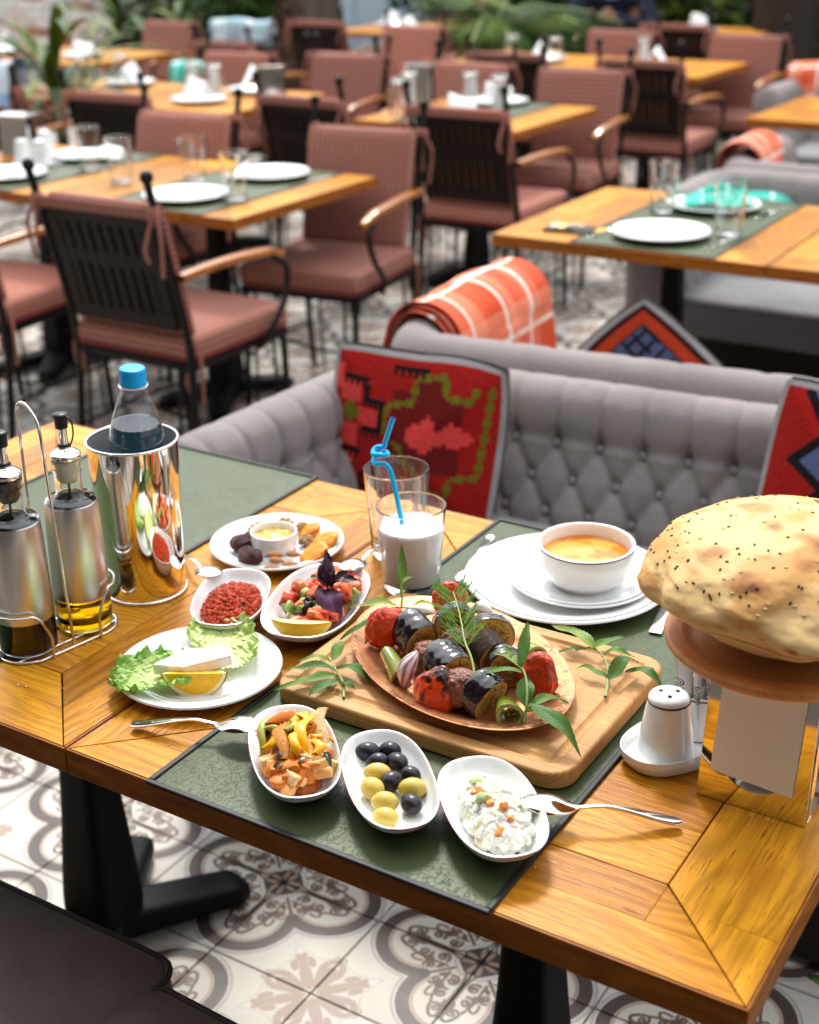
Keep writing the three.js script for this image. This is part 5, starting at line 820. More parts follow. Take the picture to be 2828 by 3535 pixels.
// ------------------------------------------------------------------ bread on its wooden plate
{
  const wp = thing('wooden_plate', 'round turned wooden plate carrying the bread on the napkin holder', 'wooden plate', [0.705, T + 0.1665, -0.335]);
  const wt = tex(512, 512, (u, v) => mix3([0.42, 0.15, 0.038], [0.62, 0.25, 0.07], clamp(0.5 + 0.6 * (fbm(u * 6, v * 60, 2, 3, 6, 60) - 0.5) + 0.5 * (n3(u * 30, v * 300, 4, 30, 300) - 0.5) - 0.7 * sstep(0.70, 0.9, n3(u * 60, v * 240, 8, 60, 240)))));
  const g = lathe([[0, 0], [0.095, 0], [0.112, 0.003], [0.1185, 0.009], [0.1195, 0.0125], [0.1185, 0.0152], [0.115, 0.0166], [0.101, 0.0164], [0.0995, 0.0150], [0.0985, 0.0142], [0.0965, 0.0142], [0.0950, 0.0120], [0.091, 0.0100], [0.086, 0.0094], [0, 0.0092]], 128, false);
  { const p = g.attributes.position, uv = g.attributes.uv; for (let i = 0; i < p.count; i++) uv.setXY(i, p.getX(i) / 0.3, p.getZ(i) / 0.3 + p.getY(i)); }
  obj('plate_disc', g, mat([1, 0.98, 0.95], { map: wt, roughness: 0.42, bumpMap: wt, bumpScale: 0.0003, clearcoat: 0.15, clearcoatRoughness: 0.4 }), wp);
  const b = thing('puffed_bread', 'large puffed flatbread with browned spots and black seeds', 'bread', [0.708, T + 0.243, -0.343]);
  const f = (d) => {
    const a = Math.atan2(d.z, d.x), fold = 0.05 * Math.cos(a * 5 + 0.7) + 0.035 * Math.cos(a * 9 + 2), low = sstep(0.15, -0.5, d.y);
    let k = 1 + 0.16 * (fbm(d.x * 1.7 + 8, d.y * 1.7 + 5, d.z * 1.7 + 3, 3) - 0.5) + 0.055 * (fbm(d.x * 4 + 8, d.y * 4 + 5, d.z * 4, 3) - 0.5);
    k += fold * sstep(0.55, -0.1, Math.abs(d.y + 0.25)) * 0.9;
    k -= 0.035 * sstep(0.05, 0.0, Math.abs(d.y + 0.26 + 0.05 * Math.sin(a * 6)));              // the seam near its foot
    k -= 0.075 * Math.exp(-Math.pow((d.x - 0.55 + 0.35 * d.z) / 0.12, 2)) * sstep(0.0, 0.5, d.y); // the valley at the right
    k -= 0.05 * Math.exp(-Math.pow((a - 2.35) / 0.10, 2)) * sstep(0.6, 0.0, d.y) * sstep(-0.6, -0.1, d.y);
    k += 0.03 * (fbm(a * 4 + 20, d.y * 3 + 9, 3, 3) - 0.5) * sstep(0.5, -0.2, d.y) + 0.013 * (fbm(d.x * 9 + 20, d.y * 9 + 20, d.z * 9 + 20, 3) - 0.5);
    const y = d.y > 0 ? d.y * 0.068 : d.y * 0.064;
    return [d.x * 0.147 * k * (1 - 0.12 * low * low), y * (0.9 + 0.1 * k), d.z * 0.140 * k * (1 - 0.12 * low * low)];
  };
  const bg = blob(90, f), r = rng(91);
  const spots = [[0.2, 0.8, 0.25, 0.13, 1], [-0.35, 0.62, 0.5, 0.11, 0.8], [-0.05, 0.55, 0.75, 0.13, 0.9], [0.45, 0.6, 0.55, 0.12, 0.8], [-0.3, 0.85, -0.1, 0.16, 0.7], [0.5, 0.3, 0.75, 0.09, 0.9], [0.28, -0.05, 0.95, 0.05, 1], [0.1, -0.02, 1, 0.035, 1], [0.42, -0.15, 0.9, 0.05, 0.9], [-0.7, 0.25, 0.5, 0.05, 0.5], [-0.1, 0.95, 0.2, 0.1, 0.6], [0.62, 0.6, 0.2, 0.14, 0.7]];
  for (let i = 0; i < 34; i++) spots.push([r() * 2 - 1, r() * 1.2 - 0.3, r() * 2 - 1, 0.04 + 0.06 * r(), 0.5]);
  const sv = spots.map((s) => [V3(s[0], s[1], s[2]).normalize(), s[3], s[4]]);
  paint(bg, (x, y, z) => {
    const d = V3(x / 0.147, y / 0.066, z / 0.14).normalize(), n = fbm(d.x * 9 + 5, d.y * 9 + 5, d.z * 9 + 5, 4), a = Math.atan2(d.z, d.x);
    let c = mix3([0.68, 0.455, 0.20], [0.54, 0.265, 0.072], clamp(sstep(0.40, 0.62, fbm(d.x * 3.4 + 3, d.y * 3.4, d.z * 3.4 + 8, 4)) * 0.85));
    c = mix3(c, [0.56, 0.28, 0.08], 0.6 * sstep(0.10, 0.0, Math.abs(d.y + 0.24 + 0.05 * Math.sin(a * 6))) * sstep(0.4, 0.6, n));
    for (const [q, w, k] of sv) { const e = d.distanceTo(q) / w + (n - 0.5) * 1.6; c = mix3(c, [0.33, 0.12, 0.028], 0.98 * k * sstep(1.35, 0.3, e)); if (k > 0.55) c = mix3(c, [0.10, 0.04, 0.018], 0.8 * sstep(0.55, 0.1, e) * k * sstep(0.48, 0.62, n3(d.x * 14, d.y * 14 + 9, d.z * 14 + w * 90))); }
    return c;
  });
  obj('crust', bg, mat([1, 1, 1], { vertexColors: true, roughness: 0.58, bumpMap: tex(512, 512, (u, v) => fbm(u * 40, v * 40, 1, 5, 40, 40), false), bumpScale: 0.0007 }), b);
  const black = mat([0.012, 0.011, 0.012], { roughness: 0.5 }), tan = mat([0.62, 0.40, 0.17], { roughness: 0.6 }), seedG = lump(0.0019, 0.0008, 0.0012, 3, 0.1, 1, 3), sesG = lump(0.0022, 0.0007, 0.0012, 5, 0.1, 1, 3);
  for (let i = 0; i < 200; i++) {
    const a = r() * 2 * PI, el = Math.asin(0.30 + 0.69 * Math.pow(r(), 1.1)), d = V3(Math.cos(a) * Math.cos(el), Math.sin(el), Math.sin(a) * Math.cos(el));
    const p = f(d), e1 = f(d.clone().add(V3(0.01, 0, 0)).normalize()), e2 = f(d.clone().add(V3(0, 0, 0.01)).normalize()), nn = V3(e2[0] - p[0], e2[1] - p[1], e2[2] - p[2]).cross(V3(e1[0] - p[0], e1[1] - p[1], e1[2] - p[2])).normalize();
    if (nn.y < 0) nn.negate();
    const bl = i % 5 < 3, o = obj(bl ? 'nigella_seed' : 'sesame_seed', bl ? seedG : sesG, bl ? black : tan, b, [p[0] + nn.x * 0.0004, p[1] + nn.y * 0.0004, p[2] + nn.z * 0.0004]);
    o.quaternion.setFromUnitVectors(V3(0, 1, 0), nn).multiply(new THREE.Quaternion().setFromAxisAngle(V3(0, 1, 0), r() * 6));
  }
}

// ------------------------------------------------------------------ sofas
const velvetMap = tex(512, 512, (u, v) => 0.78 + 0.30 * (fbm(u * 6, v * 6, 3, 4, 6, 6) - 0.5) + 0.12 * (n3(u * 220, v * 220, 1, 220, 220) - 0.5));
const velvetFine = tex(256, 256, (u, v) => n3(u * 128, v * 128, 1, 128, 128), false);
const velvet = mat([0.285, 0.245, 0.238], { map: velvetMap, roughness: 0.85, sheen: 0.5, sheenRoughness: 0.45, sheenColor: lin(0.55, 0.5, 0.5), bumpMap: velvetFine, bumpScale: 0.0004 });
const seatGrey = mat([0.26, 0.25, 0.26], { map: velvetMap, roughness: 0.9, sheen: 0.4, sheenColor: lin(0.5, 0.5, 0.52) });
const darkBase = mat([0.028, 0.020, 0.017], { map: velvetMap, roughness: 0.8 });
const buttonM = mat([0.22, 0.195, 0.195], { roughness: 0.7, sheen: 0.6, sheenColor: lin(0.5, 0.45, 0.45) });
function sofa(label, P0, Pc, P1, seatSide, fine, seat, drop = 0.02) { // arm end, corner, far end of the crest line; seatSide +1: faces +z
  const t = thing('tufted_sofa', label, 'sofa', [Pc[0], 0, Pc[1]], 0, null);
  const rad = 0.13, a = V3(P0[0] - Pc[0], 0, P0[1] - Pc[1]), b = V3(P1[0] - Pc[0], 0, P1[1] - Pc[1]), la = a.length(), lb = b.length(); a.normalize(); b.normalize();
  const A = a.clone().multiplyScalar(rad), Bq = b.clone().multiplyScalar(rad), curve = new THREE.CurvePath();
  curve.add(new THREE.LineCurve3(a.clone().multiplyScalar(la), A)); curve.add(new THREE.QuadraticBezierCurve3(A, V3(0, 0, 0), Bq)); curve.add(new THREE.LineCurve3(Bq, b.clone().multiplyScalar(lb)));
  const L = curve.getLength(), ns = fine ? Math.round(L / 0.006) : Math.round(L / 0.02);
  const prof = new THREE.CatmullRomCurve3([[0.17, 0.38], [0.15, 0.45], [0.115, 0.535], [0.088, 0.60], [0.074, 0.64], [0.072, 0.685], [0.058, 0.725], [0.03, 0.748], [0.0, 0.754], [-0.03, 0.747], [-0.055, 0.72], [-0.064, 0.68], [-0.052, 0.62], [-0.046, 0.5], [-0.044, 0.3], [-0.044, 0.05]].map((q) => V3(q[0], q[1], 0)), false, 'catmullrom', 0.5);
  const LP = prof.getLength(), np = fine ? 150 : 48, ds = 0.0925, dq = 0.072, pTop = 0.275; // arc length of the top row of buttons
  const frames = []; for (let i = 0; i <= ns; i++) { const q = i / ns, p = curve.getPointAt(q), tg = curve.getTangentAt(q); frames.push([p, V3(-tg.z, 0, tg.x).multiplyScalar(1)]); }
  const crease = (x, w) => { const f = Math.abs(x - Math.round(x)); return Math.exp(-(f * f) / (w * w)); };
  const pp = []; for (let j = 0; j <= np; j++) { const v = j / np, p = prof.getPointAt(v), tg = prof.getTangentAt(v); pp.push([p, V3(-tg.y, tg.x, 0).multiplyScalar(-1)]); }
  const sideSign = (() => { const n = frames[ns][1]; return Math.sign(n.z * seatSide) || 1; })();
  const surf = (i, j) => {
    const [p, n0] = frames[i], [q, m] = pp[j], s = (i / ns) * L - 0.03, r = (j / np) * LP, y = r - pTop;
    let d = 0;
    if (y < 0.0) { const u = s / ds + y / (2 * dq), w = s / ds - y / (2 * dq), fade = sstep(-0.235, -0.19, y); const cu = crease(u, 0.10), cw = crease(w, 0.10); d -= (0.0055 * Math.max(cu, cw) + 0.015 * crease(u, 0.16) * crease(w, 0.16)) * lerp(0.6, 1, fade); d += 0.007 * (1 - Math.max(crease(u, 0.3), crease(w, 0.3))); }
    else { const k = sstep(0.20, 0.02, y); d -= (0.006 * crease(s / ds, 0.055) + 0.004 * crease(s / ds, 0.16)) * (0.16 + 0.84 * k); d -= 0.018 * crease(s / ds, 0.16) * Math.exp(-(y * y) / 0.0005); }
    d += 0.003 * (fbm(s * 9 + 30, r * 9 + 4, 2, 3) - 0.5);
    const off = q.x + m.x * d;
    return [p.x + n0.x * sideSign * off, q.y + m.y * d - drop, p.z + n0.z * sideSign * off];
  };
  const g = grid(ns, np, (u, v) => surf(Math.round(u * ns), Math.round(v * np)));
  { const uv = g.attributes.uv; for (let i = 0; i < uv.count; i++) uv.setXY(i, uv.getX(i) * L * 1.6, uv.getY(i) * LP * 1.6); }
  obj('upholstered_back', g, velvet, t);
  for (const i of [0, ns]) { // softly rounded ends
    const [c, n0] = frames[i], tg = curve.getTangentAt(i / ns).multiplyScalar(i ? 1 : -1), K = pp.length;
    obj('arm_front', grid(K - 1, 10, (u, v) => { const q = pp[Math.round(u * (K - 1))][0], a = (v * PI) / 2, sc = Math.pow(Math.max(Math.cos(a), 0), 0.55), o = lerp(0.045, q.x, sc), y = lerp(0.42, q.y - drop, sc), e = 0.045 * Math.sin(a); return [c.x + n0.x * sideSign * o + tg.x * e, y, c.z + n0.z * sideSign * o + tg.z * e]; }), velvet, t);
  }
  if (fine) {
    const bg = new THREE.SphereGeometry(0.0105, 14, 10).scale(1, 1, 0.7);
    for (let row = 0; row < 3; row++) for (let k = 0; k * ds < L - 0.06; k++) {
      const s = (k + (row % 2) * 0.5) * ds + 0.03, r = pTop - row * dq; if (s > L - 0.03) continue;
      const i = Math.round((s / L) * ns), j = Math.round((r / LP) * np), q = surf(i, j), n = frames[i][1], m = pp[j][1];
      const o = obj('button', bg, buttonM, t, [q[0] + n.x * sideSign * m.x * 0.006, q[1] + m.y * 0.006, q[2] + n.z * sideSign * m.x * 0.006]); o.quaternion.setFromUnitVectors(V3(0, 0, 1), V3(n.x * sideSign * m.x, m.y, n.z * sideSign * m.x).normalize());
    }
  }
  if (seat) { const [x0, x1, z0, z1] = seat, cx = (x0 + x1) / 2 - Pc[0], cz = (z0 + z1) / 2 - Pc[1]; obj('seat_cushion', metreUV(box(x1 - x0, 0.13, z1 - z0, cx, 0.385, cz, 0.03, 4), 1.6), seatGrey, t); obj('base_panel', metreUV(box(x1 - x0 - 0.01, 0.30, z1 - z0 - 0.02, cx, 0.17, cz), 1.6), darkBase, t); }
  return t;
}
sofa('grey tufted sofa right behind the front table with kilim cushions', [-0.605, -0.915], [-0.573, -1.56], [1.5, -1.735], 1, true, [-0.46, 1.5, -1.45, -0.93], 0.046);
sofa('grey sofa standing back to back behind the front sofa', [-0.615, -2.30], [-0.585, -1.655], [1.5, -1.89], -1, false, [-0.52, 1.5, -2.33, -1.80]);
sofa('grey sofa with pale seat on the far side of the right table', [-0.665, -3.25], [-0.665, -3.965], [1.5, -4.0], 1, false, [-0.56, 1.5, -3.86, -3.22]);
sofa('grey sofa back to back with the sofa beyond the right table', [-0.72, -4.78], [-0.69, -4.13], [1.5, -4.16], -1, false, [-0.56, 1.5, -4.75, -4.25]);
sofa('distant grey sofa on the right under a red plaid blanket', [-1.25, -6.2], [-1.25, -6.62], [1.2, -6.66], 1, false, [-1.1, 1.2, -6.5, -6.0]);

// ------------------------------------------------------------------ kilim cushions and blankets
const borderM = mat([0.42, 0.40, 0.40], { map: velvetMap, roughness: 0.9 });
function cushion(label, pos, rot, w, h, th, tx) {
  const t = thing('kilim_cushion', label, 'cushion', pos); t.rotation.set(...rot, 'YXZ');
  const prof = (x, y) => { const e = Math.min(1 - Math.abs(x), 1 - Math.abs(y)); return th * Math.pow(clamp(e * 1.02 + 0.01), 0.5); };
  const rc = (u, v) => { let x = u * 2 - 1, y = v * 2 - 1; const k = 1 - 0.07 * Math.pow(x * x * y * y, 1.5) + 0.012 * Math.sin(x * 4.1 + y * 3.3 + h * 40) - 0.045 * (Math.pow(Math.abs(y), 2) * (1 - Math.abs(x)) * 0.8); return [x * k * (1 - 0.028 * (1 - y * y)), y * k]; };
  obj('woven_front', grid(44, 44, (u, v) => { const [x, y] = rc(0.03 + u * 0.94, 0.03 + v * 0.94); return [x * w / 2, y * h / 2, prof(x, y) * 0.55 + 0.0012 + 0.001 * (fbm(x * 3 + 9, y * 3 + 9, 1, 3) - 0.5)]; }), mat([1, 1, 1], { map: tx, roughness: 0.9, bumpMap: velvetFine, bumpScale: 0.0018, sheen: 0.3, sheenColor: lin(0.4, 0.3, 0.3) }), t);
  obj('grey_border', grid(44, 44, (u, v) => { const [x, y] = rc(u, v); return [x * w / 2, y * h / 2, prof(x, y) * 0.55]; }), borderM, t);
  obj('grey_back', grid(30, 30, (u, v) => { const [x, y] = rc(u, v); return [x * w / 2, y * h / 2, -prof(x, y) * 0.45]; }), velvet, t);
  return t;
}
const step = (c, x, y, s, rows) => { c.beginPath(); rows.forEach(([x0, x1], i) => c.rect(x + x0 * s, y + i * s, (x1 - x0) * s, s + 0.5)); c.fill(); };
const zig = (c, pts, s, w) => { c.lineWidth = w; c.lineJoin = 'miter'; c.beginPath(); pts.forEach((p, i) => (i ? c.lineTo(p[0] * s, p[1] * s) : c.moveTo(p[0] * s, p[1] * s))); c.stroke(); };
const speckle = (c, S, r, n) => { for (let i = 0; i < n; i++) { c.fillStyle = r() < 0.5 ? 'rgba(0,0,0,.10)' : 'rgba(255,220,180,.07)'; c.fillRect(r() * S, r() * S, 2 + r() * 14, 2); } };
function comb(c, x, y, w, h, teeth, tooth, down = 1) { c.fillRect(x, y, w, h); for (let i = 0; i < teeth; i++) c.fillRect(x + (i * w) / teeth, down > 0 ? y + h : y - tooth, w / teeth / 2, tooth); }
const kilim1 = canvasTex(512, 512, (c, S) => {
  const r = rng(3); c.fillStyle = '#a01410'; c.fillRect(0, 0, S, S);
  c.fillStyle = '#6d100f'; c.fillRect(190, 90, 220, 230); c.fillRect(250, 40, 90, 60);
  const zigband = (pts, col, w) => { c.strokeStyle = col; c.lineWidth = w; c.lineJoin = 'miter'; for (let i = 0; i + 1 < pts.length; i++) { const [a, b] = [pts[i], pts[i + 1]], n = Math.max(1, Math.round(Math.hypot(b[0] - a[0], b[1] - a[1]) / 22)); for (let k = 0; k < n; k++) { const x = lerp(a[0], b[0], (k + 0.5) / n), y = lerp(a[1], b[1], (k + 0.5) / n); c.fillStyle = col; c.fillRect(x - w / 2 - (k % 2) * 5, y - w / 2 - (k % 2) * 5, w + (k % 2) * 10, w + (k % 2) * 10); } } };
  const olive = '#6f6a14';
  zigband([[170, 230], [175, 140], [255, 120], [255, 50], [345, 40], [350, 95], [430, 100], [440, 60]], olive, 14);
  zigband([[200, 240], [235, 260], [240, 310], [310, 330], [315, 385], [380, 390], [390, 330], [470, 320], [480, 100], [490, 40]], olive, 14);
  c.fillStyle = '#e2433f'; step(c, 245, 150, 14, [[4, 5], [3, 6], [1, 6], [0, 7], [0, 9], [0, 8], [1, 6], [3, 5]]); step(c, 345, 160, 13, [[2, 3], [1, 5], [0, 7], [0, 8], [1, 7], [2, 5]]);
  c.fillStyle = '#e2433f'; c.fillRect(20, 90, 70, 60); c.fillRect(84, 160, 76, 52); c.fillRect(22, 215, 62, 66); c.fillRect(0, 40, 24, 80); c.fillRect(40, 300, 36, 40);
  c.fillStyle = '#6f6a14'; step(c, 20, 150, 12, [[2, 4], [1, 5], [0, 6], [1, 5], [2, 4]]);
  c.fillStyle = '#170a0c'; for (const [x, y, w, h, n] of [[30, 70, 80, 16, 4], [100, 130, 70, 16, 4], [100, 215, 66, 16, 4], [20, 285, 80, 16, 4], [100, 92, 18, 40, 1], [150, 140, 16, 80, 1], [180, 20, 110, 14, 5], [60, 330, 18, 70, 1]]) comb(c, x, y, w, h, n, 16);
  c.fillRect(100, 350, 14, 90); c.fillRect(140, 350, 14, 90); c.fillRect(100, 388, 50, 14);
  const tri = (x, y, s, dir) => { c.fillStyle = olive; c.beginPath(); c.moveTo(x, y - s); c.lineTo(x + dir * s * 1.3, y); c.lineTo(x, y + s); c.fill(); c.fillStyle = '#120a08'; c.beginPath(); c.moveTo(x + dir * 12, y - s * 0.6); c.lineTo(x + dir * s * 0.85, y); c.lineTo(x + dir * 12, y + s * 0.6); c.fill(); };
  tri(310, 450, 62, 1); tri(100, 470, 62, -1); tri(300, 350, 26, -1);
  c.fillStyle = '#d9b9a2'; for (const [x, y] of [[232, 380], [262, 360], [290, 385], [320, 372]]) c.fillRect(x, y, 9, 62);
  c.fillStyle = '#7c8a2a'; c.fillRect(195, 345, 70, 24); c.fillRect(210, 400, 60, 16);
  speckle(c, S, r, 2500);
});
const kilim2 = canvasTex(512, 512, (c, S) => {
  const r = rng(13); c.fillStyle = '#a8160f'; c.fillRect(0, 0, S, S);
  c.fillStyle = '#5d6a94'; c.beginPath(); [[60, 0], [512, 0], [512, 60], [330, 90], [270, 190], [340, 250], [270, 330], [420, 420], [400, 512], [150, 512], [190, 400], [90, 330], [180, 240], [70, 190], [150, 100]].forEach((p, i) => (i ? c.lineTo(...p) : c.moveTo(...p))); c.fill();
  c.strokeStyle = '#140d14'; c.lineWidth = 24; for (const pts of [[[512, 60], [330, 90], [270, 190], [340, 250], [270, 330], [420, 420], [400, 512]], [[150, 512], [190, 400], [90, 330], [180, 240], [70, 190], [150, 100], [60, 0]]]) zig(c, pts, 1, 24);
  c.fillStyle = '#b81f18'; step(c, 400, 150, 18, [[2, 4], [1, 6], [0, 6], [1, 6], [2, 4]]); c.fillStyle = '#7f8fb5'; c.fillRect(170, 20, 320, 26); c.fillStyle = '#54618c'; for (let y = 60; y < 500; y += 26) c.fillRect(190, y, 70, 8);
  speckle(c, S, r, 2500);
});
const kilim3 = canvasTex(512, 512, (c, S) => {
  const r = rng(23); c.fillStyle = '#3a0d0c'; c.fillRect(0, 0, S, S);
  const frame = (col, inset, w) => { c.strokeStyle = col; c.lineWidth = w; c.strokeRect(inset, inset, S - 2 * inset, S - 2 * inset); };
  frame('#b83a1a', 34, 34); frame('#4f5a7c', 98, 84); frame('#b83a1a', 158, 26);
  c.fillStyle = '#1a1826'; for (let i = 0; i < 10; i++) for (const [x, y, w, h] of [[70 + i * 42, 60, 12, 78], [60, 70 + i * 42, 78, 12], [70 + i * 42, 374, 12, 78], [374, 70 + i * 42, 78, 12]]) c.fillRect(x, y, w, h);
  c.fillStyle = '#5a1210'; step(c, 200, 200, 16, [[3, 5], [2, 6], [1, 7], [0, 8], [1, 7], [2, 6], [3, 5]]); c.fillStyle = '#7d7a1c'; step(c, 232, 224, 10, [[2, 3], [1, 4], [0, 5], [1, 4], [2, 3]]);
  speckle(c, S, r, 2500);
});
cushion('red kilim cushion with stepped olive pattern leaning in the sofa corner', [-0.378, 0.592, -1.385], [-0.10, 0.26, -0.08], 0.38, 0.39, 0.12, kilim1);
cushion('blue and red kilim cushion at the right end of the front sofa', [0.495, 0.605, -1.505], [-0.12, 0.05, -0.12], 0.36, 0.40, 0.12, kilim2);
cushion('dark kilim cushion with blue band propped on its corner on the second sofa', [-0.135, 0.53, -2.005], [0.10, 0.35, 0.80], 0.41, 0.41, 0.11, kilim3);
const plaid = (base, l1, l2, sd) => canvasTex(512, 512, (c, S) => { const r = rng(sd); c.fillStyle = base; c.fillRect(0, 0, S, S); for (const [p, w, k, a] of [[60, 60, l1, 0.55], [120, 12, l2, 0.9], [250, 100, l1, 0.35], [300, 16, l2, 0.95], [420, 40, l1, 0.6], [470, 12, l2, 0.9]]) { c.globalAlpha = a; c.fillStyle = k; c.fillRect(p, 0, w, S); c.fillRect(0, p, S, w); } c.globalAlpha = 1; for (let i = 0; i < 1800; i++) { c.fillStyle = r() < 0.5 ? 'rgba(0,0,0,.05)' : 'rgba(255,255,255,.06)'; c.fillRect(r() * S, r() * S, 3, 18 * r()); } });
const redPlaid = plaid('#d9502c', '#f09a78', '#fbeee4', 2), tealPlaid = plaid('#16a590', '#4fd0ba', '#d8f5ee', 5), bluePlaid = plaid('#9db9c4', '#d5e2e6', '#f5f8f8', 7), mixPlaid = plaid('#c8d4de', '#3f74b6', '#cf4a2e', 9);
const cloth = (tx) => mat([0.92, 0.92, 0.92], { map: tx, roughness: 0.9, sheen: 0.4, sheenColor: lin(0.5, 0.4, 0.4), bumpMap: velvetFine, bumpScale: 0.001 });
function blanket(label, a, b, hangL, hangR, r0, y0, tx, seed, layers = 1, rep = [1.6, 1.6]) { // draped across a round ridge running from a to b
  const t = thing('folded_blanket', label, 'blanket', [a[0], 0, a[1]]), d = V3(b[0] - a[0], 0, b[1] - a[1]), L = d.length(); d.normalize(); const n = V3(-d.z, 0, d.x), tot = hangL + PI * r0 + hangR;
  for (let k = 0; k < layers; k++) {
    const rr = r0 + 0.008 + k * 0.008, g = grid(70, 50, (u, v) => {
      const s = u * tot - hangL; let o, y; if (s < 0) { o = -rr - 0.05 * Math.pow(-s / Math.max(hangL, 0.01), 1.5) * hangL; y = y0 + s; } else if (s < PI * r0) { const q = s / r0; o = -rr * Math.cos(q); y = y0 + rr * Math.sin(q); } else { o = rr + 0.10 * (s - PI * r0); y = y0 - (s - PI * r0); }
      const wr = 0.010 * (fbm(u * 3 + seed, v * 4 + 3, k + seed, 3) - 0.5) * 2 + 0.012 * Math.sin(v * 9 + seed + u * 2) * (s < 0 || s > PI * r0 ? 1 : 0.45); o += wr * Math.sign(o || 1); y += wr * 0.7;
      const w = v * L * (1 - 0.04 * k) + 0.012 * Math.sin(u * 7 + seed) * (v - 0.5) + k * 0.01; return [d.x * w + n.x * o, y, d.z * w + n.z * o];
    });
    const uv = g.attributes.uv; for (let i = 0; i < uv.count; i++) uv.setXY(i, uv.getX(i) * tot * rep[0] + k * 0.2, uv.getY(i) * L * rep[1] + 0.3 * k);
    obj('cloth_layer', g, cloth(tx), t);
  }
  return t;
}
blanket('orange red plaid blanket draped over the arm of the second sofa', [-0.583, -1.735], [-0.607, -2.28], 0.16, 0.20, 0.080, 0.668, redPlaid, 2, 3, [1.9, 1.9]);
blanket('pinkish red plaid blanket over the sofa behind the right table', [-0.695, -4.20], [-0.71, -4.55], 0.10, 0.10, 0.068, 0.70, redPlaid, 6, 2, [2.4, 2.4]);
blanket('distant red and white plaid blanket hanging over the sofa back', [-1.27, -6.64], [-0.93, -6.65], 0.08, 0.22, 0.072, 0.74, redPlaid, 9, 1, [2.4, 2.4]);
tag(obj('teal_cushion', blob(10, (d) => [Math.sign(d.x) * Math.pow(Math.abs(d.x), 0.6) * 0.17, d.y * 0.15, d.z * 0.07]), cloth(tealPlaid), scene, [-0.47, 0.55, -3.74], [-0.25, 0.3, 0.1]), 'teal cushion on the pale seat behind the right table', 'cushion');

// ------------------------------------------------------------------ dark bench cushions in the corner
{
  const dm = mat([0.070, 0.046, 0.041], { map: velvetMap, roughness: 0.6, sheen: 0.3, sheenColor: lin(0.25, 0.17, 0.16), bumpMap: leatherBump, bumpScale: 0.0005 }), pipe = mat([0.022, 0.012, 0.011], { roughness: 0.5 });
  const cush = (label, x0, x1, z0, z1, y, ry, sd) => {
    const t = thing('bench_cushion', label, 'seat cushion', [x0, 0, z0], ry), w = x1 - x0, d = z1 - z0;
    const cv = grid(160, 40, (u, v) => { const ins = v * d * 0.498, [px, pz] = rrect(u, w - 2 * ins, d - 2 * ins, 0.035 * (1 - v)), X = w / 2 + px, Z = d / 2 + pz, e = clamp(ins / 0.16); return [X, y - 0.012 + 0.034 * Math.pow(e, 0.6) + 0.016 * e * (fbm(X * 7 + sd, Z * 7, sd, 3) - 0.5) + 0.004 * e * (1 - e) * Math.sin(X * 70 + 3 * Math.sin(Z * 30)), Z]; }, true);
    { const p = cv.attributes.position, uv = cv.attributes.uv; for (let i = 0; i < p.count; i++) uv.setXY(i, p.getX(i) * 1.7, p.getZ(i) * 1.7); }
    obj('cover', cv, dm, t);
    obj('side_wall', grid(160, 8, (u, v) => { const [px, pz] = rrect(u, w, d, 0.035), k = 0.006 * Math.sin(PI * v); return [w / 2 + px * (1 + k), y - 0.012 - v * 0.105, d / 2 + pz * (1 + k)]; }, true), dm, t);
    const loop = []; for (let i = 0; i < 80; i++) { const [px, pz] = rrect(i / 80, w, d, 0.035); loop.push([w / 2 + px, y - 0.012, d / 2 + pz]); }
    obj('piping', tube(loop, 0.0052, 300, 8, true), pipe, t);
    return t;
  };
  cush('dark brown bench cushion in the lower left corner', -0.80, 0.118, -0.030, 0.52, 0.475, 0, 3);
  cush('dark brown bench cushion cut off by the lower edge', 0.096, 1.0, 0.008, 0.52, 0.475, -0.04, 8);
  const bn = thing('seat_bench', 'dark bench base under the brown seat cushions', 'bench', [-0.8, 0, 0.03]);
  obj('bench_board', box(1.8, 0.03, 0.46, 0.9, 0.342, 0.25, 0.006), darkBase, bn);
  for (const x of [0.08, 0.9, 1.72]) obj('bench_leg', box(0.06, 0.327, 0.40, x, 0.1635, 0.25, 0.006), darkBase, bn);
}

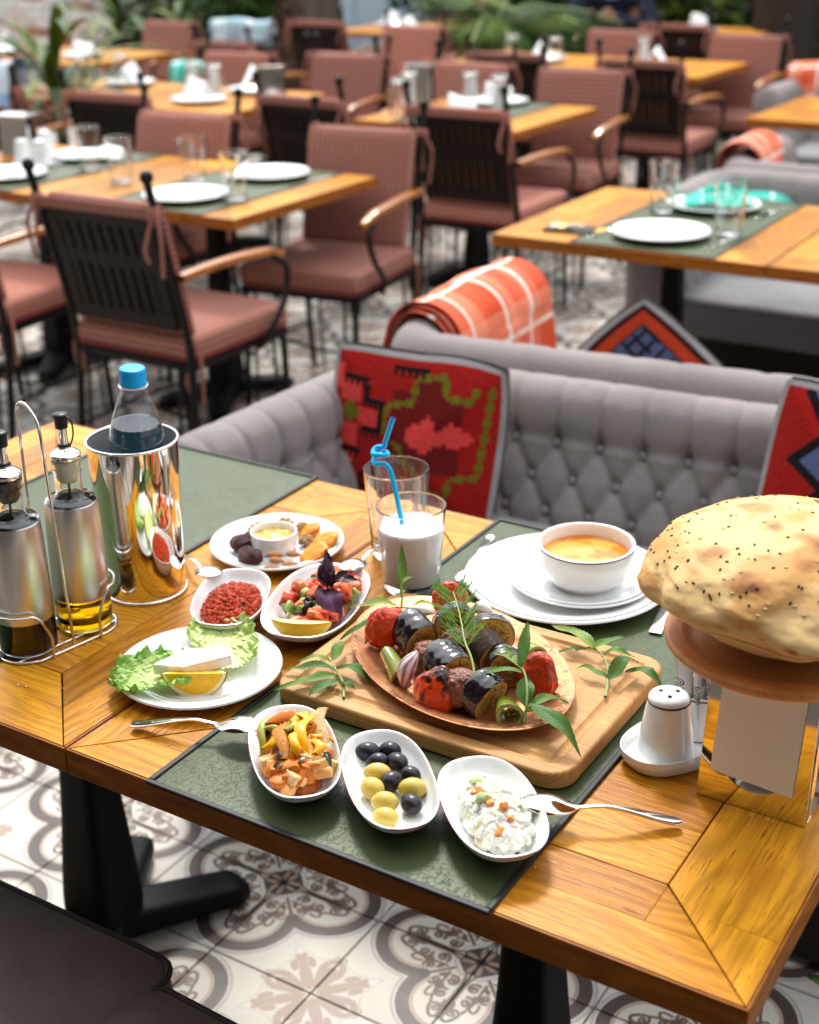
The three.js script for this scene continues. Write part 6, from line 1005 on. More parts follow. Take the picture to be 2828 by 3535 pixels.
// ------------------------------------------------------------------ iron armchairs
const checkTex = tex(256, 256, (u, v) => { const a = (u * 16) % 1, b = (v * 16) % 1, k = (a < 0.5 ? 1 : 0) + (b < 0.5 ? 1 : 0), n = n3(u * 128, v * 128, 1, 128, 128); return mix3([0.15, 0.040, 0.029], [0.54, 0.245, 0.18], clamp(k * 0.42 + 0.2 * (n - 0.5))); });
checkTex.repeat.set(3.2, 3.2);
const fabric = mat([1, 1, 1], { map: checkTex, roughness: 0.85, sheen: 0.3, sheenColor: lin(0.4, 0.25, 0.22) });
const armWood = mat([0.60, 0.42, 0.26], { map: oakMap, roughness: 0.4, clearcoat: 0.4 }), darkWood = mat([0.016, 0.009, 0.007], { roughness: 0.45, specularIntensity: 0.25 });
function makeChair(label) { // sits towards +z, origin under the seat
  const t = thing('iron_armchair', label, 'chair', [0, 0, 0], 0, 'iron armchairs round the tables');
  const back = (y) => -0.225 - 0.12 * Math.pow(clamp((y - 0.45) / 0.5), 1.15);
  for (const s of [-1, 1]) {
    const pts = [[s * 0.225, 0, -0.275], [s * 0.222, 0.2, -0.245], [s * 0.218, 0.45, -0.228], [s * 0.215, 0.7, back(0.7)], [s * 0.215, 0.955, back(0.955)]];
    const p = obj('rear_post', tube(pts, 0.0115, 24, 8), iron, t); obj('finial', new THREE.SphereGeometry(0.019, 14, 10), iron, p, [s * 0.215, 0.968, back(0.968)]);
    obj('front_leg', tube([[s * 0.212, 0, 0.235], [s * 0.212, 0.2, 0.222], [s * 0.21, 0.42, 0.215]], 0.011, 14, 8), iron, t);
    obj('inner_leg_rod', tube([[s * 0.175, 0.0, 0.238], [s * 0.17, 0.4, 0.216]], 0.006, 6, 6), iron, t); obj('inner_leg_rod', tube([[s * 0.18, 0.0, -0.272], [s * 0.175, 0.42, -0.232]], 0.006, 6, 6), iron, t);
    obj('arm_support', tube([[s * 0.235, 0.40, 0.06], [s * 0.262, 0.46, 0.10], [s * 0.262, 0.54, 0.17], [s * 0.255, 0.62, 0.19], [s * 0.25, 0.665, 0.13]], 0.010, 30, 8), iron, t);
    const arm = grid(14, 30, (u, v) => { const [x, y] = sup(u * 2 * PI, 3.5), z = lerp(-0.27, 0.205, v), e = sstep(1.0, 0.93, v); return [s * (0.235 + 0.022 * Math.sin(v * PI)) + x * 0.021 * (0.4 + 0.6 * e) * (0.75 + 0.25 * Math.sin(v * PI)), 0.685 + 0.012 * Math.sin(v * PI * 1.3) - 0.02 * sstep(0.8, 1, v) + y * 0.012, z]; }, true);
    const p2 = arm.attributes.position, uv = arm.attributes.uv; for (let i = 0; i < p2.count; i++) uv.setXY(i, p2.getZ(i) * 1.5, p2.getX(i) * 2.5);
    obj('armrest', arm, armWood, t);
    obj('side_stretcher', tube([[s * 0.22, 0.17, -0.25], [s * 0.216, 0.185, 0], [s * 0.212, 0.17, 0.226]], 0.006, 10, 6), iron, t);
  }
  obj('cross_stretcher', tube([[-0.217, 0.18, 0], [0, 0.15, 0.0], [0.217, 0.18, 0]], 0.006, 12, 6), iron, t);
  obj('seat_frame', merge([box(0.45, 0.022, 0.02, 0, 0.412, 0.212), box(0.45, 0.022, 0.02, 0, 0.412, -0.225), box(0.02, 0.022, 0.43, 0.215, 0.412, 0), box(0.02, 0.022, 0.43, -0.215, 0.412, 0), box(0.43, 0.006, 0.43, 0, 0.42, 0)]), iron, t);
  const slabAt = (x0, x1, y0, y1, off, th) => { const g = new THREE.BoxGeometry(x1 - x0, y1 - y0, th, 1, 4, 1).translate((x0 + x1) / 2, (y0 + y1) / 2, 0), p = g.attributes.position; for (let i = 0; i < p.count; i++) p.setZ(i, p.getZ(i) + back(p.getY(i)) + off); g.computeVertexNormals(); return g; };
  obj('back_frame', merge([slabAt(-0.188, 0.188, 0.82, 0.872, 0.0, 0.02), slabAt(-0.188, 0.188, 0.52, 0.565, 0.0, 0.02), slabAt(-0.188, 0.188, 0.695, 0.735, 0.001, 0.018), slabAt(-0.191, -0.155, 0.53, 0.868, 0.0, 0.019), slabAt(0.155, 0.191, 0.53, 0.868, 0.0, 0.019)]), darkWood, t);
  for (let k = 0; k < 8; k++) { const x = -0.137 + k * 0.039; obj('slat', slabAt(x - 0.0125, x + 0.0125, 0.562, 0.825, -0.001, 0.016), darkWood, t); }
  const bc = grid(28, 30, (u, v) => { const [x, z] = sup(u * 2 * PI, 5), y = 0.495 + v * 0.392, e = sstep(0, 0.04, v) * sstep(1, 0.95, v), w = 0.5 + 0.5 * Math.pow(e, 0.5); return [x * 0.205 * (0.9 + 0.1 * w), y, back(y) + 0.036 + z * 0.027 * w]; }, true);
  const cap = grid(20, 2, (u, v) => { const y = 0.887; return [(u - 0.5) * 0.38, y, back(y) + 0.036 + (v - 0.5) * 0.026]; });
  { const p = bc.attributes.position, uv = bc.attributes.uv; for (let i = 0; i < p.count; i++) uv.setXY(i, p.getX(i), p.getY(i)); }
  obj('back_cushion', merge([bc, cap]), fabric, t);
  obj('cushion_flap', slabAt(-0.19, 0.19, 0.855, 0.886, -0.016, 0.006), fabric, t);
  obj('seat_cushion', metreUV(box(0.46, 0.085, 0.475, 0, 0.462, 0.0, 0.035, 4)), fabric, t);
  obj('seat_piping', (() => { const l = []; for (let i = 0; i < 60; i++) { const [x, z] = rrect(i / 60, 0.46, 0.475, 0.04); l.push([x, 0.436, z]); } return tube(l, 0.004, 120, 6, true); })(), mat([0.20, 0.03, 0.025], { roughness: 0.8 }), t);
  for (const s of [-1, 1]) for (const [y, dz] of [[0.87, 0], [0.47, 0.03]]) obj('tie', merge([lump(0.02, 0.028, 0.02, 3, 0.3, 2, 4).translate(s * 0.212, y, back(y) - 0.006 + dz), tube([[s * 0.222, y, back(y) + dz], [s * 0.245, y - 0.06, back(y) - 0.02 + dz], [s * 0.236, y - 0.17, back(y) - 0.012 + dz]], 0.006, 12, 5), tube([[s * 0.215, y, back(y) + dz - 0.01], [s * 0.200, y - 0.09, back(y) - 0.035 + dz], [s * 0.205, y - 0.13, back(y) - 0.03 + dz]], 0.006, 12, 5)]), fabric, t);
  return t;
}
const chairs = [
  ['armchair seen from behind, nearest of those at the second table', -1.70, -2.20, PI],
  ['armchair cut by the left edge, its slatted back to the viewer', -2.47, -2.20, PI + 0.05],
  ['armchair facing the viewer behind the right corner of the second table', -1.72, -3.0, 0.12],
  ['armchair facing the viewer behind the glasses of the second table', -2.54, -3.0, 0.10],
  ['armchair seen from behind in the centre, before the third table', -1.70, -4.19, PI],
  ['armchair seen from behind, left neighbour of the central one', -2.42, -4.19, PI - 0.05],
  ['armchair facing the viewer at the right corner of the third table', -1.80, -4.97, 0.10],
  ['armchair facing the viewer behind the cups of the third table', -2.44, -5.0, 0.0],
  ['armchair seen from behind in front of the fourth table on the right', -1.74, -6.06, PI],
  ['armchair seen from behind beside the palm', -2.5, -6.08, PI + 0.04],
  ['armchair facing the viewer behind the fourth table on the right', -1.72, -6.93, 0.0],
  ['armchair facing the viewer in front of the seated person', -2.5, -6.95, 0.0],
  ['armchair facing the viewer beside the teal cloth', -3.83, -4.95, 0.05],
  ['armchair facing the viewer left of the dark napkin stand', -3.2, -5.1, 0.1],
  ['armchair seen from behind left of the palm', -3.28, -5.75, PI],
  ['armchair facing the viewer at the back left of the palm', -3.85, -6.75, 0.0],
  ['armchair seen from behind under the pale blue blanket', -4.25, -6.0, PI - 0.1],
  ['armchair seen from behind at the left middle table', -3.30, -3.95, PI + 0.05],
  ['armchair seen from behind under the blue and red striped blanket', -4.02, -3.95, PI],
  ['armchair far back, seen from behind before the small table', -4.65, -7.45, PI],
  ['armchair far back, facing the viewer behind the small table', -4.7, -8.95, 0.1],
  ['armchair seen from behind before the rearmost table on the right', -2.35, -8.05, PI],
  ['armchair seen from behind left of the brick wall table', -5.5, -5.15, PI + 0.1],
  ['armchair facing the viewer behind the far left table', -5.6, -6.45, 0],
];
const chair0 = makeChair(chairs[0][0]);
chairs.forEach(([l, x, z, ry], i) => { if (i) copy(chair0, l, [x, 0, z], ry); else { chair0.position.set(x, 0, z); chair0.rotation.y = ry; } });
{ // some covers are more faded than others
  const tint = [[1, 1, 1], [1.12, 1.1, 1.08], [0.86, 0.88, 0.9]].map((c) => mat(c, { map: checkTex, roughness: 0.85, sheen: 0.3, sheenColor: lin(0.4, 0.25, 0.22) })), r = rng(5);
  for (const o of scene.children) if (o.name.startsWith('iron_armchair')) { const k = Math.floor(r() * 3); o.traverse((m) => { if (m.material === fabric) m.material = tint[k]; if (m.name.startsWith('seat_cushion')) m.scale.set(1 + 0.03 * (r() - 0.5), 1, 1 + 0.03 * (r() - 0.5)); }); }
}
blanket('pale blue blanket folded over a distant chair back', [-4.44, -5.80], [-4.06, -5.86], 0.10, 0.06, 0.045, 0.95, bluePlaid, 3);
blanket('white, blue and red striped blanket over the left chair back', [-4.24, -3.66], [-3.82, -3.66], 0.07, 0.16, 0.045, 0.95, mixPlaid, 4);
blanket('bright teal cloth hanging over a seat back at the left', [-4.55, -5.55], [-4.15, -5.62], 0.25, 0.1, 0.06, 0.72, tealPlaid, 5);

// ------------------------------------------------------------------ tables behind and what stands on them
const backTables = [
  ['oak table at the left carrying the four plates and glasses', -2.413, -2.36], ['oak table cut by the left edge with the cruets and napkin stand', -3.217, -2.36],
  ['oak table at the right with two plates and the bright bare end', -0.84, -2.56], ['oak table running out of the right edge beside the two plates', -0.036, -2.56],
  ['oak table in the centre with upturned glasses', -2.45, -4.26], ['oak table left of the centre with the dark napkin stand', -3.86, -4.15], ['oak table at the far left of the middle row', -4.664, -4.15],
  ['oak table on the right in the fourth row', -2.45, -6.3], ['oak table beside the palm in the fourth row', -3.254, -6.3], ['bare oak table at the right edge behind the sofas', -0.95, -5.03],
  ['oak table at the far left before the brick wall', -5.93, -5.42], ['oak table at the left edge before the brick wall', -6.734, -5.42], ['small table far back with white plates', -5.1, -7.9], ['oak table right of the seated person', -2.95, -8.45],
];
let far0 = null;
backTables.forEach(([l, x, z], i) => { if (i < 4) makeTable('square_table', l, x, z, 100 + i * 7, false); else if (!far0) far0 = makeTable('square_table', l, x, z, 300, false); else copy(far0, l, [x, 0, z], 0); });
runner('grey green runner under the plates of the left background table', -2.165, -1.745, -2.366, -3.155, T, 'runners on the background tables');
runner('grey green runner under the cruets at the left edge', -2.98, -2.56, -2.366, -3.155, T);
runner('grey green runner under the two plates of the right table', -0.60, -0.18, -2.566, -3.355, T);
runner('grey green runner cut by the right edge of the photo', 0.10, 0.52, -2.566, -3.355, T);
runner('runner on the central table with upturned glasses', -2.26, -1.84, -4.266, -5.055, T);
const plate0 = plate('table_plate', 'white plate at the near right corner of the left background table', 'plate', -1.945, T + 0.004, -2.535, 0.138, 0.018, 0.95, null, 'plates laid on the background tables');
const plates = [
  ['white plate at the far right of the left background table', -1.93, -2.97], ['white plate behind the second glass of the left background table', -2.77, -2.97], ['white plate beyond the slatted chair back at the left', -2.75, -2.54],
  ['white plate nearest the viewer on the right table', -0.40, -2.735], ['white plate with the teal napkin on the right table', -0.40, -3.16],
  ['white plate on the central table, left of the upturned glass', -2.10, -4.95], ['white plate on the central table under the bare corner', -2.02, -4.47], ['white plate on the middle left table in front', -3.42, -4.40], ['white plate on the middle left table behind', -3.40, -4.80], ['white plate on the table left of the middle', -4.2, -4.78],
  ['white plate on the fourth row table at the right', -2.02, -6.62], ['white plate on the table beside the palm', -2.75, -6.7], ['white plate on the far left table before the wall', -5.45, -5.75], ['white plate at the left end before the brick wall', -6.1, -5.7], ['white plate on the small table far back', -4.6, -8.2], ['second white plate on the small table far back', -4.85, -8.4], ['white plate beside the seated person', -2.6, -8.8],
];
plates.forEach(([l, x, z]) => copy(plate0, l, [x, T + 0.004, z]));
tumbler('table_glass', 'clear glass nearest on the left background table', -1.79, T + 0.003, -2.60, 0.036, 0.047, 0.150, glassSolid, 'glasses on the background tables');
const glass0 = scene.children[scene.children.length - 1];
const glasses = [
  ['clear glass between the plates of the left background table', -2.115, -2.79, 0], ['clear glass second from the left on the left background table', -2.325, -2.655, 0], ['clear glass next to the cruets at the left', -2.60, -2.79, 0],
  ['tall clear glass at the rear on the right table', -0.525, -3.05, 0], ['clear glass right of the near plate on the right table', -0.245, -2.85, 0],
  ['upturned glass at the left of the central table', -2.46, -4.75, 1], ['upturned glass in the middle of the central table', -2.20, -4.86, 1], ['upturned glass at the right of the central table', -2.02, -4.80, 1], ['upturned glass before the dark napkin stand', -2.36, -4.50, 1],
  ['upturned glass at the left on the middle left table', -3.72, -4.72, 1], ['upturned glass at the right on the middle left table', -3.50, -4.62, 1], ['glass farther left on the middle left table', -4.28, -4.80, 1], ['glass at the far left of the middle row', -4.45, -4.70, 1],
  ['upturned glass on the right fourth row table', -2.15, -6.75, 1], ['glass on the table beside the palm', -2.6, -6.55, 1], ['second glass on the table beside the palm', -2.9, -6.6, 1], ['glass on the far left table', -5.6, -5.9, 0], ['glass on the small table far back', -4.5, -8.35, 0],
];
glasses.forEach(([l, x, z, up]) => { const g = copy(glass0, l, [x, T + 0.004 + (up ? 0.150 : 0), z]); if (up) g.rotation.x = PI; });
const paper = mat([0.80, 0.80, 0.80], { roughness: 0.9 });
[['folded white napkin under the upturned glass on the left', -2.46, -4.75], ['folded white napkin in the middle of the central table', -2.20, -4.86], ['folded white napkin at the right of the central table', -2.02, -4.80], ['white napkin on the middle left table', -3.72, -4.72], ['second white napkin on the middle left table', -3.50, -4.62], ['white napkin on the right fourth row table', -2.15, -6.75]].forEach(([l, x, z], i) => { const g = grid(14, 14, (u, v) => { const a = u * 2 * PI, r = 0.027 * (1 - 0.25 * v) * (1 + 0.08 * Math.sin(5 * a + i)); return [r * Math.cos(a), 0.004 + v * 0.115, r * Math.sin(a)]; }, true); tag(obj('rolled_napkin', g, paper, scene, [x, T + 0.004, z]), l, 'napkin'); });
{ // cruets, napkin stands, cutlery and small things on the background tables
  const cr = (label, x, z, h, r) => { const t = thing('cruet', label, 'cruet', [x, T + 0.012, z]); obj('cruet_body', lathe([[0, 0], [r, 0], [r * 1.02, 0.006], [r * 0.82, h * 0.8], [r * 0.7, h * 0.96], [r * 0.3, h], [0, h]], 28), china, t); obj('cruet_ring', new THREE.TorusGeometry(r * 0.8, 0.001, 6, 32).rotateX(PI / 2).translate(0, h * 0.86, 0), brownRim, t); };
  const tr = thing('cruet_dish', 'white dish under the three cruets at the left', 'tray', [-2.86, T + 0.004, -2.80]); obj('dish_body', lathe([[0, 0], [0.085, 0], [0.095, 0.008], [0.092, 0.010], [0.08, 0.005], [0, 0.005]], 40), china, tr);
  cr('white cruet at the front of the left cruet dish', -2.82, -2.77, 0.085, 0.03); cr('taller white holder at the back of the left cruet dish', -2.86, -2.84, 0.105, 0.03); cr('white cruet at the left of the left cruet dish', -2.91, -2.77, 0.08, 0.028);
  const stand = (label, x, z, ry) => { const t = thing('napkin_stand', label, 'napkin holder', [x, T, z], ry); obj('front_plate', box(0.12, 0.15, 0.002, 0, 0.075, 0.03, 0.001), steel, t, [0, 0, 0], [-0.08, 0, 0]); obj('back_plate', box(0.12, 0.15, 0.002, 0, 0.075, -0.03, 0.001), blackPlastic, t, [0, 0, 0], [0.08, 0, 0]); obj('base_plate', box(0.12, 0.004, 0.07, 0, 0.002, 0), steel, t); obj('top_bar', box(0.14, 0.012, 0.10, 0, 0.158, 0, 0.003), steel, t); obj('paper_stack', box(0.09, 0.11, 0.036, 0, 0.065, 0, 0.004), paper, t); };
  stand('napkin stand at the left edge behind the cruets', -3.02, -2.86, 0.2); stand('dark napkin stand on the middle left table', -3.15, -4.62, 0.4); stand('napkin stand on the central table at the left end', -2.52, -4.95, 0.1);
  const sil = (label, x, z, ry, y = T + 0.005) => { const t = thing('table_knife', label, 'cutlery', [x, y, z], ry); obj('blade', box(0.10, 0.0018, 0.018, 0.05, 0, 0, 0.0007), cutleryM, t); obj('handle', box(0.1, 0.006, 0.014, 0.15, 0.0012, 0, 0.003), cutleryM, t); };
  sil('knife right of the near plate on the right table', -0.228, -2.64, 1.5); sil('knife beside the far plate on the right table', -0.238, -3.08, 1.5); sil('knife on the runner at the right edge', 0.13, -2.62, 1.5); sil('knife right of the far plate on the left background table', -1.775, -2.86, 1.4); sil('fork left of the near plate on the right table', -0.565, -2.63, 1.45);
  const nt = tag(obj('teal_napkin', grid(24, 24, (u, v) => { const x = u - 0.5, z = v - 0.5; return [x * 0.2, 0.012 + 0.05 * Math.exp(-(x * x + z * z) * 9) + 0.012 * (fbm(u * 4, v * 4, 3, 3) - 0.5), z * 0.16]; }), cloth(tealPlaid), scene, [-0.40, T + 0.014, -3.19], [0, 0.4, 0]), 'teal patterned napkin on the far plate of the right table', 'napkin');
  const ct = thing('card_tray', 'small dark card tray on the bright end of the right table', 'tray', [-0.66, T + 0.0006, -2.70], 0.12);
  obj('tray_base', box(0.14, 0.008, 0.085, 0, 0.004, 0, 0.002), blackPlastic, ct);
  const cl = [[0.55, 0.50, 0.40], [0.60, 0.33, 0.05], [0.10, 0.09, 0.08], [0.5, 0.45, 0.3]]; for (let i = 0; i < 7; i++) obj('coin', new THREE.CylinderGeometry(0.012, 0.012, 0.003, 18), mat(cl[i % 4], { roughness: 0.4, metalness: 0.4 }), ct, [-0.045 + (i % 4) * 0.024, 0.0105 + (i > 3 ? 0.002 : 0), -0.018 + Math.floor(i / 4) * 0.03], [0.1 * (i % 3), 0, 0.08]);
  tag(obj('yellow_card', box(0.07, 0.002, 0.045, 0, 0, 0, 0.0008), mat([0.72, 0.42, 0.04], { roughness: 0.5 }), scene, [-0.575, T + 0.0028, -2.735], [0, 0.5, 0]), 'yellow card beside the small tray on the right table', 'card');
}

{ // white napkins folded into tents on the laid plates
  const spots = [['left behind the central chair back', -2.10, -4.95], ['near the bare corner of the central table', -2.02, -4.47], ['in front on the middle left table', -3.42, -4.40], ['at the back of the middle left table', -3.40, -4.80], ['left of the middle left table', -4.2, -4.78], ['on the right fourth row plate', -2.02, -6.62], ['beside the palm', -2.75, -6.7], ['on the far left table', -5.45, -5.75], ['at the left end by the brick wall', -6.1, -5.7], ['on the small far table', -4.6, -8.2], ['rearmost on the small far table', -4.85, -8.4], ['beside the seated person', -2.6, -8.8]];
  const r = rng(8); spots.forEach(([l, x, z], i) => { const hh = 0.07 + 0.05 * r(), g = grid(10, 10, (u, v) => { const s = u * 2 - 1; return [s * 0.06, 0.018 + hh * (1 - Math.abs(s)) * (1 - 0.3 * v) + 0.004 * Math.sin(v * 7 + i), (v - 0.5) * 0.12]; }); tag(obj('napkin_tent', g, paper, scene, [x, T + 0.006, z], [0, r() * 3, 0]), 'white napkin folded upright on a plate ' + l, 'napkin'); });
}

// ------------------------------------------------------------------ what closes the courtyard
{
  const brickTex = tex(256, 256, (u, v) => 0.75 + 0.5 * (fbm(u * 12, v * 12, 2, 4, 12, 12) - 0.5));
  const wall = (name, label, x0, x1, z, h, cols, mortar, seed, ret = 0.4) => {
    const t = thing(name, label, 'wall', [x0, 0, z]), r = rng(seed), w = x1 - x0; obj('mortar_core', box(w, h, ret, w / 2, h / 2, -ret / 2 - 0.008), mat(mortar, { map: brickTex, roughness: 0.95 }), t);
    const ms = cols.map((c) => mat(c, { map: brickTex, roughness: 0.9 })), bw = 0.235, bh = 0.075, gs = [0, 1, 2].map((k) => metreUV(box(bw - 0.014, bh - 0.014, 0.05, 0, 0, 0, 0.004), 3, k * 0.3, k * 0.7)); let n = 0;
    for (let j = 0; (j + 1) * bh < h && n < 300; j++) for (let i = 0; n < 300; i++) { const x = i * bw + (j % 2 ? 0 : bw / 2) + bw / 2; if (x + bw / 2 > w + 0.01) break; n++; obj('brick', gs[n % 3], ms[Math.floor(r() * r() * ms.length * 1.4) % ms.length], t, [x, j * bh + bh / 2 + 0.01, -0.024 + 0.008 * r()]); }
  };
  wall('brick_wall', 'whitewashed brick wall with bare red bricks at the far left', -11.0, -7.75, -8.6, 1.5, [[0.80, 0.76, 0.72], [0.74, 0.60, 0.54], [0.50, 0.16, 0.10], [0.82, 0.78, 0.74]], [0.72, 0.68, 0.64], 3);
  wall('brick_wall', 'brown brick pier left of the pale blue door', -7.35, -6.2, -9.3, 2.4, [[0.17, 0.085, 0.06], [0.22, 0.11, 0.075], [0.11, 0.06, 0.05], [0.26, 0.15, 0.11]], [0.16, 0.13, 0.11], 5);
  const b = thing('courtyard_house', 'courtyard house front with a pale blue door at the back', 'building', [0, 0, -11.6]);
  const plaster = mat([0.50, 0.47, 0.42], { map: velvetMap, roughness: 0.95 }), blue = mat([0.42, 0.52, 0.60], { roughness: 0.6 }), dk = mat([0.025, 0.017, 0.013], { roughness: 0.7 });
  obj('wall', merge([box(4.2, 4, 0.3, -10.1, 2, -0.15), box(9.4, 4, 0.3, -1.9, 2, -0.15), box(1.4, 1.6, 0.3, -7.3, 3.2, -0.15)]), plaster, b);
  const d = obj('door', box(1.3, 2.38, 0.08, -7.3, 1.19, -0.1, 0.01), blue, b);
  for (const [x, y] of [[-7.6, 0.55], [-7.0, 0.55], [-7.6, 1.6], [-7.0, 1.6]]) obj('door_panel', box(0.46, 0.85, 0.03, x, y, -0.05, 0.01), blue, d);
  obj('door_handle', box(0.03, 0.2, 0.05, -6.75, 1.05, -0.03, 0.01), steel, d);
  obj('plinth', box(3.0, 0.55, 0.06, -9.6, 0.275, 0.03), dk, b);
  const pil = thing('timber_post', 'thick dark timber post at the right far back', 'post', [-2.12, 0, -9.2]);
  obj('shaft', lathe([[0, 0], [0.26, 0], [0.26, 0.1], [0.235, 0.14], [0.225, 0.7], [0.215, 3.0], [0, 3.0]], 28, false), dk, pil); obj('iron_band', new THREE.TorusGeometry(0.23, 0.014, 6, 40).rotateX(PI / 2).translate(0, 0.45, 0), iron, pil);
}
// foliage: leaves as small folded blades joined into one crown per plant
function foliage(r, n, at, size, shape = [1, 0.45]) {
  const p = [], uv = [], idx = []; let o = 0;
  for (let i = 0; i < n; i++) {
    const [c, dir] = at(r, i), s = size * (0.6 + 0.8 * r()), X = V3(...dir).normalize(), Z = V3(r() - 0.5, r() - 0.5, r() - 0.5).cross(X).normalize(), U = V3().crossVectors(Z, X), w = s * shape[1];
    const pts = [[0, 0, 0], [0.35 * s, 0.12 * w, 0.5 * w], [0.35 * s, 0.12 * w, -0.5 * w], [s * shape[0], -0.12 * s, 0], [0.35 * s, 0, 0]];
    for (const q of pts) { const v = V3(...c).addScaledVector(X, q[0]).addScaledVector(U, q[1]).addScaledVector(Z, q[2]); p.push(v.x, v.y, v.z); uv.push(q[0] / s, 0.5 + q[2] / w); }
    idx.push(o, o + 1, o + 4, o, o + 4, o + 2, o + 1, o + 3, o + 4, o + 4, o + 3, o + 2); o += 5;
  }
  const g = new THREE.BufferGeometry(); g.setAttribute('position', new THREE.Float32BufferAttribute(p, 3)); g.setAttribute('uv', new THREE.Float32BufferAttribute(uv, 2)); g.setIndex(idx); g.computeVertexNormals(); return g;
}
const gm = (c) => mat(c, { map: leafTex, roughness: 0.6, specularIntensity: 0.35, transmission: 0.15, thickness: 0 });
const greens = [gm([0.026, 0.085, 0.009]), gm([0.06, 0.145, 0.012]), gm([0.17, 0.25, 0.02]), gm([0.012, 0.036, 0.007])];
const barkM = mat([0.06, 0.042, 0.03], { roughness: 0.9 }), clay = mat([0.22, 0.10, 0.06], { roughness: 0.85 });
function bush(label, x, z, R, H, n, tone, seed, y0 = 0.0, size = 0.11) {
  const t = thing('shrub', label, 'shrub', [x, 0, z]), r = rng(seed), C = []; for (let k = 0; k < 9; k++) C.push([(r() - 0.5) * R * 1.3, y0 + H * (0.25 + 0.6 * r()), (r() - 0.5) * R * 1.1, R * (0.35 + 0.3 * r())]);
  const at = (q) => { const c = C[Math.floor(q() * C.length)], d = V3(q() - 0.5, q() - 0.5, q() - 0.5).normalize(), k = c[3] * (0.55 + 0.5 * q()); return [[c[0] + d.x * k, Math.max(0.03, c[1] + d.y * k), c[2] + d.z * k], [d.x + (q() - 0.5), d.y * 0.6 + (q() - 0.4), d.z + (q() - 0.5)]]; };
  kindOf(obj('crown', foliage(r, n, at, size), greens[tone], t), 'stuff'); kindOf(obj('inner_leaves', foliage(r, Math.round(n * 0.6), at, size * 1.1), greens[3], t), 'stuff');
  for (let k = 0; k < 4; k++) obj('branch', taper([[0, 0, 0], [(r() - 0.5) * 0.2, H * 0.3, (r() - 0.5) * 0.2], [(r() - 0.5) * R, H * 0.7, (r() - 0.5) * R]], 0.02, 0.006, 10, 6), barkM, t);
}
bush('dense green shrub behind the seated person', -3.9, -10.6, 1.0, 1.5, 1700, 1, 1); bush('bright green shrub right of the seated person', -2.7, -10.9, 1.1, 1.5, 1700, 2, 2); bush('dark shrub far right behind the timber post', -1.2, -10.4, 1.2, 1.6, 1700, 1, 3);
bush('green shrub between the blue door and the palm', -5.3, -10.6, 1.0, 1.3, 1500, 0, 4); bush('dark shrub right of the whitewashed wall', -7.55, -8.9, 0.45, 1.4, 1100, 0, 5); bush('leafy shrub before the brown brick pier', -7.0, -8.9, 0.42, 1.1, 1000, 1, 6); bush('yellow green shrub left of the timber post', -3.2, -10.1, 0.5, 0.9, 800, 2, 7);
function potted(label, x, z, n, L, H, w, seed, tone, potR = 0.2, potH = 0.38, sway = 0.5) { // strap leaves arching out of a pot
  const t = thing('strap_leaf_plant', label, 'potted plant', [x, 0, z]), r = rng(seed);
  obj('pot', lathe([[0, 0.01], [potR * 0.75, 0], [potR, potH * 0.92], [potR * 1.06, potH * 0.93], [potR * 1.06, potH], [potR * 0.94, potH], [potR * 0.9, potH * 0.9], [0, potH * 0.88]], 32, false), clay, t); obj('stem', taper([[0, potH * 0.8, 0], [0.02, potH + H * 0.4, 0.01], [0, potH + H * 0.8, 0]], 0.035, 0.02, 10, 8), barkM, t);
  for (let i = 0; i < n; i++) { const a = r() * 2 * PI, up = 0.25 + 1.0 * r(), l = L * (0.6 + 0.6 * r()), y0 = potH + H * (0.1 + 0.75 * r()), ww = w * (0.7 + 0.6 * r()); const g = grid(4, 14, (u, v) => { const s = v * l, rr = s * Math.cos(up) + sway * l * 0.25 * v * v, y = y0 + s * Math.sin(up) - sway * l * v * v * v * 0.9, k = ww * Math.pow(Math.sin(PI * clamp(0.08 + v * 0.92)), 0.6), q = (u - 0.5) * k; return [rr * Math.cos(a) - q * Math.sin(a), y + Math.abs(u - 0.5) * k * 0.3, rr * Math.sin(a) + q * Math.cos(a)]; }); obj('strap_leaf', g, greens[(i + tone) % 3], t); }
}
potted('tall strap leaf plant rising at the left edge', -4.30, -4.35, 34, 0.75, 0.55, 0.055, 11, 0, 0.2, 0.45); potted('yellow green strap leaf plant low at the left edge', -4.08, -3.35, 26, 0.5, 0.15, 0.045, 12, 1, 0.18, 0.5, 0.8);
potted('dracaena left of the brown brick pier', -6.75, -8.3, 34, 0.8, 0.6, 0.06, 13, 0); potted('dracaena in front of the dark shrub at the left', -7.1, -7.9, 30, 0.8, 0.5, 0.06, 14, 1);
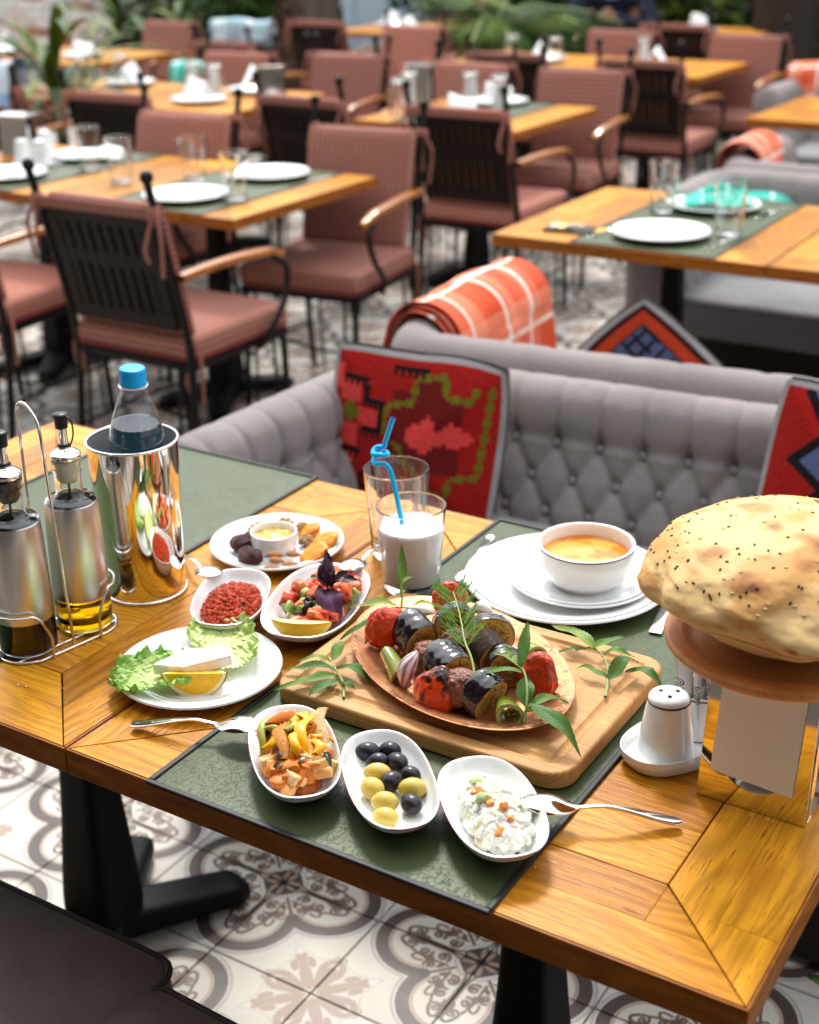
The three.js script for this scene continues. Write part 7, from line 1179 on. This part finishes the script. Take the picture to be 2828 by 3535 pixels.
{ // palm
  const t = thing('fan_palm', 'dark green feather palm in the middle background', 'palm', [-3.62, 0, -7.75]), r = rng(41);
  obj('pot', lathe([[0, 0.0], [0.2, 0], [0.26, 0.36], [0.27, 0.38], [0.24, 0.38], [0, 0.33]], 32, false), clay, t); obj('trunk', taper([[0, 0.3, 0], [0.02, 0.6, 0], [0, 0.85, 0]], 0.075, 0.06, 12, 10), barkM, t);
  for (let i = 0; i < 26; i++) {
    const a = r() * 2 * PI, up = -0.1 + 1.2 * r(), L = 0.55 + 0.3 * r(), P = (v) => { const s = v * L; return V3(Math.cos(a) * (s * Math.cos(up) + 0.15 * v * v), 0.82 + s * Math.sin(up) - 0.55 * L * v * v, Math.sin(a) * (s * Math.cos(up) + 0.15 * v * v)); };
    const fr = obj('palm_frond', tube([P(0), P(0.33), P(0.66), P(1)], 0.006, 10, 5), stemM, t), side = V3(-Math.sin(a), 0, Math.cos(a)), list = [];
    for (let k = 0; k < 40; k++) { const v = 0.15 + 0.85 * Math.floor(k / 2) / 20, s = k % 2 ? 1 : -1, p = P(v), dir = P(Math.min(1, v + 0.05)).sub(p).normalize().multiplyScalar(0.7).addScaledVector(side, s * 0.8).add(V3(0, -0.25, 0)).normalize(), l = 0.30 * Math.sin(PI * clamp(v * 0.85 + 0.12)), g = leaf(l, 0.016, { curl: 0.25, fold: 0.3, n: 5 }), x = dir, y = V3(0, 1, 0).addScaledVector(x, -x.y).normalize(); list.push(g.applyMatrix4(new THREE.Matrix4().makeBasis(x, y, V3().crossVectors(x, y)).setPosition(p))); }
    kindOf(obj('leaflets', merge(list), greens[i % 5 === 0 ? 2 : i % 2 ? 0 : 1], fr), 'stuff');
  }
}
{ // leafy plant in a dark planter at the lower right
  const t = thing('rubber_plant', 'glossy green plant in a dark planter at the lower right corner', 'plant', [0.98, 0, -0.02]), r = rng(19);
  obj('planter', metreUV(box(0.30, 0.42, 0.30, 0, 0.21, 0, 0.012)), mat([0.03, 0.028, 0.028], { roughness: 0.6 }), t); obj('soil', new THREE.CylinderGeometry(0.13, 0.13, 0.01, 20).translate(0, 0.42, 0), mat([0.03, 0.02, 0.014], { roughness: 1 }), t);
  const lm = [mat([0.035, 0.11, 0.035], { map: leafTex, roughness: 0.3, clearcoat: 0.3 }), mat([0.06, 0.15, 0.04], { map: leafTex, roughness: 0.35, clearcoat: 0.3 })];
  for (let k = 0; k < 5; k++) { const s = [[0, 0.42, 0], [(r() - 0.5) * 0.1, 0.52, (r() - 0.5) * 0.1], [(r() - 0.6) * 0.2, 0.60 + 0.08 * r(), (r() - 0.5) * 0.2]]; const st = obj('stem', taper(s, 0.006, 0.003, 8, 6), stemM, t); for (let i = 0; i < 6; i++) { const q = s[2], o = obj('leaf', leaf(0.10 + 0.05 * r(), 0.05 + 0.015 * r(), { curl: 0.35, fold: 0.2, wave: 0.06, seed: i }), lm[i % 2], st, [lerp(s[1][0], q[0], 0.4 + 0.1 * i), lerp(s[1][1], q[1], 0.3 + 0.12 * i), lerp(s[1][2], q[2], 0.4 + 0.1 * i)]); o.rotation.set((r() - 0.5) * 0.7, r() * 6.3, 0.2 + 0.5 * r(), 'YZX'); } }
  for (const [p, ry, rz, L] of [[[-0.07, 0.68, -0.07], 2.5, 0.22, 0.12], [[-0.03, 0.62, -0.02], 3.0, 0.0, 0.15], [[-0.05, 0.57, 0.0], 3.3, 0.1, 0.14], [[-0.06, 0.60, 0.03], 3.6, -0.1, 0.13], [[-0.02, 0.64, -0.05], 2.7, 0.1, 0.14], [[-0.04, 0.55, -0.06], 2.6, -0.1, 0.15]]) { const o = obj('leaf', leaf(L, 0.06, { curl: 0.3, fold: 0.2, wave: 0.05, seed: L * 80 }), lm[1], t, p); o.rotation.set(0.1, ry, rz, 'YZX'); }
}
// ------------------------------------------------------------------ the seated person
{
  const field = (bones, res, lo, hi, k = 0.035) => { // smooth union of tapered capsules, meshed
    const size = Math.max(hi[0] - lo[0], hi[1] - lo[1], hi[2] - lo[2]), mc = new MarchingCubes(res, mat([1, 1, 1]), false, false, 200000), n = res, half = n / 2;
    const pa = V3(), ba = V3();
    const B = bones.map(([a, b, ra, rb]) => [V3(...a), V3(...b), ra, rb]);
    for (let z = 0; z < n; z++) for (let y = 0; y < n; y++) for (let x = 0; x < n; x++) {
      const p = V3(lo[0] + (x / half) * size * 0.5, lo[1] + (y / half) * size * 0.5, lo[2] + (z / half) * size * 0.5); let d = 1e3;
      for (const [a, b, ra, rb] of B) { pa.subVectors(p, a); ba.subVectors(b, a); const h = clamp(pa.dot(ba) / Math.max(ba.lengthSq(), 1e-9)), e = pa.addScaledVector(ba, -h).length() - lerp(ra, rb, h); const q = clamp(0.5 + (0.5 * (d - e)) / k); d = lerp(d, e, q) - k * q * (1 - q); }
      mc.field[x + y * n + z * n * n] = -d;
    }
    mc.isolation = 0; mc.update();
    const g = new THREE.BufferGeometry(), c = mc.count, P = mc.positionArray.slice(0, c * 3), N = mc.normalArray.slice(0, c * 3);
    for (let i = 0; i < c; i++) for (let q = 0; q < 3; q++) P[i * 3 + q] = lo[q] + (P[i * 3 + q] + 1) * size * 0.5;
    g.setAttribute('position', new THREE.BufferAttribute(P, 3)); const m = mergeVertices(g, 1e-5); m.computeVertexNormals(); return m;
  };
  const t = thing('person', 'seated person in a dark navy jacket with hands clasped at the table', 'person', [-3.32, 0, -8.95], 0.32);
  // y up, faces +z; elbows on the table edge, hands together under the chin
  const body = field([[[0, 0.48, 0], [0, 0.74, -0.02], 0.17, 0.16], [[-0.09, 1.0, -0.01], [0.09, 1.0, -0.01], 0.14, 0.14], [[-0.19, 1.06, 0], [-0.29, 0.76, 0.14], 0.07, 0.055], [[0.19, 1.06, 0], [0.29, 0.76, 0.14], 0.07, 0.055], [[-0.29, 0.76, 0.14], [-0.06, 0.83, 0.33], 0.052, 0.036], [[0.29, 0.76, 0.14], [0.06, 0.83, 0.33], 0.052, 0.036], [[0, 1.1, -0.01], [0, 1.2, 0.01], 0.07, 0.052], [[-0.1, 0.5, 0.05], [-0.13, 0.5, 0.42], 0.085, 0.065], [[0.1, 0.5, 0.05], [0.13, 0.5, 0.42], 0.085, 0.065], [[-0.13, 0.5, 0.42], [-0.13, 0.08, 0.40], 0.06, 0.042], [[0.13, 0.5, 0.42], [0.13, 0.08, 0.40], 0.06, 0.042], [[-0.13, 0.05, 0.40], [-0.14, 0.04, 0.56], 0.042, 0.035], [[0.13, 0.05, 0.40], [0.14, 0.04, 0.56], 0.042, 0.035]], 76, [-0.62, -0.02, -0.5], [0.62, 1.22, 0.74]);
  const skin = [0.32, 0.165, 0.105], navy = [0.016, 0.020, 0.042], dk = [0.02, 0.02, 0.024];
  paint(body, (x, y, z) => (y > 1.155 ? skin : y < 0.56 ? dk : Math.abs(x) < 0.035 && y > 0.95 && z > 0.08 ? [0.25, 0.34, 0.5] : navy));
  obj('body', body, mat([1, 1, 1], { vertexColors: true, roughness: 0.8 }), t);
  const head = field([[[0, 1.36, 0.015], [0, 1.385, -0.015], 0.086, 0.092], [[0, 1.29, 0.055], [0, 1.33, 0.05], 0.045, 0.06], [[0, 1.335, 0.098], [0, 1.312, 0.118], 0.009, 0.015], [[-0.088, 1.345, 0.0], [-0.09, 1.325, 0.005], 0.014, 0.011], [[0.088, 1.345, 0.0], [0.09, 1.325, 0.005], 0.014, 0.011], [[-0.022, 1.282, 0.095], [0.022, 1.282, 0.095], 0.008, 0.008], [[0, 1.2, 0.01], [0, 1.28, 0.01], 0.05, 0.055]], 52, [-0.16, 1.18, -0.16], [0.16, 1.5, 0.16], 0.018);
  paint(head, (x, y, z) => (z > 0.085 && y > 1.268 && y < 1.29 && Math.abs(x) < 0.026 ? [0.25, 0.08, 0.07] : skin)); obj('head', head, mat([1, 1, 1], { vertexColors: true, roughness: 0.6 }), t);
  obj('hair', blob(10, (d) => { const k = d.z > 0.55 && d.y < 0.45 ? 0.8 : 1; return [d.x * 0.103 * k, 1.395 + Math.max(d.y, -0.45) * 0.098 * k, -0.02 + d.z * 0.108 * k]; }), mat([0.012, 0.009, 0.008], { roughness: 0.6 }), t);
  for (const s of [-1, 1]) { obj('eye', new THREE.SphereGeometry(0.0125, 12, 8), mat([0.6, 0.58, 0.55], { roughness: 0.2 }), t, [s * 0.034, 1.352, 0.089]); obj('eyebrow', tube([[s * 0.018, 1.372, 0.104], [s * 0.036, 1.378, 0.101], [s * 0.055, 1.370, 0.09]], 0.004, 8, 5), blackPlastic, t); }
  for (const s of [-1, 1]) { // clasped hands: a palm, four fingers bent round the other hand, a thumb on top
    const b = [[[s * 0.055, 0.905, 0.335], [s * 0.022, 0.925, 0.362], 0.026, 0.024]];
    for (let k = 0; k < 4; k++) { const y = 0.948 - k * 0.019, L = [0.9, 1, 0.95, 0.75][k]; b.push([[s * 0.022, y, 0.372], [-s * 0.012 * L, y, 0.388 + (s > 0 ? 0.010 : 0)], 0.0095, 0.009], [[-s * 0.012 * L, y, 0.388 + (s > 0 ? 0.010 : 0)], [-s * 0.036 * L, y + 0.002, 0.366], 0.009, 0.0075]); }
    b.push([[s * 0.03, 0.935, 0.35], [s * 0.012, 0.962, 0.358], 0.0115, 0.010], [[s * 0.012, 0.962, 0.358], [-s * 0.012, 0.970, 0.366], 0.010, 0.008]);
    const g = field(b, 46, [-0.085, 0.86, 0.29], [0.085, 1.03, 0.46], 0.006); obj('hand', g, mat(skin, { roughness: 0.6 }), t, [0, -0.07, 0]);
  }
  const ch = copy(chair0, 'armchair of the seated person, hidden behind the jacket', [-3.36, 0, -9.05], 0.32); ch.userData.label = 'armchair under the seated person in navy';
}
// ------------------------------------------------------------------ the terrace roof over the viewer
{
  const t = thing('terrace_roof', 'timber terrace roof over the front tables with house wall behind', null, [0, 0, 0]); t.userData.kind = 'structure'; delete t.userData.category;
  const rw = mat([0.16, 0.10, 0.065], { map: oakMap, roughness: 0.8 }), pl = mat([0.42, 0.37, 0.32], { map: velvetMap, roughness: 0.95 });
  obj('roof_deck', box(16, 0.08, 4.0, 0, 3.1, 2.75), rw, t); for (let i = 0; i < 14; i++) obj('rafter', box(0.09, 0.16, 4.0, -7.2 + i * 1.1, 2.98, 2.75), rw, t);
  obj('front_beam', box(16, 0.22, 0.14, 0, 2.90, 0.78), rw, t); obj('house_wall', box(16, 3, 0.25, 0, 1.5, 4.6), pl, t);
  for (const x of [-6.2, 6.2]) obj('roof_post', box(0.16, 2.8, 0.16, x, 1.4, 0.78), rw, t);
}

{ // grains of salt and crumbs on the wood
  const r = rng(7), list = []; for (let i = 0; i < 70; i++) { const s = 0.0005 + 0.0011 * r() * r(), x = -0.15 + 0.30 * r() + (i % 5 === 0 ? 0.45 : 0), z = -0.03 - 0.26 * r(); list.push(place(lump(s, s * 0.7, s, i % 7, 0.3, 2, 1), [x, T + 0.0006 + s * 0.3, z], [0, r() * 6, 0])); }
  tag(obj('salt_crumbs', merge(list), mat([0.75, 0.70, 0.62], { roughness: 0.6 })), 'white salt grains and crumbs scattered on the oak by the side plate', 'crumbs', null, 'stuff');
}

renderer.render(scene, camera);
